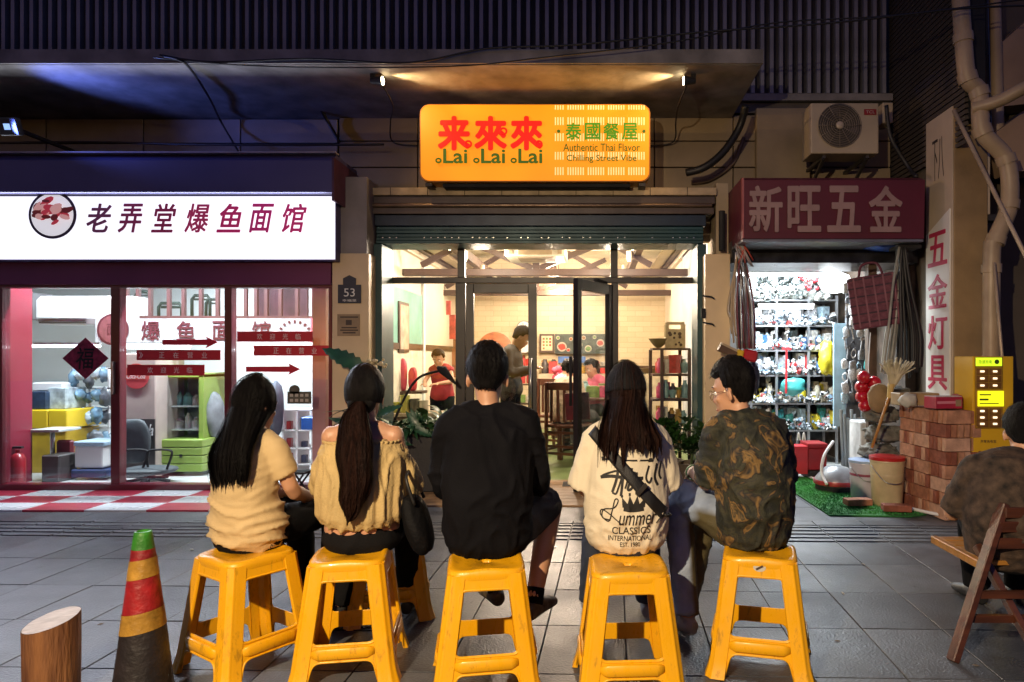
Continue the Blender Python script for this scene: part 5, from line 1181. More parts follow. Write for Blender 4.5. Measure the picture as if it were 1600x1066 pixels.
tag(B().tube(smooth_path([Vector((2.17, 6.9, .03)), Vector((2.28, 6.4, .03)), Vector((2.36, 6.0, .03)), Vector((2.50, 5.55, .03)), Vector((2.64, 5.28, .03)), Vector((2.80, 5.12, .03))], 6), .014, 8).obj('edge_hose', m_white, smooth=True), 'white hose lying along the right edge of the green mat', 'hose')
# buckets
def bucket(px, py_b, d_, r, h, cols_, lab, nm='bucket'):
    c = Vector((PX(px, d_), d_, .004)); t = thing(nm, lab, 'bucket', c)
    prof = [(r*.86, 0), (r*.9, .015)]
    B().lathe([(r*.84, 0), (r*.88, .01), (r, h*.92), (r*1.03, h*.93), (r*1.03, h*.97), (r*.97, h)], c, 28).obj('body', cols_[0], t, smooth='auto')
    B().lathe([(r*1.05, h*.965), (r*1.06, h*1.03), (r*.9, h*1.045), (r*.3, h*1.045)], c, 28).obj('lid', cols_[1], t, smooth='auto')
    B().lathe([(r*.96, h*.62), (r*.985, h*.66), (r*.96, h*.7)], c, 28, caps=False).obj('ridge', cols_[2], t, smooth='auto')
    B().tube(smooth_path([c+Vector((-r*1.02, -.01, h*.85)), c+Vector((-r*.5, -r*1.0, h*.55)), c+Vector((r*.5, -r*1.0, h*.55)), c+Vector((r*1.02, -.01, h*.85))], 5), .004, 6).obj('bail', MATS['steel'], t, smooth=True)
    return t
m_lil = M('bucket_lilac', (.6, .56, .66), .3, var=.12, scale=3); m_bw = M('bucket_blue', (.35, .45, .65), .3); m_mr = M('bucket_band', (.32, .06, .12), .4)
bucket(1352, 0, 6.0, .135, .33, (m_lil, m_bw, m_mr), 'lilac white round bucket with blue lid left of the cream bucket')
c = bucket(1350, 0, 5.99, .125, .12, (m_lil, m_bw, m_mr), 'x') if False else None
bucket(1386, 0, 5.7, .135, .40, (M('bucket_cream', (.66, .52, .3), .35), M('lid_red', (.55, .02, .02), .3), M('bucket_cream', (.66, .52, .3))), 'cream bucket with bright red lid beside the brick stack')
tag(B().box(PX(1345, 6.5), PX(1377, 6.5), 6.5, 6.8, .0, PZ(660, 6.5)).obj('white_crate', M('ware_white', (.75, .77, .78)), bevel=.01), 'plain white crate behind the two buckets', 'crate')
# burlap sacks behind the bricks
for i, (px, py) in enumerate(((1374, 700), (1380, 672), (1376, 642), (1392, 610))):
    b = lump(P(px, py+6, 6.1), (.15, .14, .07), i+4, .35, 4, 2.4, .75)
    tag(b.obj('sack', M('sack_grey', (.2, .19, .16), .8, var=.3, scale=10, bump=.6), smooth=True), ['lowest grey sack behind the brick stack', 'second grey sack from below behind the brick stack', 'third grey sack behind the brick stack', 'topmost grey sack behind the brick stack'][i], 'sack')
# ------------- brick stack: every brick a brick
bk = thing('brick_stack', 'chest high stack of red bricks set on edge beside the sign column', 'brick stack', (2.66, 5.15, 0))
mb_ = [M('brick_a', (.47, .19, .10), .85, var=.25, scale=14, bump=.6, bscale=50), M('brick_b', (.58, .28, .16), .85, var=.25, scale=14, bump=.6, bscale=50), M('brick_c', (.33, .10, .055), .85, var=.25, scale=14, bump=.6, bscale=50), M('brick_d', (.66, .38, .25), .85, var=.2, scale=14, bump=.6, bscale=50)]
bl, bh, bt = .203, .0995, .0435
bmesh_ = []
for mm in mb_:
    me = B().box(-bl/2, bl/2, -bt/2, bt/2, 0, bh).mesh('brick', bevel=.0025); me.materials.append(mm); bmesh_.append(me)
rng = random.Random(12)
Mb = Matrix.Translation((2.65, 5.17, 0))@Matrix.Rotation(R(6), 4, 'Z')
for cz in range(8):
    # footprint: 3 cells deep (each .214) by 1 cell wide... cells along Y, orientation alternates
    for cy_ in range(3):
        for cx_ in range(2):
            xc, yc = .108+cx_*.216, .108+cy_*.216
            along_y = (cz+cy_+cx_) % 2 == 0
            for k in range(4):
                o_ = -.081+k*.054
                q = Vector((xc+(o_ if along_y else 0), yc+(0 if along_y else o_), 0))
                ang = R(90) if along_y else 0
                # skip cores nobody can see
                if cx_ == 1 and cy_ == 1 and cz < 7: continue
                o = bpy.data.objects.new('brick', rng.choice(bmesh_)); COL.objects.link(o); o.parent = bk
                wv = Mb@Vector((q.x+rng.uniform(-.008, .008), q.y+rng.uniform(-.007, .007), .004+cz*.1045))
                o.location = wv-bk.location; o.rotation_euler = (0, 0, R(6)+ang+rng.uniform(-.04, .04))
for i, (x, y, a) in enumerate(((2.16, 5.62, .1), (2.38, 5.40, -.15))):
    o = link('loose_brick', B().box(-.105, .105, -.05, .05, 0, .05).mesh('brick', bevel=.003), mb_[i*2]); o.location = (x, y, .03); o.rotation_euler = (0, 0, a)
    tag(o, ['loose brick lying flat on the green mat', 'loose brick at the lower edge of the green mat, nearest the camera'][i], 'brick')
# things on the stack
ztop = .842
pk = thing('wafer_box', 'red carton with a white top on the brick stack', 'box', (2.82, 5.3, ztop))
B().boxc((2.70, 5.30, ztop+.052), (.23, .14, .09), (0, 0, R(10))).obj('carton', M('carton_red', (.5, .03, .07), .4), pk, bevel=.003)
B().boxc((2.70, 5.30, ztop+.0995), (.225, .135, .004), (0, 0, R(10))).obj('top_panel', M('carton_white', (.7, .62, .64), .4), pk)
B().boxc((2.70, 5.2285, ztop+.055), (.18, .002, .02), (0, 0, R(10))).obj('print_band', M('carton_pinkline', (.6, .2, .25), .4, var=0), pk)
B().boxc((2.79, 5.2445, ztop+.05), (.05, .003, .05), (0, 0, R(10))).obj('label_patch', M('notice_tan', (.36, .25, .14)), pk)
tag(lump((2.93, 5.42, ztop+.06), (.11, .1, .06), 9, .2, 3).obj('red_bag', M('bag_crimson', (.3, .015, .02), .4), smooth=True), 'crumpled crimson bag right of the red carton', 'bag')
tag(B().box(-.16, .16, -.09, .09, 0, .1).obj('wood_block', M('block_wood', (.42, .27, .12), .6, var=.2, scale=8), bevel=.006), 'pale brown wooden block behind the red carton on the bricks', 'block').location = (2.62, 5.6, ztop+.01)
tag(lump((2.52, 5.5, ztop+.055), (.07, .06, .06), 10, .3, 3).obj('white_bag', M('bag_white', (.6, .58, .5), .5, bump=.5, bscale=20), smooth=True), 'crumpled off-white bag at the back left corner of the brick stack', 'bag')
tag(B().boxc((2.80, 5.58, ztop+.05), (.24, .16, .06), (0, 0, .2)).obj('grey_tray', M('tray_grey', (.16, .15, .12), .5), bevel=.01), 'flat grey tray behind the crimson bag on the bricks', 'tray')
# red balls hanging
rbt = thing('red_ball_cluster', 'cluster of glossy red balls in a net hanging by the hardware doorway', 'balls', P(1358, 610, 6.1))
rng = random.Random(1)
for (px, py) in ((1350, 590), (1346, 605), (1347, 620), (1352, 634), (1366, 598), (1365, 613), (1368, 628), (1360, 640)):
    B().ell(P(px, py, 6.1+rng.uniform(-.03, .03)), .060, 18, 12).obj('ball', M('ball_red', (.5, .008, .02), .25, coat=.5, var=.1), rbt, smooth=True)
B().tube([P(1357, 585, 6.1), P(1357, 570, 6.12), P(1360, 520, 6.3)], .004, 5).obj('string', m_white, rbt)
# plaid bag
wbg = thing('woven_bag', 'maroon plaid woven bag hanging tilted in the hardware doorway', 'bag', P(1365, 470, 6.2))
Mt = Matrix.Translation(P(1366, 471, 6.15))@Euler((0, R(-8), R(-20))).to_matrix().to_4x4()
w2, h2 = .205, .235
B().box(-w2, w2, -.05, .05, -h2, h2, Mt).obj('bag_body', M('plaid_maroon', (.15, .03, .055), .7, var=.2, scale=30), wbg, bevel=.02, bseg=2)
for k in range(6):
    z_ = -h2+.05+k*.078; B().box(-w2-.002, w2+.002, -.054, .054, z_, z_+.014, Mt).obj('stripe', M('plaid_dark', (.05, .012, .03), .7), wbg)
for k in range(5):
    x_ = -w2+.05+k*.082; B().box(x_, x_+.014, -.056, .056, -h2+.01, h2-.01, Mt).obj('stripe', M('plaid_light', (.26, .09, .12), .7), wbg)
B().tube(smooth_path([Mt@Vector((-.1, -.03, h2)), Mt@Vector((-.06, -.03, h2+.1)), Mt@Vector((.06, -.03, h2+.1)), Mt@Vector((.1, -.03, h2))], 5), .012, 6).obj('handle', M('plaid_maroon', (.15, .03, .055)), wbg, smooth=True)
# hose bundle
hb = thing('hose_bundle', 'bundle of black and grey hoses hanging down beside the white sign', 'hoses', P(1415, 400, 6.15))
rng = random.Random(6)
for k in range(22):
    x0 = 1408+rng.uniform(-8, 12); x1 = 1385+k*2.6; dd_ = 6.0+rng.uniform(0, .25)
    grey = k < 7
    B().tube(smooth_path([P(x0, 386, dd_), P((x0*.6+x1*.4)-2, 440, dd_), P(x1, 520, dd_), P(x1-(8 if grey else 0), 592-rng.uniform(0, 20), dd_)], 5), .012 if grey else .014, 7).obj('hose', M('hose_grey', (.28, .28, .24), .4) if grey else m_cab, hb, smooth=True)
B().boxc(P(1414, 388, 6.1), (.2, .2, .03)).obj('hook_plate', m_black, hb)
tag(lump(P(1385, 386, 6.25), (.2, .15, .035), 3, .3, 3).obj('blue_sheet', M('sheet_blue', (.03, .12, .6), .4), smooth=True), 'bright blue folded sheet tucked under the hardware awning', 'sheet')
tag(lump(P(1335, 384, 6.3), (.25, .15, .02), 4, .3, 3).obj('silver_sheet', M('sheet_silver', (.5, .52, .56), .3, metal=.6), smooth=True), 'silver foil sheet tucked under the middle of the hardware awning', 'sheet')
# bamboo broom upside down
bb_ = thing('bamboo_broom', 'upturned pale broom with fanned bristles leaning beside the column', 'broom', P(1365, 700, 5.75))
rng = random.Random(14)
for k in range(80):
    a = rng.uniform(-1, 1); B().tube([P(1392, 612, 5.75), P(1399+a*12, 585, 5.75+rng.uniform(-.04, .04)), P(1402+a*28+rng.uniform(-3, 3), 563+abs(a)*8+rng.uniform(-6, 6), 5.75+rng.uniform(-.06, .06))], [.008, .0065, .004], 5).obj('bristle', M('straw', (.66, .58, .38), .7, var=.2), bb_)
B().tube([P(1393, 600, 5.75), P(1389, 622, 5.75)], [.03, .018], 10).obj('binding', M('binding_tan', (.6, .42, .14), .6), bb_, smooth='auto')
B().tube([P(1390, 618, 5.75), P(1362, 700, 5.72)], .012, 8).obj('handle', M('handle_orange', (.5, .24, .06), .5), bb_, smooth=True)
tag(lump(P(1374, 622, 5.9), (.1, .05, .13), 12, .1, 3).obj('straw_fan', M('straw_dark', (.3, .2, .1), .8, var=.3), smooth=True), 'brown straw fan behind the upturned broom', 'fan')
# mop and broom bundle at the left of the doorway
mo = thing('mop_bundle', 'bundle of long mop handles hanging from a hook left of the hardware doorway', 'mops', P(1158, 390, 6.2))
rng = random.Random(19)
for k in range(15):
    x0 = 1155+rng.uniform(-7, 9); x1 = 1137+k*2.9; yb = 545-(60 if k < 4 else 0)*rng.random(); dd_ = 6.15+rng.uniform(-.06, .1)
    mt = [M('strap_cream', (.5, .38, .24), .6), M('handle_dark', (.05, .03, .035), .4), M('handle_silver', (.4, .4, .44), .3, metal=.5), M('handle_wine', (.18, .02, .04), .4)]
    B().tube(smooth_path([P(x0, 394, dd_), P(x0*.5+x1*.5, 425, dd_), P(x1, 480, dd_), P(x1+(2 if k > 5 else 4), yb, dd_)], 4), .009, 6).obj('handle', mt[0] if k < 4 else mt[1+k % 3], mo, smooth=True)
for k in range(14):
    B().tube(smooth_path([P(1157, 400, 6.15), P(1148+rng.uniform(0, 22), 390-rng.uniform(0, 14), 6.1), P(1152+rng.uniform(0, 26), 404+rng.uniform(0, 14), 6.1)], 4), .007, 5).obj('strap', M('strap_red', (.5, .06, .03), .5) if k % 3 == 0 else M('strap_grey', (.35, .33, .33), .5), mo, smooth=True)
br = thing('red_brush', 'brush with wooden block and red yellow bristles at the foot of the mop bundle', 'brush', P(1152, 552, 6.05))
B().beam(P(1123, 543, 6.05), P(1150, 556, 6.05), .1, .06).obj('block', M('block_dark', (.12, .06, .03), .5), br, bevel=.005)
B().beam(P(1126, 537, 6.05), P(1152, 549, 6.05), .09, .02).obj('top_board', M('strap_cream', (.5, .38, .24)), br)
B().beam(P(1148, 553, 6.05), P(1160, 556, 6.05), .1, .09).obj('yellow_tuft', M('tuft_yellow', (.7, .45, .02), .6), br, bevel=.01)
B().beam(P(1160, 554, 6.05), P(1182, 558, 6.05), .1, .10).obj('red_tuft', M('tuft_red', (.5, .01, .02), .5), br, bevel=.015)
tag(lump(P(1176, 590, 6.3), (.06, .06, .16), 8, .2, 3).obj('dark_mop', M('mop_navy', (.02, .025, .06), .7), smooth=True), 'navy mop head hanging behind the man in the camouflage shirt', 'mop')
# yellow locker
yl = thing('phone_charging_locker', 'bright yellow locker with two glowing labels and rows of small drawers', 'locker', (3.0, 5.3, 0))
m_yl = M('locker_yellow', (.72, .42, .015), .4, var=.08, scale=3, bump=.05)
x0, x1 = 2.875, PX(1584, 5.2); zt2 = PZ(557, 5.2)
B().box(x0, x1, 5.2, 5.47, 0, zt2).obj('cabinet', m_yl, yl, bevel=.006)
B().box(PX(1524, 5.19), PX(1566, 5.19), 5.185, 5.198, PZ(669, 5.2), PZ(558, 5.2)).obj('front_panel', M('locker_ochre', (.36, .2, .02), .45), yl)
m_ly = M('label_glow', (.8, .8, .02), .5, emit=(.9, .85, .01), es=1.1, var=0, bump=0)
m_lg = M('label_lime', (.6, .8, .02), .5, emit=(.6, .9, .02), es=1.1, var=0, bump=0)
m_li = M('label_ink', (.06, .12, .01), .6, var=0, bump=0)
a_ = B().box(PX(1525, 5.18), PX(1565, 5.18), 5.175, 5.184, PZ(572, 5.18), PZ(559, 5.18)).obj('upper_label', m_lg, yl)
text('急速充电', (PX(1540, 5.17), 5.173, PZ(565.5, 5.17)), .1, .028, m_li, yl, extrude=.0005)
B().lathe([(.018, 0), (.018, .002)], seg=14, m=Matrix.Translation((PX(1558, 5.17), 5.174, PZ(565.5, 5.17)))@RX).obj('mark', m_li, yl)
B().box(PX(1528, 5.18), PX(1568, 5.18), 5.175, 5.184, PZ(635, 5.18), PZ(611, 5.18)).obj('middle_label', m_ly, yl)
for (a, c_, e, f_) in ((1531, 1549, 616, 618), (1531, 1545, 623, 626), (1531, 1561, 630, 631.5)):
    B().box(PX(a, 5.17), PX(c_, 5.17), 5.172, 5.1745, PZ(f_, 5.17), PZ(e, 5.17)).obj('print_line', m_li, yl)
for py in (576, 587, 598, 638, 648, 658):
    for px in (1526, 1546):
        q = B().box(PX(px, 5.18), PX(px+18, 5.18), 5.176, 5.184, PZ(py+9.5, 5.18), PZ(py, 5.18)).obj('drawer', M('drawer_brown', (.2, .09, .015), .4), yl, bevel=.002)
        B().boxc((PX(px+9, 5.17), 5.17, PZ(py+4.5, 5.17)), (.028, .008, .014)).obj('led', M('led_white', (.9, .9, .8), .4, emit=(1, .8, .5), es=1.6, var=0, bump=0), yl)
text('共享充电宝', (PX(1545, 5.19), 5.196, PZ(690, 5.19)), .12, .022, m_ni, yl, extrude=.0005)
for k in range(4): B().lathe([(.016, 0), (.016, .002)], seg=12, m=Matrix.Translation((PX(1532+k*10, 5.19), 5.197, PZ(708, 5.19)))@RX).obj('mark', M('locker_mark', (.25, .1, .02), .5), yl)

# ================================================================== PLANTS
m_leaf = M('leaf_green', (.05, .15, .035), .35, var=.35, scale=9, bump=.2, coat=.15)
m_leafd = M('leaf_dark', (.03, .12, .045), .35, var=.3, scale=9, bump=.2, coat=.2)
m_stem = M('stem_green', (.06, .1, .03), .5)
def leaf_mesh(L_, W_, bend=.25, notch=False, seg=8):
    b = B(); pts = []
    for i in range(seg+1):
        t = i/seg; w_ = W_*sin(pi*min(1, t*1.0))**.75*(1-.35*t) if 0 < t < 1 else .0015
        if notch and i % 2: w_ *= .72
        z = -bend*L_*t*t; pts.append([b.bm.verts.new((-w_, t*L_, z+w_*.35)), b.bm.verts.new((0, t*L_, z)), b.bm.verts.new((w_, t*L_, z+w_*.35))])
    for i in range(seg):
        for k in (0, 1): b.bm.faces.new((pts[i][k], pts[i][k+1], pts[i+1][k+1], pts[i+1][k]))
    return b
leafA = leaf_mesh(.5, .10, .35, True, 14).mesh('leaf', True); leafA.materials.append(m_leafd)
leafB = leaf_mesh(.16, .035, .3).mesh('leaf', True); leafB.materials.append(m_leaf)
leafC = leaf_mesh(.28, .03, .6).mesh('leaf', True); leafC.materials.append(m_leafd)
leafD = leaf_mesh(.07, .022, .2, seg=4).mesh('leaf', True); leafD.materials.append(m_leaf)
def put(me, loc, d_, par, s=1, name='leaf'):
    o = bpy.data.objects.new(name, me); COL.objects.link(o); o.parent = par
    o.location = Vector(loc)-off(par); o.rotation_euler = Vector(d_).to_track_quat('Y', 'Z').to_euler(); o.scale = (s, s, s); return o
# tall leaf plant at the pier
lp = thing('broad_leaf_plant', 'plant with one big glossy leaf reaching left in front of the number pier', 'plant', P(590, 740, 6.1))
B().tube(smooth_path([P(592, 740, 6.1), P(588, 660, 6.1), P(582, 600, 6.1), P(568, 575, 6.08)], 5), .01, 7).obj('stem', m_stem, lp, smooth=True)
def put2(me, loc, d_, nrm, par, s=1):
    o = put(me, loc, d_, par, s); y = Vector(d_).normalized(); z = Vector(nrm); z = (z-y*z.dot(y)).normalized(); x = y.cross(z)
    o.rotation_euler = Matrix((x, y, z)).transposed().to_euler(); return o
put2(leafA, P(577, 582, 6.08), (-.85, -.12, .52), (.2, -1, .3), lp, .98)
put2(leafA, P(590, 650, 6.1), (.5, -.3, .3), (0, -1, .5), lp, .5)
put2(leafA, P(592, 690, 6.1), (.7, -.3, .1), (0, -1, .8), lp, .6)
put2(leafC, P(560, 668, 6.05), (-.9, -.1, .35), (0, -1, .3), lp, 1.1)
put2(leafC, P(558, 672, 6.05), (-.95, -.1, -.1), (0, -1, .3), lp, 1.0)
for k, (dx, dz) in enumerate(((-1, .2), (-.9, -.1), (-.8, -.4), (-.6, .5))):
    put(leafC, P(560, 640+k*4, 6.05), (dx, -.2, dz), lp, 1.0)
B().tube([P(592, 660, 6.1), P(560, 645, 6.05)], .006, 6).obj('stem', m_stem, lp)
pb = thing('black_planter', 'big black planter with ferny leaves left of the restaurant door', 'planter', P(655, 740, 6.3))
B().box(PX(600, 6.3), PX(700, 6.3), 6.2, 6.62, .016, PZ(680, 6.3)).obj('trough', M('planter_black', (.015, .015, .017), .45), pb, bevel=.01)
B().box(PX(602, 6.3), PX(698, 6.3), 6.22, 6.6, PZ(680, 6.3), PZ(677, 6.3)).obj('soil', M('soil', (.04, .025, .015), .95), pb)
rng = random.Random(77)
for k in range(150):
    a = rng.uniform(0, 2*pi); el = rng.uniform(.1, 1.3)
    put(leafB if k % 2 else leafC, (PX(rng.uniform(606, 694), 6.35), rng.uniform(6.2, 6.55), PZ(678, 6.3)+rng.uniform(-.02, .10)), (cos(a), sin(a)-.35, el), pb, rng.uniform(.6, 1.15))
for k in range(9):
    a = R(20+k*18); put2(leafA, P(628+k*6, 682, 6.3-.02*k), (cos(a), -.35, .35+.8*sin(a)), (0, -1, .5), pb, rng.uniform(.35, .6))
for k in range(12):
    a = rng.uniform(0, 2*pi); put(leafB, P(667+rng.uniform(-12, 14), 640+rng.uniform(-6, 14), 6.35), (cos(a), -.5, .5*sin(a)), pb, rng.uniform(.9, 1.3))
B().tube([P(665, 685, 6.35), P(667, 640, 6.35)], .006, 6).obj('stem', m_stem, pb)
fl_ = thing('white_flowers', 'small white flower sprig behind the second woman head', 'flowers', P(592, 640, 6.2))
B().tube([P(596, 700, 6.2), P(590, 575, 6.2)], .005, 6).obj('stem', m_stem, fl_)
for k in range(16): B().ell(P(590+rng.uniform(-14, 14), 570+rng.uniform(-8, 10), 6.2+rng.uniform(-.05, .05)), rng.uniform(.012, .024), 8, 5).obj('blossom', M('blossom_cream', (.62, .52, .32), .6), fl_, smooth=True)
def bush(lab, c, r, n, seed, pot=True, me=leafD):
    t = thing('potted_bush', lab, 'plant', (c[0], c[1], 0)); rg = random.Random(seed)
    if pot: B().lathe([(.1, .004), (.13, .02), (.15, .26), (.16, .28), (.14, .28), (.13, .25)], (c[0], c[1], 0), 20).obj('pot', M('pot_brown', (.12, .09, .06), .6), t, smooth='auto')
    B().tube([(c[0], c[1], .25), (c[0]+.02, c[1], c[2])], .012, 7).obj('trunk', m_stem, t)
    for k in range(9):
        a = rg.uniform(0, 6.28); B().tube([(c[0]+.01, c[1], c[2]-r[2]*.6), (c[0]+r[0]*.6*cos(a), c[1]+r[1]*.6*sin(a), c[2]+rg.uniform(-.5, .7)*r[2])], .005, 5).obj('branch', m_stem, t)
    big_ = B(); cl = [(Vector((rg.gauss(0, .5), rg.gauss(0, .5), rg.gauss(0, .5))), rg.uniform(.2, .45)) for _ in range(14)]
    for k in range(n):
        if k < 260:
            cc_, rr_ = cl[k % 14]; d_ = Vector((rg.gauss(0, 1), rg.gauss(0, 1), rg.gauss(0, 1))).normalized()*rr_*rg.random()**.4
            q = cc_+d_; q = q if q.length < 1.1 else q.normalized()*1.05
            put(me, (c[0]+q.x*r[0], c[1]+q.y*r[1], c[2]+q.z*r[2]), (d_.x+rg.gauss(0, .3), d_.y-.3, d_.z+.3), t, rg.uniform(.8, 1.7))
    return t
bush('dense leafy green bush in a pot at the right end of the restaurant front', (PX(1080, 6.25), 6.25, PZ(690, 6.25)), (.17, .16, .18), 260, 3)
bush('darker small leafy plant between the bush and the narrow pier', (PX(1042, 6.4), 6.4, PZ(676, 6.4)), (.12, .12, .12), 170, 4)
bush('low dark plant with a red toy beside it behind the last man', (PX(1122, 6.0), 6.0, PZ(735, 6.0)), (.14, .12, .12), 150, 5)
tag(lump(P(1094, 748, 5.9), (.04, .04, .03), 3, .2, 2).obj('red_toy', M('item_red', (.6, .04, .04)), smooth=True), 'small red object on the ground beside the low dark plant', 'toy')

# ================================================================== FOREGROUND: cone, log post
def tapers(r0, r1, z0, z1, H_=.62, Rb=.118, Rt=.026): pass
cn = thing('traffic_cone', 'faded red traffic cone with a green top and gold bands', 'traffic cone', (-1.655, 2.5, 0))
def cr(z): return .028+(.102-.028)*(1-z/.61)**.92
segs = [(0.0, .255, 'cone_black', (.022, .017, .016), 'lower_cone'), (.255, .325, 'cone_gold', (.50, .27, .04), 'gold_band'), (.325, .445, 'cone_red', (.36, .012, .015), 'red_section'), (.445, .512, 'cone_gold', (.50, .27, .04), 'gold_band'), (.512, .548, 'cone_red', (.36, .012, .015), 'red_section'), (.548, .61, 'cone_green', (.04, .25, .02), 'green_top')]
for z0, z1, mn, c_, nm in segs:
    e = .0015 if 'gold' in mn else 0
    prof = [(cr(z0+(z1-z0)*k/5)+e, z0+(z1-z0)*k/5) for k in range(6)]
    if nm == 'green_top': prof += [(cr(.61)-.006, .612), (cr(.61)-.008, .59)]
    m4 = Matrix.Translation(cn.location)@Euler((0, R(0), 0)).to_matrix().to_4x4()
    b = B(); b.lathe(prof, seg=32, m=m4, caps=False)
    # tilt the band edges a little, as worn tape sits
    for v in b.bm.verts:
        z = v.co.z; a = (v.co.x-cn.location.x)
        if .2 < z < .53: v.co.z += a*.14
    b.obj(nm, M(mn, c_, .5 if 'gold' not in mn else .35, var=.3, scale=14, bump=.6, bscale=35), cn, smooth=True, recalc=False)
B().box(-1.655-.106, -1.655+.106, 2.394, 2.606, .003, .03).obj('base', M('cone_black', (.022, .017, .016)), cn, bevel=.012, bseg=2)
lgp = thing('log_post', 'short round log post with a slanting pale sawn top', 'post', (-1.99, 2.5, 0))
b = B(); N_ = 56; rings = []
rng = random.Random(40)
for j in range(9):
    ring = []
    for i in range(N_):
        a = 2*pi*i/N_; rr_ = .086*(1+.03*noise.noise(Vector((cos(a)*2.5, sin(a)*2.5, j*.12)))+.02*noise.noise(Vector((cos(a)*9, sin(a)*9, j*.1))))
        x, y = rr_*cos(a), rr_*sin(a); zt_ = .285+.09*x/.103*.19+.02*y/.1
        ring.append(b.bm.verts.new(Vector((x, y, zt_*j/8))+lgp.location))
    rings.append(ring)
for j in range(8):
    for i in range(N_): b.bm.faces.new((rings[j][i], rings[j][(i+1) % N_], rings[j+1][(i+1) % N_], rings[j+1][i]))
b.obj('log_side', M('log_bark', (.30, .13, .045), .6, var=.5, scale=5, stretch=(6, 6, .7), bump=1, bscale=14, col2=(.09, .03, .012)), lgp, smooth=True)
b = B(); vs = []
for i in range(N_):
    a = 2*pi*i/N_; rr_ = .0845*(1+.03*noise.noise(Vector((cos(a)*2.5, sin(a)*2.5, .96)))); x, y = rr_*cos(a), rr_*sin(a)
    vs.append(b.bm.verts.new(Vector((x, y, .2855+.09*x/.103*.19+.02*y/.1))+lgp.location))
b.bm.faces.new(vs)
r0 = b.obj('sawn_top', M('sawn_wood', (.74, .70, .70), .55, var=.15, scale=5, stretch=(3, 14, 1), bump=.4), lgp)

# litter and leaves trodden on the paving
rng = random.Random(64); lit = []
for nm_, c_ in (('dry_leaf', (.12, .07, .02)), ('cigarette_end', (.6, .55, .45)), ('paper_scrap', (.5, .5, .48))):
    if nm_ == 'dry_leaf': me = leaf_mesh(.05, .012, .3, seg=4).mesh(nm_, True)
    elif nm_ == 'cigarette_end': me = B().tube([(0, 0, .004), (.022, 0, .004)], .004, 7).mesh(nm_)
    else: me = lump((0, 0, .004), (.016, .011, .004), 3, .5, 2).mesh(nm_)
    me.materials.append(M(nm_, c_, .7)); lit.append((nm_, me))
spots_ = [(-2.3, 3.2), (-1.9, 3.9), (-2.6, 4.4), (-.75, 3.7), (-.05, 3.3), (.42, 3.5), (1.05, 3.0), (1.3, 3.6), (1.15, 4.3), (1.55, 2.75), (1.0, 3.95), (-1.95, 3.05), (.95, 4.75), (1.6, 4.1)]
where = ['left of the cone tip', 'far left in line with the cone', 'far left near the ribbed strip', 'between the ponytail woman and the man in black', 'right of the middle stool', 'beside the fourth stool', 'right of the last stool', 'between the last stool and the chair', 'right of the last man near the ribbed strip', 'by the front leg of the folding chair', 'behind the last stool to the right', 'close beside the cone', 'just beyond the ribbed strip on the right', 'left of the folding chair seat']
for i, ((x, y), wv) in enumerate(zip(spots_, where)):
    nm_, me = lit[i % 3]; o = link(nm_, me, None); o.location = (x, y, .002); o.rotation_euler = (0, 0, rng.uniform(0, 6)); tag(o, 'tiny %s on the paving, %s' % (nm_.replace('_', ' '), wv), 'litter')
# ================================================================== STOOLS
m_st = M('stool_yellow', (.83, .41, .006), .33, var=.05, scale=3, bump=.04, bscale=200, coat=.15, sss=0)
scuff(m_st, .6, 9, .57)
def curve_plate(outer, holes, th, bevel=.0025):
    c = bpy.data.curves.new('plate', 'CURVE'); c.dimensions = '2D'; c.fill_mode = 'BOTH'; c.extrude = th/2-bevel; c.bevel_depth = bevel; c.bevel_resolution = 1
    for lp_ in [outer]+holes:
        s = c.splines.new('POLY'); s.points.add(len(lp_)-1); s.use_cyclic_u = True
        for i, (x, y) in enumerate(lp_): s.points[i].co = (x, y, 0, 1)
    o = bpy.data.objects.new('plate', c); me = bpy.data.meshes.new_from_object(o); bpy.data.objects.remove(o); bpy.data.curves.remove(c); me.materials.clear(); return me
def rpoly(pts, r, n=5):
    """round the corners of a polygon"""
    out = []; L_ = len(pts); rr_ = r if isinstance(r, list) else [r]*L_
    for i in range(L_):
        p0, p1, p2 = Vector(pts[i-1]), Vector(pts[i]), Vector(pts[(i+1) % L_]); r_ = rr_[i]
        if r_ < 1e-5: out.append(tuple(p1)); continue
        a, c = (p0-p1).normalized(), (p2-p1).normalized(); e = min(r_, (p0-p1).length*.49, (p2-p1).length*.49)
        A_, C_ = p1+a*e, p1+c*e
        for k in range(n+1):
            t = k/n; out.append(tuple(A_*(1-t)**2+p1*2*t*(1-t)+C_*t*t))
    return out
SH, TW, BW = .46, .138, .192           # height, half top width, half foot width
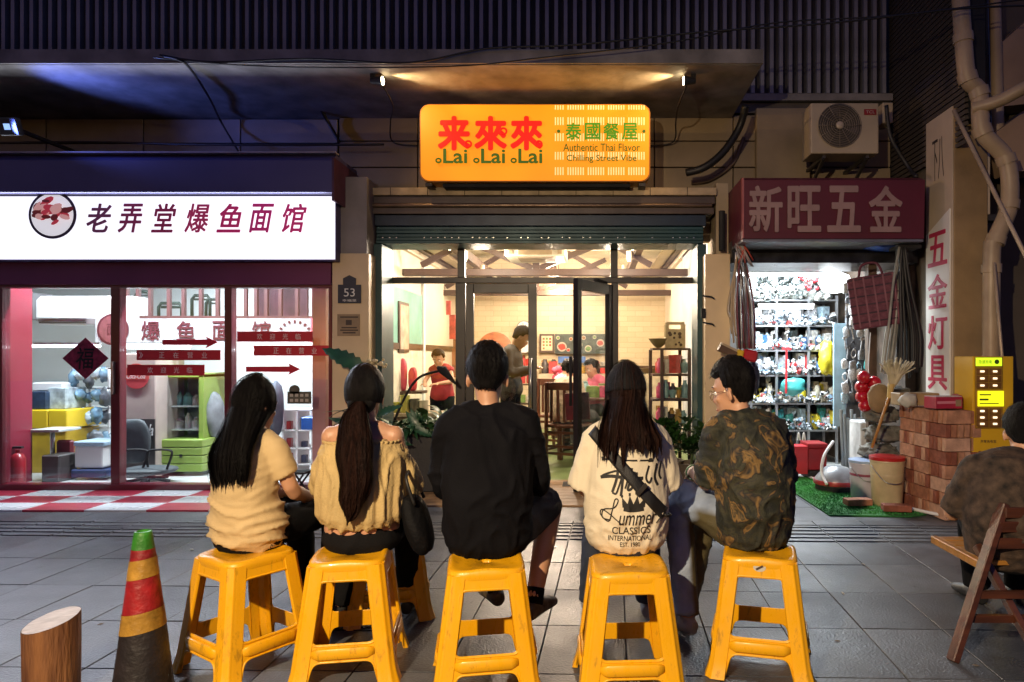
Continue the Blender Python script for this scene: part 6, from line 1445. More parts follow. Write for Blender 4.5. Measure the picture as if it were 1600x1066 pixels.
def make_stool(label):
    t = thing('plastic_stool', label, 'stool', (0, 0, 0), 'yellow plastic stools in a row')
    ztop = SH-.018; sl = (BW-TW)/ztop     # outward slope
    def hw(z): return TW+(ztop-z)*sl
    cor = .03
    # side frame, drawn in its own plane: s sideways, v height
    def s_(z, e): return hw(z)-cor-e
    outer = [(-s_(0, -.004), 0), (-s_(0, .03), 0), (-s_(.07, .045), .092), (s_(.07, .045), .092), (s_(0, .03), 0), (s_(0, -.004), 0), (s_(ztop, -.004), ztop), (-s_(ztop, -.004), ztop)]
    hole = [(-s_(.16, .028), .158), (s_(.16, .028), .158), (s_(.38, .022), .385), (-s_(.38, .022), .385)]
    me = curve_plate(rpoly(outer, [0, .01, .03, .03, .01, 0, 0, 0]), [rpoly(hole, .025)], .006, .0018)
    # raised lip round the window and over the lower arch
    for k in range(4):
        rot = Matrix.Rotation(k*pi/2, 4, 'Z')
        def pl_(x, y, n_=0): # plate coords -> stool coords (facing -Y)
            return rot@Vector((x, -(hw(y)+n_), y))
        m2 = me.copy()
        for v in m2.vertices: v.co = pl_(v.co.x, v.co.y, v.co.z)
        fr_ = link('side_frame', m2, m_st, t)
        b = B()
        H_ = rpoly([(x*1.0, y) for x, y in hole], .027)
        cx_, cy2 = 0, .27
        path = [pl_(x+(.004 if x > 0 else -.004), y+(.004 if y > cy2 else -.004), .002) for x, y in H_]
        b.tube(path+[path[0]], .0042, 6, caps=False)
        arch = rpoly([(-s_(0, .03), .001), (-s_(.07, .045), .092), (s_(.07, .045), .092), (s_(0, .03), .001)], [0, .03, .03, 0])
        b.tube([pl_(x, y+.003, .002) for x, y in arch], .0042, 6)
        b.obj('rim', m_st, t, smooth=True)
        # reinforcing bulge on the rung
        b = B()
        b.tube([pl_(-s_(.12, .03), .126, .001), pl_(-s_(.12, .06), .126, .008), pl_(s_(.12, .06), .126, .008), pl_(s_(.12, .03), .126, .001)], [.014, .024, .024, .014], 8, flat=.3, hint=(0, 0, 1))
        b.obj('rung', m_st, t, smooth=True)
        # corner leg: rounded L column with ridges
        b = B(); nz_ = 14; prof_n = 12
        g = []
        for j in range(nz_+1):
            z = ztop*j/nz_; h = hw(z); flare = .012*max(0, 1-z/.07)**1.5
            row = []
            pts_ = []
            for q in range(prof_n+1):
                a = -pi/2+(pi/2)*q/prof_n      # quarter arc from facing -Y to facing +X
                cx1, cy1 = h-cor, -(h-cor); rr = cor+.005+flare+(.003 if q in (3, 4, 8, 9) else 0)
                pts_.append((cx1+rr*cos(a), cy1+rr*sin(a)))
            e = .034
            pts_ = [(h-cor-e, -(h+.001+flare*.3)), (h-cor-e+.004, -(h+.006+flare))]+pts_+[(h+.006+flare, -(h-cor-e+.004)), (h+.001+flare*.3, -(h-cor-e))]
            inner = [(x-.007 if x > h-cor else x, y+.007 if y < -(h-cor) else y) for x, y in pts_][::-1]
            loop_ = pts_+inner
            g.append([b.bm.verts.new(rot@Vector((x, y, z))) for x, y in loop_])
        L_ = len(g[0])
        for j in range(nz_):
            for i in range(L_): b.bm.faces.new((g[j][i], g[j][(i+1) % L_], g[j+1][(i+1) % L_], g[j+1][i]))
        b.bm.faces.new(g[0][::-1]); b.bm.faces.new(g[-1])
        b.obj('leg', m_st, t, smooth='auto')
    # seat
    b = B(); n_ = 48
    def rs(a, h, rad):  # rounded square radius point
        ca, sa = cos(a), sin(a); p_ = 5
        r_ = h/((abs(ca)**p_+abs(sa)**p_)**(1/p_)); return Vector((r_*ca, r_*sa, 0))
    prof = [(TW+.006, ztop-.02), (TW+.0085, ztop-.006), (TW+.006, SH-.008), (TW-.001, SH-.001), (TW-.012, SH), (TW-.022, SH-.004), (TW-.05, SH-.007), (.02, SH-.009), (.016, SH-.014), (.012, SH-.03)]
    g = [[b.bm.verts.new(rs(2*pi*i/n_, h, 0)+Vector((0, 0, z+.007*cos(4*2*pi*i/n_+pi)*(1 if k in (3, 4) else 0)*-.5))) for i in range(n_)] for k, (h, z) in enumerate(prof)]
    for j in range(len(prof)-1):
        for i in range(n_): b.bm.faces.new((g[j][i], g[j][(i+1) % n_], g[j+1][(i+1) % n_], g[j+1][i]))
    b.obj('seat', m_st, t, smooth=True)
    return t
stool_at = [(-1.42, 2.78, -34, 'leftmost yellow plastic stool, turned cornerwise, under the woman in the tan T-shirt'),
            (-.985, 2.76, 10, 'yellow plastic stool under the woman with the long ponytail'),
            (-.425, 2.66, 10, 'middle yellow plastic stool under the man in black'),
            (.125, 2.62, 3, 'yellow plastic stool under the person with the printed cream shirt'),
            (.675, 2.80, -14, 'rightmost yellow plastic stool with a small round sticker, under the man in camouflage'),
            (-1.02, 3.36, 20, 'yellow plastic stool standing behind the second woman, seen between the front legs')]
st0 = make_stool(stool_at[0][3])
for i, (x, y, a, l) in enumerate(stool_at):
    s = st0 if i == 0 else dup(st0, label=l)
    s.location = (x, y, .002); s.rotation_euler = (0, 0, R(a))
    if i == 4:
        k_ = B(); k_.lathe([(.016, 0), (.016, .0015)], seg=20, m=Matrix.Translation((.0, -TW-.006, .425))@RX@Matrix.Scale(1.5, 4, (1, 0, 0)))
        me = k_.mesh('sticker'); o = link('sticker', me, M('sticker_white', (.7, .66, .55), .4), s)
        me = B().boxc((0, -TW-.0085, .425), (.03, .001, .008), (0, R(-30), 0)).mesh('sticker_mark'); link('sticker_mark', me, m_ni, o)
# fixed wooden stool seat edge / chair of the sixth person is in the people section
# ================================================================== PEOPLE
m_skin = M('skin', (.50, .27, .16), .48, var=.06, scale=12, bump=.08, bscale=160, sss=.08)
m_skin2 = M('skin_tan', (.36, .17, .09), .5, var=.08, scale=12, bump=.08, bscale=160, sss=.08)
m_hair = M('hair_black', (.006, .005, .005), .5, var=.3, scale=3, stretch=(26, 26, 2), bump=.6, bscale=28, spec=.12)
m_hairb = M('hair_brown', (.028, .011, .007), .48, var=.4, scale=3, stretch=(30, 30, 2), bump=.6, bscale=28, spec=.12)
m_eye = M('eye_white', (.7, .68, .65), .2, var=0, bump=0); m_iris = M('iris_dark', (.02, .012, .01), .15, var=0, bump=0); m_lip = M('lip', (.42, .14, .11), .4, var=0, bump=0)
def fold(me, seed, amp, fr=(5, 5, 16), warp=.6, fine=.25, zr=None, focus=None):
    """cloth folds: ridged noise displacement along the normals"""
    s = Vector((seed*3.7, seed*1.9, seed*5.3))
    ns = [v.normal.copy() for v in me.vertices]
    for v, n_ in zip(me.vertices, ns):
        p = v.co; q = Vector((p.x*fr[0], p.y*fr[1], p.z*fr[2]))+s
        q += warp*Vector(noise.noise_vector(p*4+s))*2
        a = 1-2*abs(noise.noise(q)); b_ = 1-2*abs(noise.noise(q*2.3+s)); c = noise.noise(p*2.5+s)
        k = amp*(a*a*a*(1 if a > 0 else .3)*.9+b_*fine*.7-.35+.25*c)
        if focus: k *= focus(p)
        v.co = v.co+n_*k
    me.update()
def head_shape(b, Mh, s=1.0, male=True, nose=True):
    """Mh: head matrix, origin at the skull centre, +Y is the face"""
    def T(*a): return Mh@Matrix.Translation(Vector(a)*s)
    b.ell((0, 0, 0), (.074*s, .092*s, .098*s), 24, 16, m=Mh@Matrix.Translation((0, -.006*s, .022*s)))
    b.ell((0, 0, 0), (.060*s, .066*s, .086*s), 20, 14, m=T(0, .026, -.034))
    b.ell((0, 0, 0), (.052*s if male else .046*s, .045*s, .036*s), 16, 10, m=T(0, .040, -.078))
    b.ell((0, 0, 0), (.021*s, .018*s, .018*s), 12, 8, m=T(0, .073, -.098))
    b.tube([Mh@Vector((0, .080, .012))*1 if False else Mh@(Vector((0, .086, .010))*s), Mh@(Vector((0, .102, -.022))*s), Mh@(Vector((0, .096, -.032))*s)], [.009*s, .014*s, .009*s], 10)
    for k in (-1, 1):
        b.ell((0, 0, 0), (.012*s, .011*s, .010*s), 10, 6, m=T(.012*k, .088, -.030))
        b.ell((0, 0, 0), (.024*s, .016*s, .014*s), 12, 8, m=T(.040*k, .066, -.020))     # cheek
        b.ell((0, 0, 0), (.022*s, .010*s, .008*s), 10, 6, m=T(.030*k, .082, .030))       # brow
        ea = Mh@Matrix.Translation(Vector((.084*k, -.006, -.014))*s)@Matrix.Rotation(R(28)*k, 4, 'Z')@Matrix.Rotation(R(-8), 4, 'X')
        b.ell((0, 0, 0), (.008*s, .017*s, .030*s), 12, 8, m=ea)
        b.ell((0, 0, 0), (.007*s, .009*s, .011*s), 10, 6, m=ea@Matrix.Translation((0, .004*s, -.022*s)))
    b.ell((0, 0, 0), (.024*s, .010*s, .007*s), 12, 6, m=T(0, .090, -.056)); b.ell((0, 0, 0), (.021*s, .010*s, .007*s), 12, 6, m=T(0, .088, -.068))
def face_parts(Mh, s, par):
    inv = Matrix.Translation(-off(par))
    for k in (-1, 1):
        b = B(); b.ell((0, 0, 0), (.0125*s, .0125*s, .0095*s), 12, 8, m=Mh@Matrix.Translation(Vector((.030*k, .0755, .006))*s)); e = b.obj('eye', m_eye, par, smooth=True)
        b = B(); b.ell((0, 0, 0), (.0062*s, .003*s, .0062*s), 10, 6, m=Mh@Matrix.Translation(Vector((.030*k, .0868, .006))*s)); b.obj('iris', m_iris, e, smooth=True)
        b = B(); b.tube([Mh@(Vector((.014*k, .0915, .030))*s), Mh@(Vector((.032*k, .0885, .036))*s), Mh@(Vector((.050*k, .074, .029))*s)], [.002*s, .0034*s, .0015*s], 6); b.obj('eyebrow', m_hair, par, smooth=True)
    b = B(); b.tube([Mh@(Vector((-.024, .086, -.061))*s), Mh@(Vector((0, .0985, -.061))*s), Mh@(Vector((.024, .086, -.061))*s)], [(.002*s, .002*s), (.006*s, .004*s), (.002*s, .002*s)], 8); b.obj('lips', m_lip, par, smooth=True)
def hand(b, wrist, d, palm_n, s=1.0, curl=.6, side=1):
    """five separate fingers; d = direction of the hand, palm_n = direction the palm faces"""
    w_ = Vector(wrist); d = Vector(d).normalized(); pn = Vector(palm_n); pn = (pn-d*pn.dot(d)).normalized(); sd_ = d.cross(pn).normalized()*side
    b.tube([w_-d*.01*s, w_+d*.03*s, w_+d*.075*s, w_+d*.088*s], [(.024*s, .018*s), (.036*s, .015*s), (.041*s, .013*s), (.036*s, .010*s)], 12, hint=sd_)
    for i, (o_, L_) in enumerate(((-.030, .066), (-.010, .078), (.010, .073), (.029, .056))):
        p = w_+d*.078*s+sd_*o_*s; pts = [p-d*.02*s, p]; a = 0; c = p
        for j in range(3):
            a += curl*(.55, .8, .6)[j]; dd_ = d*cos(a)+pn*sin(a); c = c+dd_*L_*s*(.45, .32, .23)[j]; pts.append(c)
        b.tube(pts, [.0085*s, .0088*s, .0082*s, .0074*s, .006*s], 8)
    p = w_+d*.02*s-sd_*.026*s; q = p+(d*.5-sd_*.8+pn*.45).normalized()*.036*s
    b.tube([p, q, q+(d*.85-sd_*.2+pn*.5).normalized()*.03*s, q+(d*.9+sd_*.1+pn*.55).normalized()*.05*s], [.013*s, .011*s, .009*s, .007*s], 8)
def foot(b, ankle, toe_dir, s=1.0, grow=0, sole=None):
    a = Vector(ankle); t = Vector(toe_dir); t.z = 0; t.normalize(); up = Vector((0, 0, 1)); z0 = sole if sole is not None else a.z-.075*s
    h = Vector((a.x, a.y, z0))
    g = grow
    b.tube([h-t*.055*s+up*.030*s, h-t*.03*s+up*.034*s, h+t*.05*s+up*.036*s, h+t*.12*s+up*.026*s, h+t*.17*s+up*.019*s, h+t*.195*s+up*.016*s],
           [(.024*s+g, .026*s+g), (.033*s+g, .033*s+g), (.038*s+g, .033*s+g), (.043*s+g, .024*s+g), (.037*s+g, .018*s+g), (.018*s+g, .010*s+g)], 12, hint=t.cross(up))
    b.tube([a, a.lerp(h+up*.035*s, .6)], [.034*s+g, .034*s+g], 10)
def mixpts(pts, n=3): return smooth_path([Vector(p) for p in pts], n)
class Fig:
    """a posed figure in local coordinates (facing +Y, z up, origin on the ground)"""
    def __init__(f, **k):
        f.s = 1.0; f.male = True; f.pel = (0, 0, .56); f.wa = (0, -.015, .70); f.ch = (0, 0, .86); f.sh = (0, .01, .955); f.ne = (0, .02, 1.02); f.hd = (0, .05, 1.15)
        f.rx = dict(pel=.168, wa=.14, ch=.158, sh=.135); f.ry = dict(pel=.125, wa=.105, ch=.115, sh=.085)
        f.shw = .165; f.yaw = 0; f.pitch = -8; f.roll = 0; f.hs = 1.0
        f.el = [(-.22, .06, .70), (.22, .06, .70)]; f.wr = [(-.10, .27, .64), (.10, .27, .64)]
        f.hip = [(-.09, .03, .53), (.09, .03, .53)]; f.kn = [(-.12, .44, .53), (.12, .44, .53)]; f.an = [(-.12, .46, .10), (.12, .46, .10)]; f.toe = [(-.1, 1, 0), (.1, 1, 0)]
        f.arm = (.046, .039, .027); f.leg = (.082, .056, .037); f.calf = .053; f.hand_dir = None; f.palm = [(0, 0, -1), (0, 0, -1)]; f.curl = .6
        f.__dict__.update(k)
    def head_m(f): return Matrix.Translation(Vector(f.hd))@Matrix.Rotation(R(f.yaw), 4, 'Z')@Matrix.Rotation(R(f.roll), 4, 'Y')@Matrix.Rotation(R(f.pitch), 4, 'X')
    def torso(f, b, g=0, gz=0, top=1.0, bottom=0, hips=1.0, wst=0, neck=True):
        P0, W, C, S, N = map(Vector, (f.pel, f.wa, f.ch, f.sh, f.ne)); rx, ry = f.rx, f.ry
        pts = [P0+Vector((0, 0, -.09+bottom)), P0+Vector((0, 0, -.05+bottom)), P0, P0.lerp(W, .55), W, W.lerp(C, .5), C, C.lerp(S, .6), S, S.lerp(N, .5), N.lerp(N+(N-S), .1)]
        e = g
        rr_ = [(rx['pel']*.75+e, ry['pel']*.75+e), (rx['pel']*.97*hips+e, ry['pel']*.97+e), (rx['pel']*hips+e, ry['pel']+e), ((rx['pel']+rx['wa'])/2+e+wst*.6, (ry['pel']+ry['wa'])/2+e+wst*.5), (rx['wa']+e+wst, ry['wa']+e+wst*.6), ((rx['wa']+rx['ch'])/2+e+wst*.5, (ry['wa']+ry['ch'])/2+e+wst*.3), (rx['ch']+e, ry['ch']+e), ((rx['ch']*.6+rx['sh']*.4)+e, ry['ch']*.94+e), (rx['sh']+e, ry['sh']+e), (rx['sh']*.62+e, ry['sh']*.8+e*.8), (.056+e*.6, .055+e*.6)]
        b.tube(pts, rr_, 24, hint=(1, 0, 0))
        if neck:
            for i in (0, 1):
                q = f.shoulder(i); b.tube([N+Vector((0, -.015, -.035)), (N+Vector((0, -.015, -.035))).lerp(q, .5)+Vector((0, 0, .010)), q], [(.050+e*.7, .050+e*.7), (.050+e*.8, .05+e*.8), (f.arm[0]*1.0+e*.7, f.arm[0]*1.0+e*.7)], 14)
    def shoulder(f, i):
        S = Vector(f.sh); return S+Vector((f.shw*(-1, 1)[i], -.005, -.012))
    def limb(f, b, a, m_, c, ra, rm, rc, g=0, t1=1.0, mid=None, seg=14):
        a, m_, c = Vector(a), Vector(m_), Vector(c)
        if t1 <= .5:
            e = a.lerp(m_, t1*2); pts = [a, a.lerp(e, .5), e]; rs = [ra+g, (ra+rm)/2+g, ra+(rm-ra)*t1*2+g]
        else:
            e = m_.lerp(c, (t1-.5)*2); mm = mid or rm; f_ = (t1-.5)*2
            pts = [a, a.lerp(m_, .5), m_.lerp(a, .12), m_.lerp(e, .1), m_.lerp(e, .4), e]; rs = [ra+g, (ra+rm)/2*1.0+g, rm+g, rm+g, mm+g, rm+(rc-rm)*f_+g]
        b.tube(pts, rs, seg)
    def body(f, voxel=.0085, shoes=True):
        b = B(); s = 1
        f.torso(b, -.004)
        N, H = Vector(f.ne), Vector(f.hd); Mh = f.head_m()
        base = Mh@(Vector((0, -.012, -.06))*f.hs)
        b.tube([N-Vector((0, 0, .06)), N, base, base+(base-N)*.3], [.060, .052, .050, .050], 16)
        head_shape(b, Mh, f.hs, f.male)
        for i in (0, 1):
            S = f.shoulder(i); f.limb(b, S, f.el[i], f.wr[i], *f.arm, mid=f.arm[1]*.95)
            b.ell(S, f.arm[0]*1.12, 12, 8)
            hd_ = Vector(f.hand_dir[i]) if f.hand_dir else (Vector(f.wr[i])-Vector(f.el[i]))
            hand(b, f.wr[i], hd_, f.palm[i], .95, f.curl, (-1, 1)[i])
            f.limb(b, f.hip[i], f.kn[i], f.an[i], *f.leg, mid=f.calf)
            foot(b, f.an[i], f.toe[i])
        return fuse(b.bm, voxel, 3)
    def top(f, g=.02, sleeve=1.0, sg=.016, voxel=.010, wst=0, hem=0, smooth=4, sleeve_flare=0):
        b = B(); f.torso(b, g, bottom=hem, wst=wst)
        for i in (0, 1):
            S = f.shoulder(i)
            A_ = f.arm
            a, m_, c = S, Vector(f.el[i]), Vector(f.wr[i])
            f.limb(b, a, m_, c, A_[0], A_[1]+sleeve_flare*.5, A_[2]+sleeve_flare, sg, sleeve, mid=A_[1]+sleeve_flare*.7)
            b.ell(S, A_[0]+sg, 12, 8)
        return fuse(b.bm, voxel, smooth)
    def bottoms(f, length=1.0, g=.012, flare=0, voxel=.011, skirt=False):
        b = B(); P0 = Vector(f.pel); W = Vector(f.wa)
        b.tube([P0+Vector((0, 0, -.10)), P0+Vector((0, 0, -.06)), P0+Vector((0, 0, -.02)), P0+Vector((0, 0, .03))], [(f.rx['pel']*.8+g, f.ry['pel']*.85+g), (f.rx['pel']+g*.6, f.ry['pel']+g*.6), (f.rx['pel']-.002, f.ry['pel']-.002), (f.rx['pel']*.9, f.ry['pel']*.9)], 20, hint=(1, 0, 0))
        for i in (0, 1): f.limb(b, f.hip[i], f.kn[i], f.an[i], f.leg[0]+.004, f.leg[1]+flare*.5, f.leg[2]+flare, g, length, mid=f.calf+flare*.7)
        if skirt:
            k0, k1 = Vector(f.kn[0]), Vector(f.kn[1]); m_ = (k0+k1)/2
            b.tube([P0+Vector((0, .03, -.02)), P0.lerp(m_, .5), m_, m_+Vector((0, .04, -.12))], [(.17, .10), (.2, .09), (.21, .08), (.2, .06)], 18, hint=(1, 0, 0))
        return fuse(b.bm, voxel, 3)
    def shoes(f, which=(0, 1), grow=.006, voxel=.007):
        out = []
        for i in which:
            b = B(); foot(b, f.an[i], f.toe[i], 1.0, grow); a = Vector(f.an[i]); t = Vector(f.toe[i]); t.z = 0; t.normalize()
            out.append(fuse(b.bm, voxel, 2))
        return out
def short_hair(Mh, s, seed, volume=.016, long_=.0, side=.0, fringe=True):
    """cropped hair: a swept shell over the skull with tufts"""
    b = B(); rg = random.Random(seed); sv = Vector((seed*2.2, seed*.7, seed))
    def fn(u, v):
        a = 2*pi*u; el = -pi/2*.62+(pi/2+pi/2*.62)*v; d = Vector((cos(el)*sin(a), cos(el)*cos(a), sin(el)))
        face = max(0, d.y-.28)*1.6; low = -(.16 if d.y > -.1 else .62+long_)
        cov = 1.0
        if d.y > .25: cov = min(1, max(0, (d.z-(.42 if fringe else .55)-.1*noise.noise(d*5+sv))/.12))
        elif d.y > -.12: cov = min(1, max(0, (d.z+.12+(.25-d.y)*.2)/.14))
        else: cov = min(1, max(0, (d.z+.88+.1*noise.noise(d*9+sv))/.12))
        rad = Vector((.0765*d.x, .0945*d.y-.006, .1*d.z+.022))
        if d.y < -.1 and d.z < -.35: rad.y -= .016*min(1, (-.35-d.z)*2.2); rad.x *= 1-.25*min(1, (-.35-d.z)*1.6)
        n1 = noise.noise(Vector((d.x*9, d.y*9, d.z*3))+sv)*.005+noise.noise(Vector((d.x*26, d.y*26, d.z*7))+sv)*.003
        tp = max(0, min(1, (d.z+.60)/1.0)); tp = tp*tp*(3-2*tp)
        t = (.002+volume*tp*(.85+.4*max(0, d.z))) + n1*(.4+.6*tp)
        off_ = (t if cov > 0 else 0)*cov-.016*(1-cov)
        return Mh@((rad+d*off_)*s)
    b.grid(fn, 96, 44, closed=True)
    # tufts
    for k in range(1500):
        a = rg.uniform(0, 2*pi); el = rg.uniform(-.58, 1.5); d = Vector((cos(el)*sin(a), cos(el)*cos(a), sin(el)))
        if d.y > .2 and d.z < .5: continue
        if d.y > -.15 and d.z < -.05: continue
        if d.z < -.45: continue
        tp = max(0, min(1, (d.z+.60)/1.0)); tp = tp*tp*(3-2*tp); p0 = Vector((.0765*d.x, .0945*d.y-.006, .1*d.z+.022))+d*(.002+volume*.9*tp)
        dn = (Vector((0, -.2+.9*max(0, d.y)*d.z, -1))-d*d.dot(Vector((0, -.2, -1)))).normalized()
        sw = Vector((rg.uniform(-.35, .35), rg.uniform(-.2, .2), 0)); L_ = rg.uniform(.010, .020)+.016*tp; w_ = rg.uniform(.0007, .0016)
        sd_ = d.cross(dn).normalized()*w_
        p1 = p0+(dn+sw)*L_*.5+d*.004; p2 = p0+(dn+sw)*L_+d*.002
        q = [Mh@(x*s) for x in (p0-sd_, p0+sd_, p1+sd_*.8, p1-sd_*.8, p2)]
        b.add(q, [(0, 1, 2, 3), (3, 2, 4)])
    me = b.mesh('hair', True, recalc=False); return me
def long_hair(Mh, s, seed, path, widths, a0=-125, a1=125, tuck=.012, ragged=.03, thin=0, strands=160):
    strands *= 4
    """hair falling from the crown: path = local points of the centre line below the nape, widths = (half width, depth) there"""
    sv = Vector((seed*1.3, seed*2.1, seed)); path = [Vector(p) for p in path]; b = B()
    def strand(th, t, lift=0):
        a = R(a0+(a1-a0)*th)          # 0 = straight back
        rg_ = noise.noise(Vector((th*14, seed, .3)))*.003+noise.noise(Vector((th*70, seed, .9)))*.0008
        if t < .42:
            q = t/.42; el = pi/2*(1-q*1.25)+.12
            dd_ = Vector((cos(el)*sin(a), -cos(el)*cos(a), sin(el)))
            r = Vector((.0765*dd_.x, .0945*dd_.y-.006, .1*dd_.z+.022))+dd_*(.014+rg_*min(1, q*3)+lift)
            return Mh@(r*s)
        q = (t-.42)/.58
        k = q*(len(path)-1); i = min(int(k), len(path)-2); fr = k-i
        c = path[i].lerp(path[i+1], fr); wx, wy = (widths[i][j]*(1-fr)+widths[i+1][j]*fr for j in (0, 1))
        el = pi/2*(1-1.25)+.12; dd_ = Vector((cos(el)*sin(a), -cos(el)*cos(a), sin(el)))
        start = Mh@((Vector((.0765*dd_.x, .0945*dd_.y-.006, .1*dd_.z+.022))+dd_*(.014+rg_+lift))*s)
        tgt = c+Vector((wx*sin(a*.8), -wy*cos(a*.8), 0))+Vector((sin(a), -cos(a), 0))*(rg_*1.6+lift)
        tgt += Vector((noise.noise(Vector((th*9, q*2, seed)))*.006, 0, ragged*q*q*noise.noise(Vector((th*24, seed, 5)))*1.5))
        bl_ = min(1, q*2.2); bl_ = bl_*bl_*(3-2*bl_)
        return start.lerp(tgt, bl_) if q < .46 else tgt
    b.grid(lambda u, v: strand(u, v), 150, 46)
    b.grid(lambda u, v: strand(u, v, -.014), 60, 30)
    rg = random.Random(seed)
    for k in range(strands):
        th = rg.random(); w_ = rg.uniform(.0004, .0010); lf = rg.uniform(-.0015, .0045)+(rg.uniform(.003, .014) if k % 9 == 0 else 0); t1 = rg.uniform(.85, 1.02); pts = [strand(th+.006*sin(j+k), min(1.0, t1*j/14), lf) for j in range(15)]
        if t1 > 1: pts[-1] = pts[-1]+Vector((0, 0, -.015))
        for j in range(14):
            sd_ = (pts[j+1]-pts[j]).cross(Vector((sin(R(a0+(a1-a0)*th)), -cos(R(a0+(a1-a0)*th)), 0))); sd_ = sd_.normalized()*w_ if sd_.length > 1e-6 else Vector((w_, 0, 0))
            b.add([pts[j]-sd_, pts[j]+sd_, pts[j+1]+sd_, pts[j+1]-sd_], [(0, 1, 2, 3)])
    return b.mesh('hair', True, recalc=False)
def place(t, x, y, rz, s=1.0, z=0):
    t.location = (x, y, z); t.rotation_euler = (0, 0, R(rz)); t.scale = (s, s, s)
def part(name, me, mat, par, label=None): return link(name, me, mat, par, label)
def print_on(me_target, me_print, lift=.0022):
    """lay a flat print (x,z in local coords) on the back of a garment"""
    bm = bmesh.new(); bm.from_mesh(me_target); tree = BVHTree.FromBMesh(bm); bm.free()
    for v in me_print.vertices:
        h = tree.ray_cast(Vector((v.co.x, -2, v.co.z)), Vector((0, 1, 0)))
        y = h[0].y if h[0] else 0
        v.co = Vector((v.co.x, y-lift, v.co.z))
    me_print.update(); return me_print
def ribbon(pts, w_, n=5):
    """2D stroke in the x,z plane as a ribbon"""
    p = smooth_path([Vector((x, 0, z)) for x, z in pts], n); b = B(); prev = None
    L_ = []
    for i, c in enumerate(p):
        t = (p[min(i+1, len(p)-1)]-p[max(i-1, 0)]); t = t.normalized() if t.length > 1e-7 else Vector((1, 0, 0)); s_ = Vector((-t.z, 0, t.x))*w_/2
        L_.append((b.bm.verts.new(c-s_), b.bm.verts.new(c), b.bm.verts.new(c+s_)))
    for i in range(len(L_)-1):
        for k in (0, 1): b.bm.faces.new((L_[i][k], L_[i][k+1], L_[i+1][k+1], L_[i+1][k]))
    return b

# ---------------------------------------------------------------- 1: woman in a tan T-shirt, long straight hair
p1 = thing('person', 'woman from behind in a tan T-shirt with long straight black hair, leftmost of the row', 'person')
f = Fig(male=False, pel=(0, .0, .545), wa=(-.01, -.02, .66), ch=(-.01, -.005, .79), sh=(0, .02, .875), ne=(.01, .03, .925), hd=(-.005, .05, 1.035), yaw=-14, pitch=-10, hs=.96,
        rx=dict(pel=.165, wa=.125, ch=.135, sh=.115), ry=dict(pel=.12, wa=.095, ch=.105, sh=.075), shw=.135,
        el=[(-.18, .08, .68), (.19, .06, .68)], wr=[(-.06, .30, .62), (.12, .28, .61)], arm=(.040, .034, .024), leg=(.076, .052, .034), kn=[(-.05, .42, .53), (.16, .43, .53)], an=[(-.02, .40, .10), (.15, .42, .10)])
part('body', f.body(), m_skin, p1); face_parts(f.head_m(), f.hs, p1)
m_tan = M('tan_cotton', (.58, .43, .22), .85, wrinkle=.5, wscale=5, var=.06, scale=6, bump=.25, bscale=220, spec=.2)
b = B(); f.torso(b, .018, wst=.014, bottom=.0, hips=1.03)
for i in (0, 1):
    S = f.shoulder(i); e = S.lerp(Vector(f.el[i]), .62); b.tube([S+Vector((0, 0, .008)), S.lerp(e, .5), e], [.052, .056, .058], 16); b.ell(S, .052, 12, 8)
me = fuse(b.bm, .009, 4); fold(me, 3, .014, (2.5, 2.5, 22), .5, .45, focus=lambda p: .25+1.1*max(0, min(1, (.80-p.z)/.15)))
part('t_shirt', me, m_tan, p1)
me = f.bottoms(1.0, .010, .01); fold(me, 4, .006, (9, 9, 9)); m_blk = M('black_trousers', (.008, .008, .009), .8, var=.2, bump=.3, bscale=150, spec=.1)
part('trousers', me, m_blk, p1)
for k, me in enumerate(f.shoes()): part('shoe', me, M('shoe_black', (.02, .02, .02), .5), p1)
part('hair', long_hair(f.head_m(), f.hs, 2, [(-.005, -.065, .98), (.008, -.095, .91), (.012, -.125, .85), (.016, -.135, .79), (.02, -.135, .755)], [(.083, .05), (.098, .05), (.104, .04), (.098, .03), (.085, .02)], ragged=.05, strands=300), m_hair, p1)
place(p1, -1.45, 2.86, -12); p1.scale = (.87, .95, 1)

# ---------------------------------------------------------------- 2: woman with ponytail, cap and off-shoulder blouse
p2 = thing('person', 'woman from behind with a very long wavy ponytail and ruffled yellow blouse', 'person')
f = Fig(male=False, pel=(0, 0, .545), wa=(0, -.01, .68), ch=(0, .0, .83), sh=(0, .015, .925), ne=(.005, .02, .97), hd=(.0, .045, 1.085), yaw=0, pitch=-6, hs=.98,
        rx=dict(pel=.175, wa=.13, ch=.145, sh=.118), ry=dict(pel=.125, wa=.10, ch=.105, sh=.075), shw=.145,
        el=[(-.20, .10, .70), (.20, .08, .69)], wr=[(-.07, .32, .64), (.08, .30, .63)], arm=(.041, .034, .024), kn=[(-.14, .42, .53), (.12, .42, .53)], an=[(-.2, .34, .10), (.12, .44, .10)])
part('body', f.body(), m_skin, p2); face_parts(f.head_m(), f.hs, p2)
m_blouse = M('blouse_ochre', (.56, .41, .18), .7, wrinkle=.5, wscale=7, var=.14, scale=4, bump=.35, bscale=120, spec=.2)
b = B(); C_, S_ = Vector(f.ch), Vector(f.sh)
b.tube([Vector((0, -.005, .575)), Vector((0, -.01, .60)), Vector((0, -.01, .68)), Vector((0, 0, .78)), Vector((0, 0, .835)), Vector((0, .005, .870)), Vector((0, .01, .880))], [(.19, .14), (.205, .155), (.205, .155), (.20, .145), (.20, .135), (.182, .118), (.14, .085)], 32, hint=(1, 0, 0))
for i in (0, 1):
    S = f.shoulder(i)+Vector((0, 0, -.080)); b.tube([S, S.lerp(Vector(f.el[i]), .5), Vector(f.el[i]), Vector(f.el[i]).lerp(Vector(f.wr[i]), .4)], [.058, .076, .07, .045], 16)
me = fuse(b.bm, .009, 3)
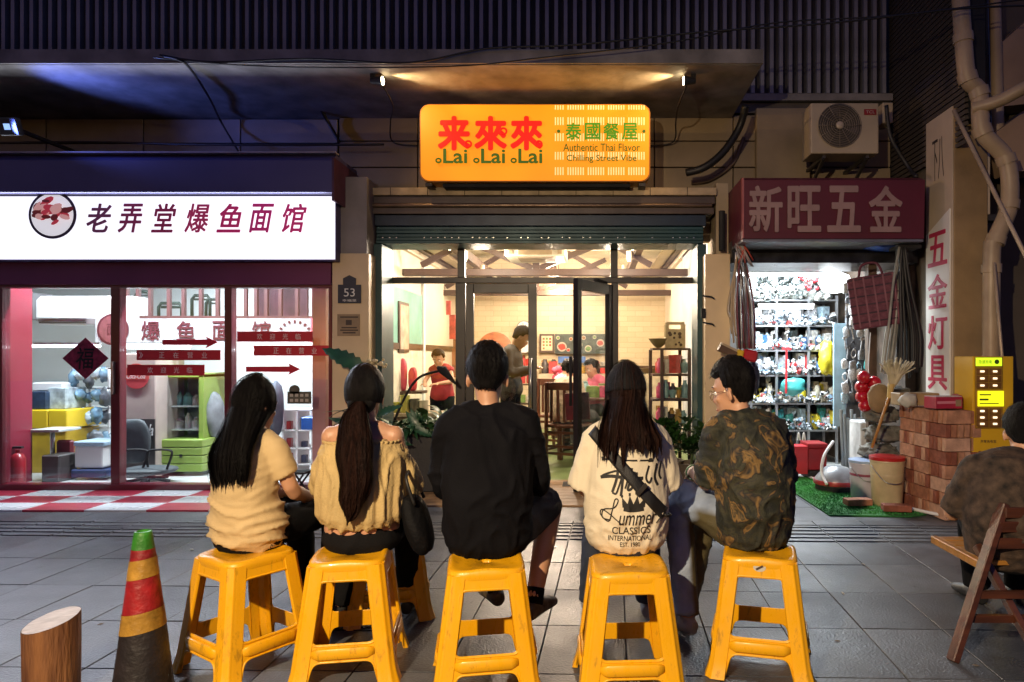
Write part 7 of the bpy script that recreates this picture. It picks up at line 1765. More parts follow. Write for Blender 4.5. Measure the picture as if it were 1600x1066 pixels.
def pleat(p):
    return .35+.65*max(0, min(1, (.93-p.z)/.08))
fold(me, 6, .018, (22, 12, 2.0), .3, .5, focus=pleat); part('blouse', me, m_blouse, p2)
# ruffle at the neckline
b = B()
def ruff(u, v):
    a = 2*pi*u; w_ = sin(a*34)*.010*(v)+sin(a*21+1)*.006*v; r = 1+.04*v
    return Vector((.184*cos(a)*r+cos(a)*w_, .005+.110*sin(a)*r+sin(a)*w_, .884-.010*abs(cos(a))-.03*v*(1+.2*sin(a*13))+(.012*(1-v))))
b.grid(ruff, 260, 7, closed=True); o = b.obj('ruffle', m_blouse, p2, smooth=True); so_ = o.modifiers.new('t', 'SOLIDIFY'); so_.thickness = .003
b = B()
b.grid(lambda u, v: Vector(((.164+.012*v+.006*v*sin(2*pi*u*40))*cos(2*pi*u), .005+(.095+.012*v+.006*v*sin(2*pi*u*40))*sin(2*pi*u), 0.872+.030*v)), 260, 5, closed=True); o = b.obj('ruffle', m_blouse, p2, smooth=True); o.modifiers.new('t', 'SOLIDIFY').thickness = .003
me = f.bottoms(1.0, .012, .012, skirt=True); fold(me, 8, .006, (9, 9, 9)); part('skirt', me, m_blk, p2)
for me in f.shoes(): part('shoe', me, MATS['shoe_black'], p2)
Mh = f.head_m()
# beanie / dark scarf round the head
b = B()
def cap_(u, v):
    a = 2*pi*u; el = -.52+(pi/2+.52)*v; d = Vector((cos(el)*cos(a), cos(el)*sin(a), sin(el)))
    if d.y > 0: el2 = max(el, .20*d.y); d = Vector((cos(el2)*cos(a), cos(el2)*sin(a), sin(el2)))
    th = .013+.0022*noise.noise(Vector((cos(a)*9+d.z*2, sin(a)*9, d.z*1.5)))+.0009*noise.noise(Vector((cos(a)*40, sin(a)*40, d.z*3)))
    return Mh@((Vector((.0765*d.x, .0945*d.y-.006, .1*d.z+.022))+d*th)*f.hs)
b.grid(cap_, 90, 30, closed=True); o = b.obj('hair', m_hair, p2, smooth=True); o.modifiers.new('t', 'SOLIDIFY').thickness = -.004
# hair under the cap and the ponytail
b = B(); b.ell((0, 0, 0), (.066, .05, .05), 18, 10, m=Mh@Matrix.Translation((0, -.055, -.035))); part('nape_hair', b.mesh('h', True), m_hair, p2)
tail = smooth_path([Mh@Vector((0, -.095, -.03)), Vector((.0, -.105, 1.0)), Vector((.012, -.165, .92)), Vector((.02, -.185, .82)), Vector((.022, -.20, .72)), Vector((.01, -.20, .65)), Vector((.0, -.195, .615))], 5)
wd = [.022, .028, .036, .046, .054, .058, .060, .066, .068, .070, .072, .074, .074, .074, .072, .070, .068, .066, .064, .062, .060, .056, .052, .046, .040, .034, .028, .022, .016, .010, .006]
b = B(); nT = len(tail)
def tl(u, v, lift=0):
    k = v*(nT-1); i = min(int(k), nT-2); c = tail[i].lerp(tail[i+1], k-i); w_ = wd[min(i, 30)]*(1-(k-i))+wd[min(i+1, 30)]*(k-i); a = 2*pi*u
    rg_ = noise.noise(Vector((cos(a)*4, sin(a)*4, v*2.5)))*.010+noise.noise(Vector((cos(a)*16, sin(a)*16, v*3)))*.0015
    wav = Vector((.008*sin(v*22+2*u), 0, 0))*v
    return c+wav+Vector((cos(a)*(w_+rg_+lift), sin(a)*(w_*.55+rg_+lift), 0))+Vector((0, 0, -.05*v*noise.noise(Vector((cos(a)*5, sin(a)*5, 3)))))
b.grid(tl, 120, 70, closed=True)
rg = random.Random(3)
for k in range(900):
    u = rg.random(); v1 = rg.uniform(.7, 1.0); pts = [tl(u+.02*sin(j*.7+k), v1*j/22, rg.uniform(-.001, .003)+.005*(j/22)*sin(k)) for j in range(23)]; w_ = rg.uniform(.0004, .0010)
    for j in range(22):
        sd_ = (pts[j+1]-pts[j]).cross(Vector((cos(2*pi*u), sin(2*pi*u), 0))).normalized()*w_; b.add([pts[j]-sd_, pts[j]+sd_, pts[j+1]+sd_, pts[j+1]-sd_], [(0, 1, 2, 3)])
part('ponytail', b.mesh('h', True, recalc=False), m_hairb, p2)
place(p2, -.975, 2.86, 4); p2.scale = (.90, .95, 1)
bag2 = thing('shoulder_bag', 'black soft bag hanging at the right hip of the woman with the ponytail', 'bag', (-.735, 2.86, .5))
bq = lump((-.745, 2.87, .545), (.052, .09, .125), 4, .08, 4, 1.3, .85); [setattr(v.co, 'x', v.co.x-(v.co.z-.545)*.25) for v in bq.bm.verts]; bq.obj('bag_body', M('bag_black', (.005, .005, .006), .7, spec=.15, var=.2, bump=.4, bscale=60), bag2, smooth=True)
B().tube(smooth_path([Vector((-.74, 2.80, .64)), Vector((-.775, 2.80, .75)), Vector((-.78, 2.92, .76)), Vector((-.74, 2.95, .64))], 5), .007, 6).obj('strap', m_cab, bag2, smooth=True)

# ---------------------------------------------------------------- 3: man in black
p3 = thing('person', 'broad man from behind in a black sweater and dark shorts, middle of the row', 'person')
f = Fig(pel=(0, 0, .555), wa=(0, -.02, .70), ch=(0, -.005, .87), sh=(0, .02, .975), ne=(.0, .03, 1.035), hd=(-.01, .055, 1.165), yaw=4, pitch=-8, hs=1.06,
        rx=dict(pel=.175, wa=.165, ch=.178, sh=.150), ry=dict(pel=.135, wa=.13, ch=.125, sh=.09), shw=.175, el=[(-.235, .08, .71), (.235, .09, .72)], wr=[(-.08, .33, .66), (.10, .34, .68)],
        arm=(.052, .043, .029), leg=(.088, .060, .038), calf=.056, kn=[(-.10, .42, .52), (.27, .33, .60)], an=[(-.02, .36, .19), (.20, .10, .22)], toe=[(-.5, .9, 0), (.35, .8, 0)])
body3 = f.body(); part('body', body3, m_skin, p3); face_parts(f.head_m(), f.hs, p3)
m_bk = M('black_sweater', (.006, .006, .008), .85, var=.25, scale=3, bump=.3, bscale=180, spec=.1)
me = f.top(.026, 1.0, .016, wst=.012, hem=-.015); fold(me, 12, .014, (5, 5, 7), .8, .3); part('sweater', me, m_bk, p3)
b = B(); b.tube([Vector((0, .026, 1.012)), Vector((0, .03, 1.045))], [(.083, .074), (.068, .066)], 24, hint=(1, 0, 0)); part('collar', b.mesh('c', True), m_bk, p3)
me = f.bottoms(.46, .016, .01); fold(me, 13, .007, (8, 8, 8)); part('shorts', me, M('shorts_dark', (.03, .032, .036), .8, var=.2, bump=.3, bscale=150), p3)
for i, me in enumerate(f.shoes()): part('shoe', me, M('shoe_olive', (.14, .10, .05), .6, var=.5, scale=26), p3)
for i in (0, 1):
    b = B(); a = Vector(f.an[i]); b.tube([a+Vector((0, 0, -.02)), a+(Vector(f.kn[i])-a).normalized()*.05], [.042, .043], 14); part('sock', b.mesh('s', True), m_bk, p3)
part('hair', short_hair(f.head_m(), f.hs, 5, .017), m_hair, p3)
place(p3, -.44, 2.80, 0); p3.scale = (.90, .95, 1)

# ---------------------------------------------------------------- 4: person in the printed cream shirt
p4 = thing('person', 'person from behind in black cap and cream T-shirt with black lettering, strap across the back', 'person')
f = Fig(male=False, pel=(0, 0, .55), wa=(0, -.01, .68), ch=(0, 0, .82), sh=(0, .015, .915), ne=(0, .02, .97), hd=(.0, .045, 1.085), yaw=12, pitch=-8, hs=1.0,
        rx=dict(pel=.168, wa=.145, ch=.155, sh=.128), ry=dict(pel=.125, wa=.11, ch=.11, sh=.08), shw=.155,
        el=[(-.205, .04, .70), (.205, .06, .70)], wr=[(-.12, .26, .64), (.10, .28, .64)], kn=[(-.13, .42, .53), (.13, .42, .53)], an=[(-.17, .40, .10), (.14, .44, .10)])
part('body', f.body(), m_skin, p4); face_parts(f.head_m(), f.hs, p4)
m_crm = M('cream_cotton', (.68, .61, .46), .85, wrinkle=.5, wscale=5, var=.05, scale=5, bump=.25, bscale=200, spec=.2)
b = B(); f.torso(b, .028, wst=.030, bottom=.0, hips=1.02)
for i in (0, 1):
    S = f.shoulder(i); e = Vector(f.el[i]); b.tube([S+Vector((0, 0, .006)), S.lerp(e, .5), e.lerp(S, .02)], [.060, .072, .082], 16); b.ell(S, .060, 12, 8)
me4 = fuse(b.bm, .009, 4); fold(me4, 21, .013, (13, 8, 6), 1.0, .3, focus=lambda p: .45+.5*max(0, min(1, (.70-p.z)/.1))*max(0, min(1, (p.z-.5)/.06)))
part('t_shirt', me4, m_crm, p4)
m_ink = M('print_black', (.012, .011, .010), .7, var=0, bump=0)
# crude brush lettering and crown across the back (x to the right, z up, local)
def pm(x, z): return x*1.22+.004, .842+(z-.862)*1.13
def stroke(pts, w_=.010, name='print_stroke'):
    pts = [pm(*q) for q in pts]; w_ *= 1.15
    me = print_on(me4, ribbon(pts, w_).mesh('print', recalc=False)); return part(name, me, m_ink, p4)
for pts, w_ in (([(-.095, .862), (.085, .858)], .006), ([(-.105, .800), (-.06, .806), (.0, .801), (.055, .799)], .011), ([(-.105, .800), (-.085, .812), (-.04, .825), (-.025, .81)], .007),
                ([(-.035, .860), (-.045, .800), (-.062, .752)], .010), ([(-.018, .862), (-.022, .800), (-.030, .740)], .010), ([(-.062, .752), (-.048, .748), (-.036, .775), (-.012, .835), (-.004, .80), (-.014, .765)], .007),
                ([(.012, .835), (.004, .79), (-.004, .762), (.012, .768), (.018, .80), (.024, .822)], .009), ([(.030, .82), (.028, .745)], .009), ([(.052, .80), (.040, .783), (.056, .776), (.050, .762)], .008), ([(.078, .84), (.066, .80), (.078, .782), (.088, .80)], .008), ([(.11, .845), (.100, .80), (.112, .77)], .010), ([(.128, .85), (.118, .81), (.126, .79)], .008)):
    stroke(pts, w_)
for dx, dz in ((-.095, .862), (.085, .858)): stroke([(dx-.006, dz), (dx, dz+.001), (dx+.006, dz)], .013, 'print_dot')
for dx in (0, .022, .06): stroke([(.078+dx*.6-.003, .856), (.078+dx*.6+.003, .856)], .008, 'print_dot')
# crown
stroke([(-.020, .696), (.018, .692), (.056, .696)], .014); stroke([(-.024, .708), (.018, .704), (.060, .708)], .012)
for (a, c_, m_) in ((-.026, .736, -.012), (.003, .742, .006), (.032, .742, .028), (.062, .735, .048)):
    b = B(); q = [pm(m_-.013, .708), pm(m_+.013, .708), pm(a, c_)]; N_ = 4
    g = {}
    for i in range(N_+1):
        for j in range(N_+1-i):
            u_, v_ = i/N_, j/N_; x = q[0][0]*(1-u_-v_)+q[1][0]*u_+q[2][0]*v_; z = q[0][1]*(1-u_-v_)+q[1][1]*u_+q[2][1]*v_; g[i, j] = b.bm.verts.new((x, 0, z))
    for i in range(N_):
        for j in range(N_-i):
            b.bm.faces.new((g[i, j], g[i+1, j], g[i, j+1]))
            if i+j < N_-1: b.bm.faces.new((g[i+1, j], g[i+1, j+1], g[i, j+1]))
    part('crown_point', print_on(me4, b.mesh('p', recalc=False)), m_ink, p4)
    stroke([(a-.004, c_+.004), (a, c_+.004), (a+.004, c_+.004)], .009, 'print_dot')
stroke([(-.070, .655), (-.098, .662), (-.094, .690), (-.055, .700), (-.040, .725), (-.052, .728), (-.062, .69), (-.075, .650), (-.105, .672), (-.098, .69), (-.06, .668), (-.03, .645)], .0045)
def txt_on(body, x, z, w_, h_, **k):
    x, z = pm(x, z); w_ *= 1.22; h_ *= 1.13
    me = text_mesh(body, extrude=0, **k)
    bm = bmesh.new(); bm.from_mesh(me); bmesh.ops.triangulate(bm, faces=bm.faces[:]); bmesh.ops.subdivide_edges(bm, edges=[e for e in bm.edges if e.calc_length() > .12], cuts=2); bm.to_mesh(me); bm.free()
    vs = [v.co for v in me.vertices]; x0, x1 = min(v.x for v in vs), max(v.x for v in vs); y0, y1 = min(v.y for v in vs), max(v.y for v in vs)
    for v in me.vertices: v.co = Vector((x+((v.co.x-x0)/(x1-x0)-.5)*w_, 0, z+((v.co.y-y0)/(y1-y0)-.5)*h_))
    return part('print_lettering', print_on(me4, me, .0026), m_ink, p4)
txt_on('ummer', .035, .657, .145, .036, shear=.3, bold=.004)
stroke([(.105, .640), (.115, .652), (.122, .656)], .004)
txt_on('CLASSICS', .01, .620, .145, .026, bold=.006)
txt_on('INTERNATIONAL', .005, .592, .165, .018, bold=.004, shear=.1)
txt_on('EST. 1980', .005, .570, .075, .016, bold=.004)
# strap of the cross body bag
bm = bmesh.new(); bm.from_mesh(me4); tree4 = BVHTree.FromBMesh(bm); bm.free()
b = B(); rows_ = []
for k in range(40):
    t = k/39; c = Vector((-.165+.345*t, 0, .950-.335*t)); dr_ = Vector((.345, 0, -.335)).normalized(); sd_ = Vector((-dr_.z, 0, dr_.x))
    row = []
    for q in (-1, -.5, 0, .5, 1):
        p = c+sd_*q*.025; h = tree4.ray_cast(Vector((p.x, -2, p.z)), Vector((0, 1, 0))); y = h[0].y if h[0] else (rows_[-1][0].co.y if rows_ else 0)
        row.append(b.bm.verts.new((p.x, y-.006+.002*abs(q), p.z)))
    rows_.append(row)
for j in range(39):
    for i in range(4): b.bm.faces.new((rows_[j][i], rows_[j][i+1], rows_[j+1][i+1], rows_[j+1][i]))
strap = thing('cross_body_bag', 'black crossbody bag whose strap runs over the printed cream shirt', 'bag', (0, 0, 0))
o = b.obj('strap', M('strap_black', (.010, .010, .011), .6, bump=.3, bscale=200), strap, smooth=True); o.modifiers.new('t', 'SOLIDIFY').thickness = .004
B().boxc((.062, -.168, .730), (.062, .008, .020), (0, R(-44), 0)).obj('buckle', M('buckle_dark', (.05, .045, .04), .35, metal=.4), strap, bevel=.003)
B().tube(smooth_path([Vector((.175, -.09, .615)), Vector((.20, -.02, .60)), Vector((.17, .12, .60))], 5), .016, 8, flat=.4).obj('strap_end', MATS['strap_black'], strap, smooth=True)
lump((.10, .19, .60), (.09, .06, .06), 5, .06, 3, 1.3, .7).obj('pouch', MATS['strap_black'], strap, smooth=True)
me = f.bottoms(1.0, .012, .02); fold(me, 22, .006, (9, 9, 9)); part('jeans', me, M('denim_dark', (.018, .026, .05), .8, var=.2, bump=.4, bscale=200), p4)
for me in f.shoes(): part('shoe', me, M('sneaker_grey', (.35, .35, .36), .6), p4)
Mh = f.head_m()
part('hair', long_hair(Mh, f.hs, 8, [(.0, -.06, 1.03), (.0, -.085, .98), (.008, -.11, .92), (.012, -.12, .885)], [(.088, .05), (.118, .052), (.140, .045), (.145, .035)], ragged=.09, strands=320, a0=-130, a1=130), m_hairb, p4)
b = B()
def cap4(u, v):
    a = 2*pi*u; el = -.06+(pi/2+.06)*v; d = Vector((cos(el)*cos(a), cos(el)*sin(a), sin(el)))
    th = .0185+.0015*noise.noise(d*5)+(.0015 if int(u*6*20) % 20 == 0 else 0)
    return Mh@((Vector((.0765*d.x, .0945*d.y-.006, .1*d.z+.022))+d*th)*f.hs)
b.grid(cap4, 120, 24, closed=True); cp = b.obj('cap', M('cap_black', (.006, .006, .007), .8, var=.2, bump=.4, bscale=160, spec=.2), p4, smooth=True); cp.modifiers.new('t', 'SOLIDIFY').thickness = -.004
b = B(); b.grid(lambda u, v: Mh@Vector(((u-.5)*.16*(1-.15*v), .098+.075*v*(1-((u-.5)*2)**2*.6)-.03*((u-.5)*2)**2, .030+.006*(1-((u-.5)*2)**2)-.012*v)), 20, 8); br_ = b.obj('brim', MATS['cap_black'], p4, smooth=True); br_.modifiers.new('t', 'SOLIDIFY').thickness = .004
B().ell(Mh@Vector((0, -.006, .144)), (.007, .007, .004), 10, 6).obj('button', MATS['cap_black'], p4)
place(p4, .128, 2.82, 0); strap.location = (.128, 2.82, 0); p4.scale = strap.scale = (.86, .95, 1)

# ---------------------------------------------------------------- 5: man in camouflage shirt with glasses
p5 = thing('person', 'man with glasses in a dark camouflage shirt looking left, rightmost of the stools', 'person')
f = Fig(pel=(0, 0, .555), wa=(0, -.02, .69), ch=(-.02, -.01, .84), sh=(-.03, .02, .94), ne=(-.045, .045, .995), hd=(-.065, .085, 1.10), yaw=46, pitch=-14, hs=1.05,
        rx=dict(pel=.165, wa=.15, ch=.165, sh=.135), ry=dict(pel=.13, wa=.12, ch=.12, sh=.085), shw=.165, el=[(-.20, .10, .70), (.21, .08, .70)], wr=[(-.18, .33, .71), (-.02, .34, .66)],
        palm=[(.4, 0, -.6), (-.5, 0, -.3)], curl=.75, kn=[(-.27, .34, .62), (-.06, .43, .54)], an=[(-.27, .20, .10), (-.20, .38, .10)], toe=[(-.4, .9, 0), (-.3, .9, 0)], leg=(.085, .058, .038))
part('body', f.body(), m_skin, p5); face_parts(f.head_m(), f.hs, p5)
m_camo = M('camouflage_cloth', (.030, .034, .020), .75, wrinkle=.6, wscale=5, var=0, bump=.35, bscale=160)
n = m_camo.node_tree; L = n.links; bs_ = n.nodes['Principled BSDF']; mp = [x for x in n.nodes if x.type == 'MAPPING'][0]
t1 = n.nodes.new('ShaderNodeTexNoise'); t1.inputs['Scale'].default_value = 9; t1.inputs['Detail'].default_value = 3; t1.inputs['Distortion'].default_value = 1.2; L.new(mp.outputs[0], t1.inputs[0])
cr_ = n.nodes.new('ShaderNodeValToRGB'); L.new(t1.outputs[0], cr_.inputs[0]); L.new(cr_.outputs[0], bs_.inputs['Base Color'])
e = cr_.color_ramp.elements; e[0].position = .3; e[0].color = (.006, .006, .006, 1); e[1].position = .44; e[1].color = (.012, .014, .007, 1)
for pos, c in ((.51, (.03, .028, .012, 1)), (.55, (.008, .008, .008, 1)), (.62, (.19, .11, .03, 1)), (.67, (.03, .025, .012, 1)), (.74, (.25, .15, .05, 1))):
    q = e.new(pos); q.color = c
b = B(); f.torso(b, .026, wst=.022, bottom=-.015, hips=1.04)
for i in (0, 1):
    S = f.shoulder(i); e_ = Vector(f.el[i]); b.tube([S+Vector((0, 0, .004)), S.lerp(e_, .5), e_.lerp(S, .05)], [.064, .074, .078], 16); b.ell(S, .064, 12, 8)
me = fuse(b.bm, .009, 4); fold(me, 31, .014, (7, 6, 5), 1.2, .35); part('shirt', me, m_camo, p5)
b = B(); Nn = Vector(f.ne); b.tube([Nn+Vector((0, -.0, -.022)), Nn+Vector((-.006, .01, .014)), Nn+Vector((-.006, .01, .020)), Nn+Vector((-.004, .008, .0))], [(.088, .078), (.070, .068), (.066, .064), (.060, .058)], 24, hint=(1, 0, 0)); part('collar', b.mesh('c', True), m_camo, p5)
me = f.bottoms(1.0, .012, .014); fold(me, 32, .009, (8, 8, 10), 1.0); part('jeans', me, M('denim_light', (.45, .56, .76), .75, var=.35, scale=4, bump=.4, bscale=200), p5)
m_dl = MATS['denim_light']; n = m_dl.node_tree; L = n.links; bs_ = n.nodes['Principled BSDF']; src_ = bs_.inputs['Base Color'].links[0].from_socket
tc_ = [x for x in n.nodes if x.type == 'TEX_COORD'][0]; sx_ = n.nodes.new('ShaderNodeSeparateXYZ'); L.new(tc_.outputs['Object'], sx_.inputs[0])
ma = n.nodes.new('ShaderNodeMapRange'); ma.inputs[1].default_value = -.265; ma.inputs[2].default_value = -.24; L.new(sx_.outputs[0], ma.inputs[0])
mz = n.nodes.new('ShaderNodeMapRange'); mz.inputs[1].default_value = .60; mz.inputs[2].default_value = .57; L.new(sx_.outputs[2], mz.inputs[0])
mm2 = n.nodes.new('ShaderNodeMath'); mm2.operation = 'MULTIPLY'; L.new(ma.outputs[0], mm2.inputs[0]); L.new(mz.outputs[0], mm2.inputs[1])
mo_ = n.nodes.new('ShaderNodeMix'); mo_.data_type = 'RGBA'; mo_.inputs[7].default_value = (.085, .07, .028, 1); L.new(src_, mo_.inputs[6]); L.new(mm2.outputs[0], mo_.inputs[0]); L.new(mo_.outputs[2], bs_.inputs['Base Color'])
for me in f.shoes(): part('shoe', me, MATS['sneaker_grey'], p5)
part('hair', short_hair(f.head_m(), f.hs, 9, .021, .10), m_hair, p5)
Mh = f.head_m(); gl = B()
for k in (-1, 1):
    c = Vector((.032*k, .104, .004)); pts = [Mh@((c+Vector((.025*cos(a), -.004*abs(cos(a)), .020*sin(a))))*f.hs) for a in [2*pi*i/20 for i in range(21)]]; gl.tube(pts, .0013, 6, caps=False)
    gl.tube([Mh@(Vector((.056*k, .100, .008))*f.hs), Mh@(Vector((.076*k, .055, .008))*f.hs), Mh@(Vector((.083*k, -.005, .004))*f.hs)], .0013, 6)
gl.tube([Mh@(Vector((-.008, .104, .008))*f.hs), Mh@(Vector((.008, .104, .008))*f.hs)], .0013, 6)
g5 = thing('glasses', 'thin metal rimmed glasses worn by the man in the camouflage shirt', 'glasses', (0, 0, 0))
go = gl.obj('frame', M('rim_metal', (.45, .35, .25), .25, metal=1, var=0, bump=0), g5, smooth=True)
gl = B()
for k in (-1, 1):
    c = Vector((.032*k, .104, .004)); vs = [gl.bm.verts.new(Mh@((c+Vector((.024*cos(a), -.004*abs(cos(a)), .019*sin(a))))*f.hs)) for a in [2*pi*i/20 for i in range(20)]]; gl.bm.faces.new(vs)
gl.obj('lens', m_gl, g5)
place(p5, .67, 2.90, 12); g5.location = (.67, 2.90, 0); g5.rotation_euler = (0, 0, R(12)); p5.scale = g5.scale = (.84, .95, 1)
p5_m = Matrix.Translation((.67, 2.90, 0))@Matrix.Rotation(R(12), 4, 'Z')@Matrix.Diagonal((.84, .95, 1, 1))
b = B(); wq = p5_m@Vector(f.wr[0]); b.tube([wq+Vector((0, -.012, 0)), wq+Vector((0, .012, 0))], [.036, .036], 18, caps=False); o = b.obj('wrist_band', M('band_green', (.15, .45, .10), .5), smooth=True); o.modifiers.new('t', 'SOLIDIFY').thickness = .004
tag(o, 'light green band round the left wrist of the man in camouflage', 'wristband')

# ---------------------------------------------------------------- 6: person at the right edge on a folding chair
p6 = thing('person', 'person in a mottled brown T-shirt sitting on a wooden folding chair at the right edge', 'person')
f = Fig(pel=(0, 0, .455), wa=(0, -.03, .58), ch=(0, -.01, .72), sh=(.02, .03, .80), ne=(.05, .06, .84), hd=(.10, .09, .945), hip=[(-.09, .03, .45), (.09, .03, .45)], yaw=-20, pitch=-16, hs=1.03,
        rx=dict(pel=.18, wa=.175, ch=.18, sh=.145), ry=dict(pel=.14, wa=.14, ch=.13, sh=.09), shw=.17, el=[(-.225, .10, .57), (.22, .10, .57)], wr=[(-.10, .32, .54), (.08, .32, .54)], kn=[(.02, .42, .48), (.24, .40, .48)], an=[(.04, .42, .13), (.24, .42, .13)])
part('body', f.body(.011), m_skin, p6); face_parts(f.head_m(), f.hs, p6)
m_mot = M('mottled_brown', (.07, .042, .025), .85, wrinkle=.5, var=.45, scale=22, bump=.3, bscale=150, detail=8)
me = f.top(.026, .48, .026, wst=.022); fold(me, 41, .009, (5, 5, 9), .8, .3); part('t_shirt', me, m_mot, p6)
me = f.bottoms(1.0, .012, .015); part('trousers', me, m_blk, p6)
for me in f.shoes(): part('shoe', me, MATS['shoe_black'], p6)
part('hair', short_hair(f.head_m(), f.hs, 15, .016), m_hair, p6)
place(p6, 1.875, 3.06, -4, 1.0, -.05)
wc = thing('folding_chair', 'reddish brown wooden folding chair with crossed legs at the right edge', 'chair', (1.9, 3.0, 0))
m_wc = M('chair_wood', (.09, .028, .012), .35, var=.3, scale=4, stretch=(1, 1, 8), bump=.2, coat=.3)
m_wy = M('chair_seat_wood', (.42, .19, .03), .35, var=.2, scale=4, stretch=(2, 10, 1), coat=.3)
for k, s in enumerate((-1, 1)):
    x = 1.735+(.40 if s > 0 else 0)
    B().beam((x-.27, 2.80, .0), (x+.01, 2.92, .62), .03, .055, (0, 1, 0)).obj('rear_leg', m_wc, wc, bevel=.004)
    B().beam((x+.06, 2.72, .0), (x-.06, 3.0, .42), .028, .05, (0, 1, 0)).obj('front_leg', m_wc, wc, bevel=.004)
for z_, dx in ((.26, -.15), (.16, -.19)): B().beam((1.735+dx, 2.84, z_), (2.135+dx, 2.84, z_), .02, .03).obj('stretcher', m_wc, wc)
for z_ in (.46, .53, .59): B().beam((1.69+(z_-.5)*.45, 2.885, z_), (2.10+(z_-.5)*.45, 2.885, z_), .018, .045).obj('back_slat', m_wc, wc, bevel=.003)
for k in range(5): B().box(1.67, 2.12, 2.93+k*.082, 2.93+k*.082+.072, .352, .372).obj('seat_slat', m_wy, wc, bevel=.003)
B().box(1.64, 1.67, 2.90, 3.34, .338, .374).obj('seat_rail', m_wy, wc, bevel=.003)

# ---------------------------------------------------------------- figures inside the restaurant
def back_fig(label, f, x, y, rz, mt, mb, sleeve, hair, scale=1.0, gtop=.02, z=.004, shoesm=None, hairm=None, extra=None):
    t = thing('person', label, 'person')
    part('body', f.body(.013), m_skin, t); face_parts(f.head_m(), f.hs, t)
    me = f.top(gtop, sleeve, .016, voxel=.014); fold(me, 5, .006, (6, 6, 8)); part('top', me, mt, t)
    if mb: part('trousers', f.bottoms(1.0, .012, .015, voxel=.015), mb, t)
    for me in f.shoes(voxel=.012): part('shoe', me, MATS['shoe_black'], t)
    if hair == 'short': part('hair', short_hair(f.head_m(), f.hs, int(x*10) % 7+2, .016), hairm or m_hair, t)
    elif hair == 'bun':
        part('hair', short_hair(f.head_m(), f.hs, 3, .018, fringe=False), hairm or m_hair, t); b = B(); b.ell((0, 0, 0), (.035, .03, .035), 12, 8, m=f.head_m()@Matrix.Translation((0, -.11, .05))); part('hair_bun', b.mesh('h', True), m_hair, t)
    place(t, x, y, rz, scale, z); return t
# standing man, head bent down, grey jacket
fs_ = Fig(pel=(0, 0, .90), wa=(0, -.01, 1.04), ch=(0, 0, 1.20), sh=(0, .03, 1.32), ne=(0, .06, 1.37), hd=(.0, .13, 1.475), yaw=18, pitch=-38, el=[(-.23, .05, 1.06), (.23, .06, 1.06)], wr=[(-.12, .25, 1.12), (.10, .25, 1.12)],
          hip=[(-.09, 0, .88), (.09, 0, .88)], kn=[(-.10, .02, .48), (.10, .02, .48)], an=[(-.11, -.01, .09), (.11, -.01, .09)], toe=[(-.1, 1, 0), (.1, 1, 0)], leg=(.08, .055, .037))
back_fig('standing man in a grey jacket bending his head inside the restaurant', fs_, PX(797, 7.75), 7.75, -100, M('jacket_charcoal', (.028, .032, .03), .75, var=.3, scale=8), m_blk, 1.0, 'short', .99)
# woman in a red apron behind the counter
fw = Fig(male=False, pel=(0, 0, .82), wa=(0, .0, .95), ch=(0, .02, 1.08), sh=(0, .04, 1.17), ne=(0, .06, 1.22), hd=(.0, .12, 1.31), pitch=-30, yaw=10, hs=.95, rx=dict(pel=.15, wa=.12, ch=.135, sh=.11), ry=dict(pel=.11, wa=.09, ch=.1, sh=.07), shw=.135,
         el=[(-.20, .12, 1.0), (.20, .12, 1.0)], wr=[(-.08, .32, .98), (.10, .32, .98)], hip=[(-.08, 0, .80), (.08, 0, .80)], kn=[(-.09, .0, .44), (.09, .0, .44)], an=[(-.09, 0, .09), (.09, 0, .09)], arm=(.036, .032, .022))
tw_ = back_fig('woman in a red sleeveless top working behind the serving counter', fw, PX(691, 8.7), 8.7, 168, M('tank_red', (.3, .008, .012), .7), m_blk, .02, 'bun', .93)
# diners on chairs
def dining_chair(label, x, y, rz):
    t = thing('dining_chair', label, 'chair'); m_ = M('dining_wood', (.12, .035, .015), .4, var=.3, scale=4, coat=.3)
    for sx in (-1, 1):
        B().box(sx*.19-.018, sx*.19+.018, -.20, -.164, 0, .95).obj('rear_leg', m_, t, bevel=.003)
        B().box(sx*.19-.018, sx*.19+.018, .165, .20, 0, .43).obj('front_leg', m_, t, bevel=.003)
        B().box(sx*.19-.012, sx*.19+.012, -.164, .165, .16, .185).obj('side_stretcher', m_, t)
    B().box(-.21, .21, -.2, .21, .43, .465).obj('seat', m_, t, bevel=.006)
    for z_ in (.12, .2, .36): B().box(-.172, .172, -.192, -.17, z_, z_+.03).obj('rear_stretcher', m_, t)
    B().box(-.172, .172, -.195, -.165, .86, .95).obj('top_rail', m_, t, bevel=.004)
    for k in range(4): B().box(-.14+k*.084, -.11+k*.084, -.19, -.17, .5, .86).obj('back_slat', m_, t)
    t.location = (x, y, .004); t.rotation_euler = (0, 0, R(rz)); return t
sit = dict(pel=(0, 0, .555), wa=(0, .0, .68), ch=(0, .03, .83), sh=(0, .06, .93), ne=(0, .09, .98), hd=(0, .14, 1.08), pitch=-20, male=False, hs=.96, shw=.145)
dining_chair('brown dining chair with a seated diner, nearest the restaurant door', PX(888, 7.95), 7.95, -25)
back_fig('diner in a cream patterned blouse seated nearest the restaurant door', Fig(**sit), PX(884, 8.0), 8.0, -32, M('blouse_cream', (.62, .50, .34), .7, var=.3, scale=20), M('trousers_grey', (.08, .08, .08), .8), 1.0, 'bun')
dining_chair('brown dining chair further inside with a diner in white', PX(872, 9.2), 9.2, -30)
back_fig('diner in a white shirt at the far side of the first table', Fig(**dict(sit, yaw=-20)), PX(874, 9.2), 9.2, -60, M('shirt_white', (.7, .66, .58), .7), M('trousers_grey', (.08, .08, .08)), 1.0, 'short')
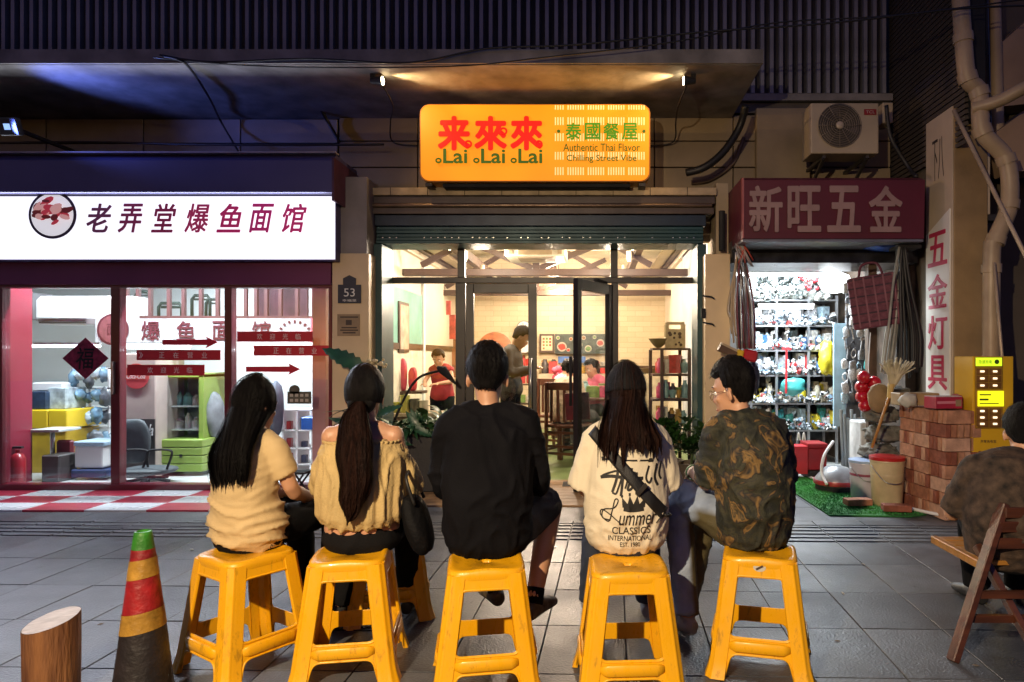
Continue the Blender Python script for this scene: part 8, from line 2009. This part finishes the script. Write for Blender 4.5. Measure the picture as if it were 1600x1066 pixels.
back_fig('diner in a pink top beyond the open door leaf', Fig(**dict(sit, yaw=10)), PX(938, 9.3), 9.3, 120, M('top_pink', (.6, .12, .2), .7), M('trousers_grey', (.08, .08, .08)), 1.0, 'bun')
tbl = thing('dining_table', 'dark wooden dining table with dishes behind the door opening', 'table', (PX(918, 8.6), 8.6, 0))
m_tb = M('table_wood', (.13, .05, .025), .35, coat=.3)
tx, ty = PX(918, 8.6), 8.6
B().box(tx-.38, tx+.42, ty-.40, ty+.40, .72, .75).obj('table_top', m_tb, tbl, bevel=.004)
for sx in (-.34, .38):
    for sy in (-.36, .36): B().box(tx+sx-.02, tx+sx+.02, ty+sy-.02, ty+sy+.02, .004, .72).obj('leg', m_tb, tbl)
rng = random.Random(55)
goods(6, (tx-.3, tx+.36), ty-.25, .752, (.06, .14), (.09, .16), lambda c, n_, k: '%s %s on the dining table, front row, %s from the left' % (c, n_, ordw[k]), 'container')
goods(6, (tx-.3, tx+.36), ty+.12, .752, (.08, .2), (.09, .14), lambda c, n_, k: '%s %s on the dining table, back row, %s from the left' % (c, n_, ordw[k]), 'container')
# standing menu stand at the door
ms = thing('menu_stand', 'dark red open menu board standing right beside the door opening', 'menu board', (PX(906, 6.6), 6.6, 0))
B().beam((PX(884, 6.6), 6.62, .76), (PX(921, 6.6), 6.52, .78), .03, .26).obj('board', M('menu_maroon', (.13, .015, .015), .4, var=.3, scale=14), ms, bevel=.004)
B().box(PX(902, 6.6)-.015, PX(902, 6.6)+.015, 6.58, 6.61, .016, .66).obj('pole', m_black, ms)
B().box(PX(902, 6.6)-.14, PX(902, 6.6)+.14, 6.48, 6.72, .004, .02).obj('base', m_black, ms)
# pink flowers by the diners
fl2 = thing('pink_flowers', 'bunch of pink flowers standing on the counter behind the diners', 'flowers', P(880, 590, 10.5))
rng = random.Random(60)
for k in range(22): B().ell(P(878+rng.uniform(-15, 15), 584+rng.uniform(-14, 14), 10.5+rng.uniform(-.1, .1)), rng.uniform(.03, .06), 8, 6).obj('blossom', M('blossom_pink', (.75, .12, .2), .6), fl2, smooth=True)
B().lathe([(.06, 0), (.08, .1), (.05, .25)], P(880, 622, 10.5), 14).obj('vase', m_white, fl2, smooth='auto')
B().box(PX(862, 10.5), PX(900, 10.5), 10.4, 10.7, 0, PZ(622, 10.5)).obj('stand', m_beam, fl2)

# ================================================================== ASSUMED STREET LAMP (unseen behind the camera, added to give warm light and shadows)
sl_ = thing('assumed_street_lamp', 'assumed warm street lamp, out of view on a post behind the row of stools', 'street lamp', (-2.2, -.9, 0))
B().tube([(-2.2, -.9, 0), (-2.2, -.9, 2.8)], [.05, .035], 12).obj('post', m_black, sl_, smooth='auto')
B().tube(smooth_path([Vector((-2.2, -.9, 2.75)), Vector((-2.0, -.9, 2.9)), Vector((-1.55, -.9, 2.85))], 5), .025, 10).obj('arm', m_black, sl_, smooth=True)
B().lathe([(.03, .08), (.14, .0), (.15, -.03)], (-1.5, -.9, 2.82), 20, caps=False).obj('shade', m_black, sl_, smooth='auto')
B().ell((-1.5, -.9, 2.78), .05, 14, 8).obj('bulb', M('assumed_street_bulb', (1, .9, .7), .4, emit=(1, .62, .25), es=30, var=0, bump=0), sl_, smooth=True)
lk = lamp('SPOT', 'assumed_street_light', (-1.5, -.9, 2.7), 1250, (1, .76, .48), spot=R(104), blend=1, parent=sl_, radius=.035)
aim(lk, (0.1, 2.6, .2), lk.location+sl_.location)
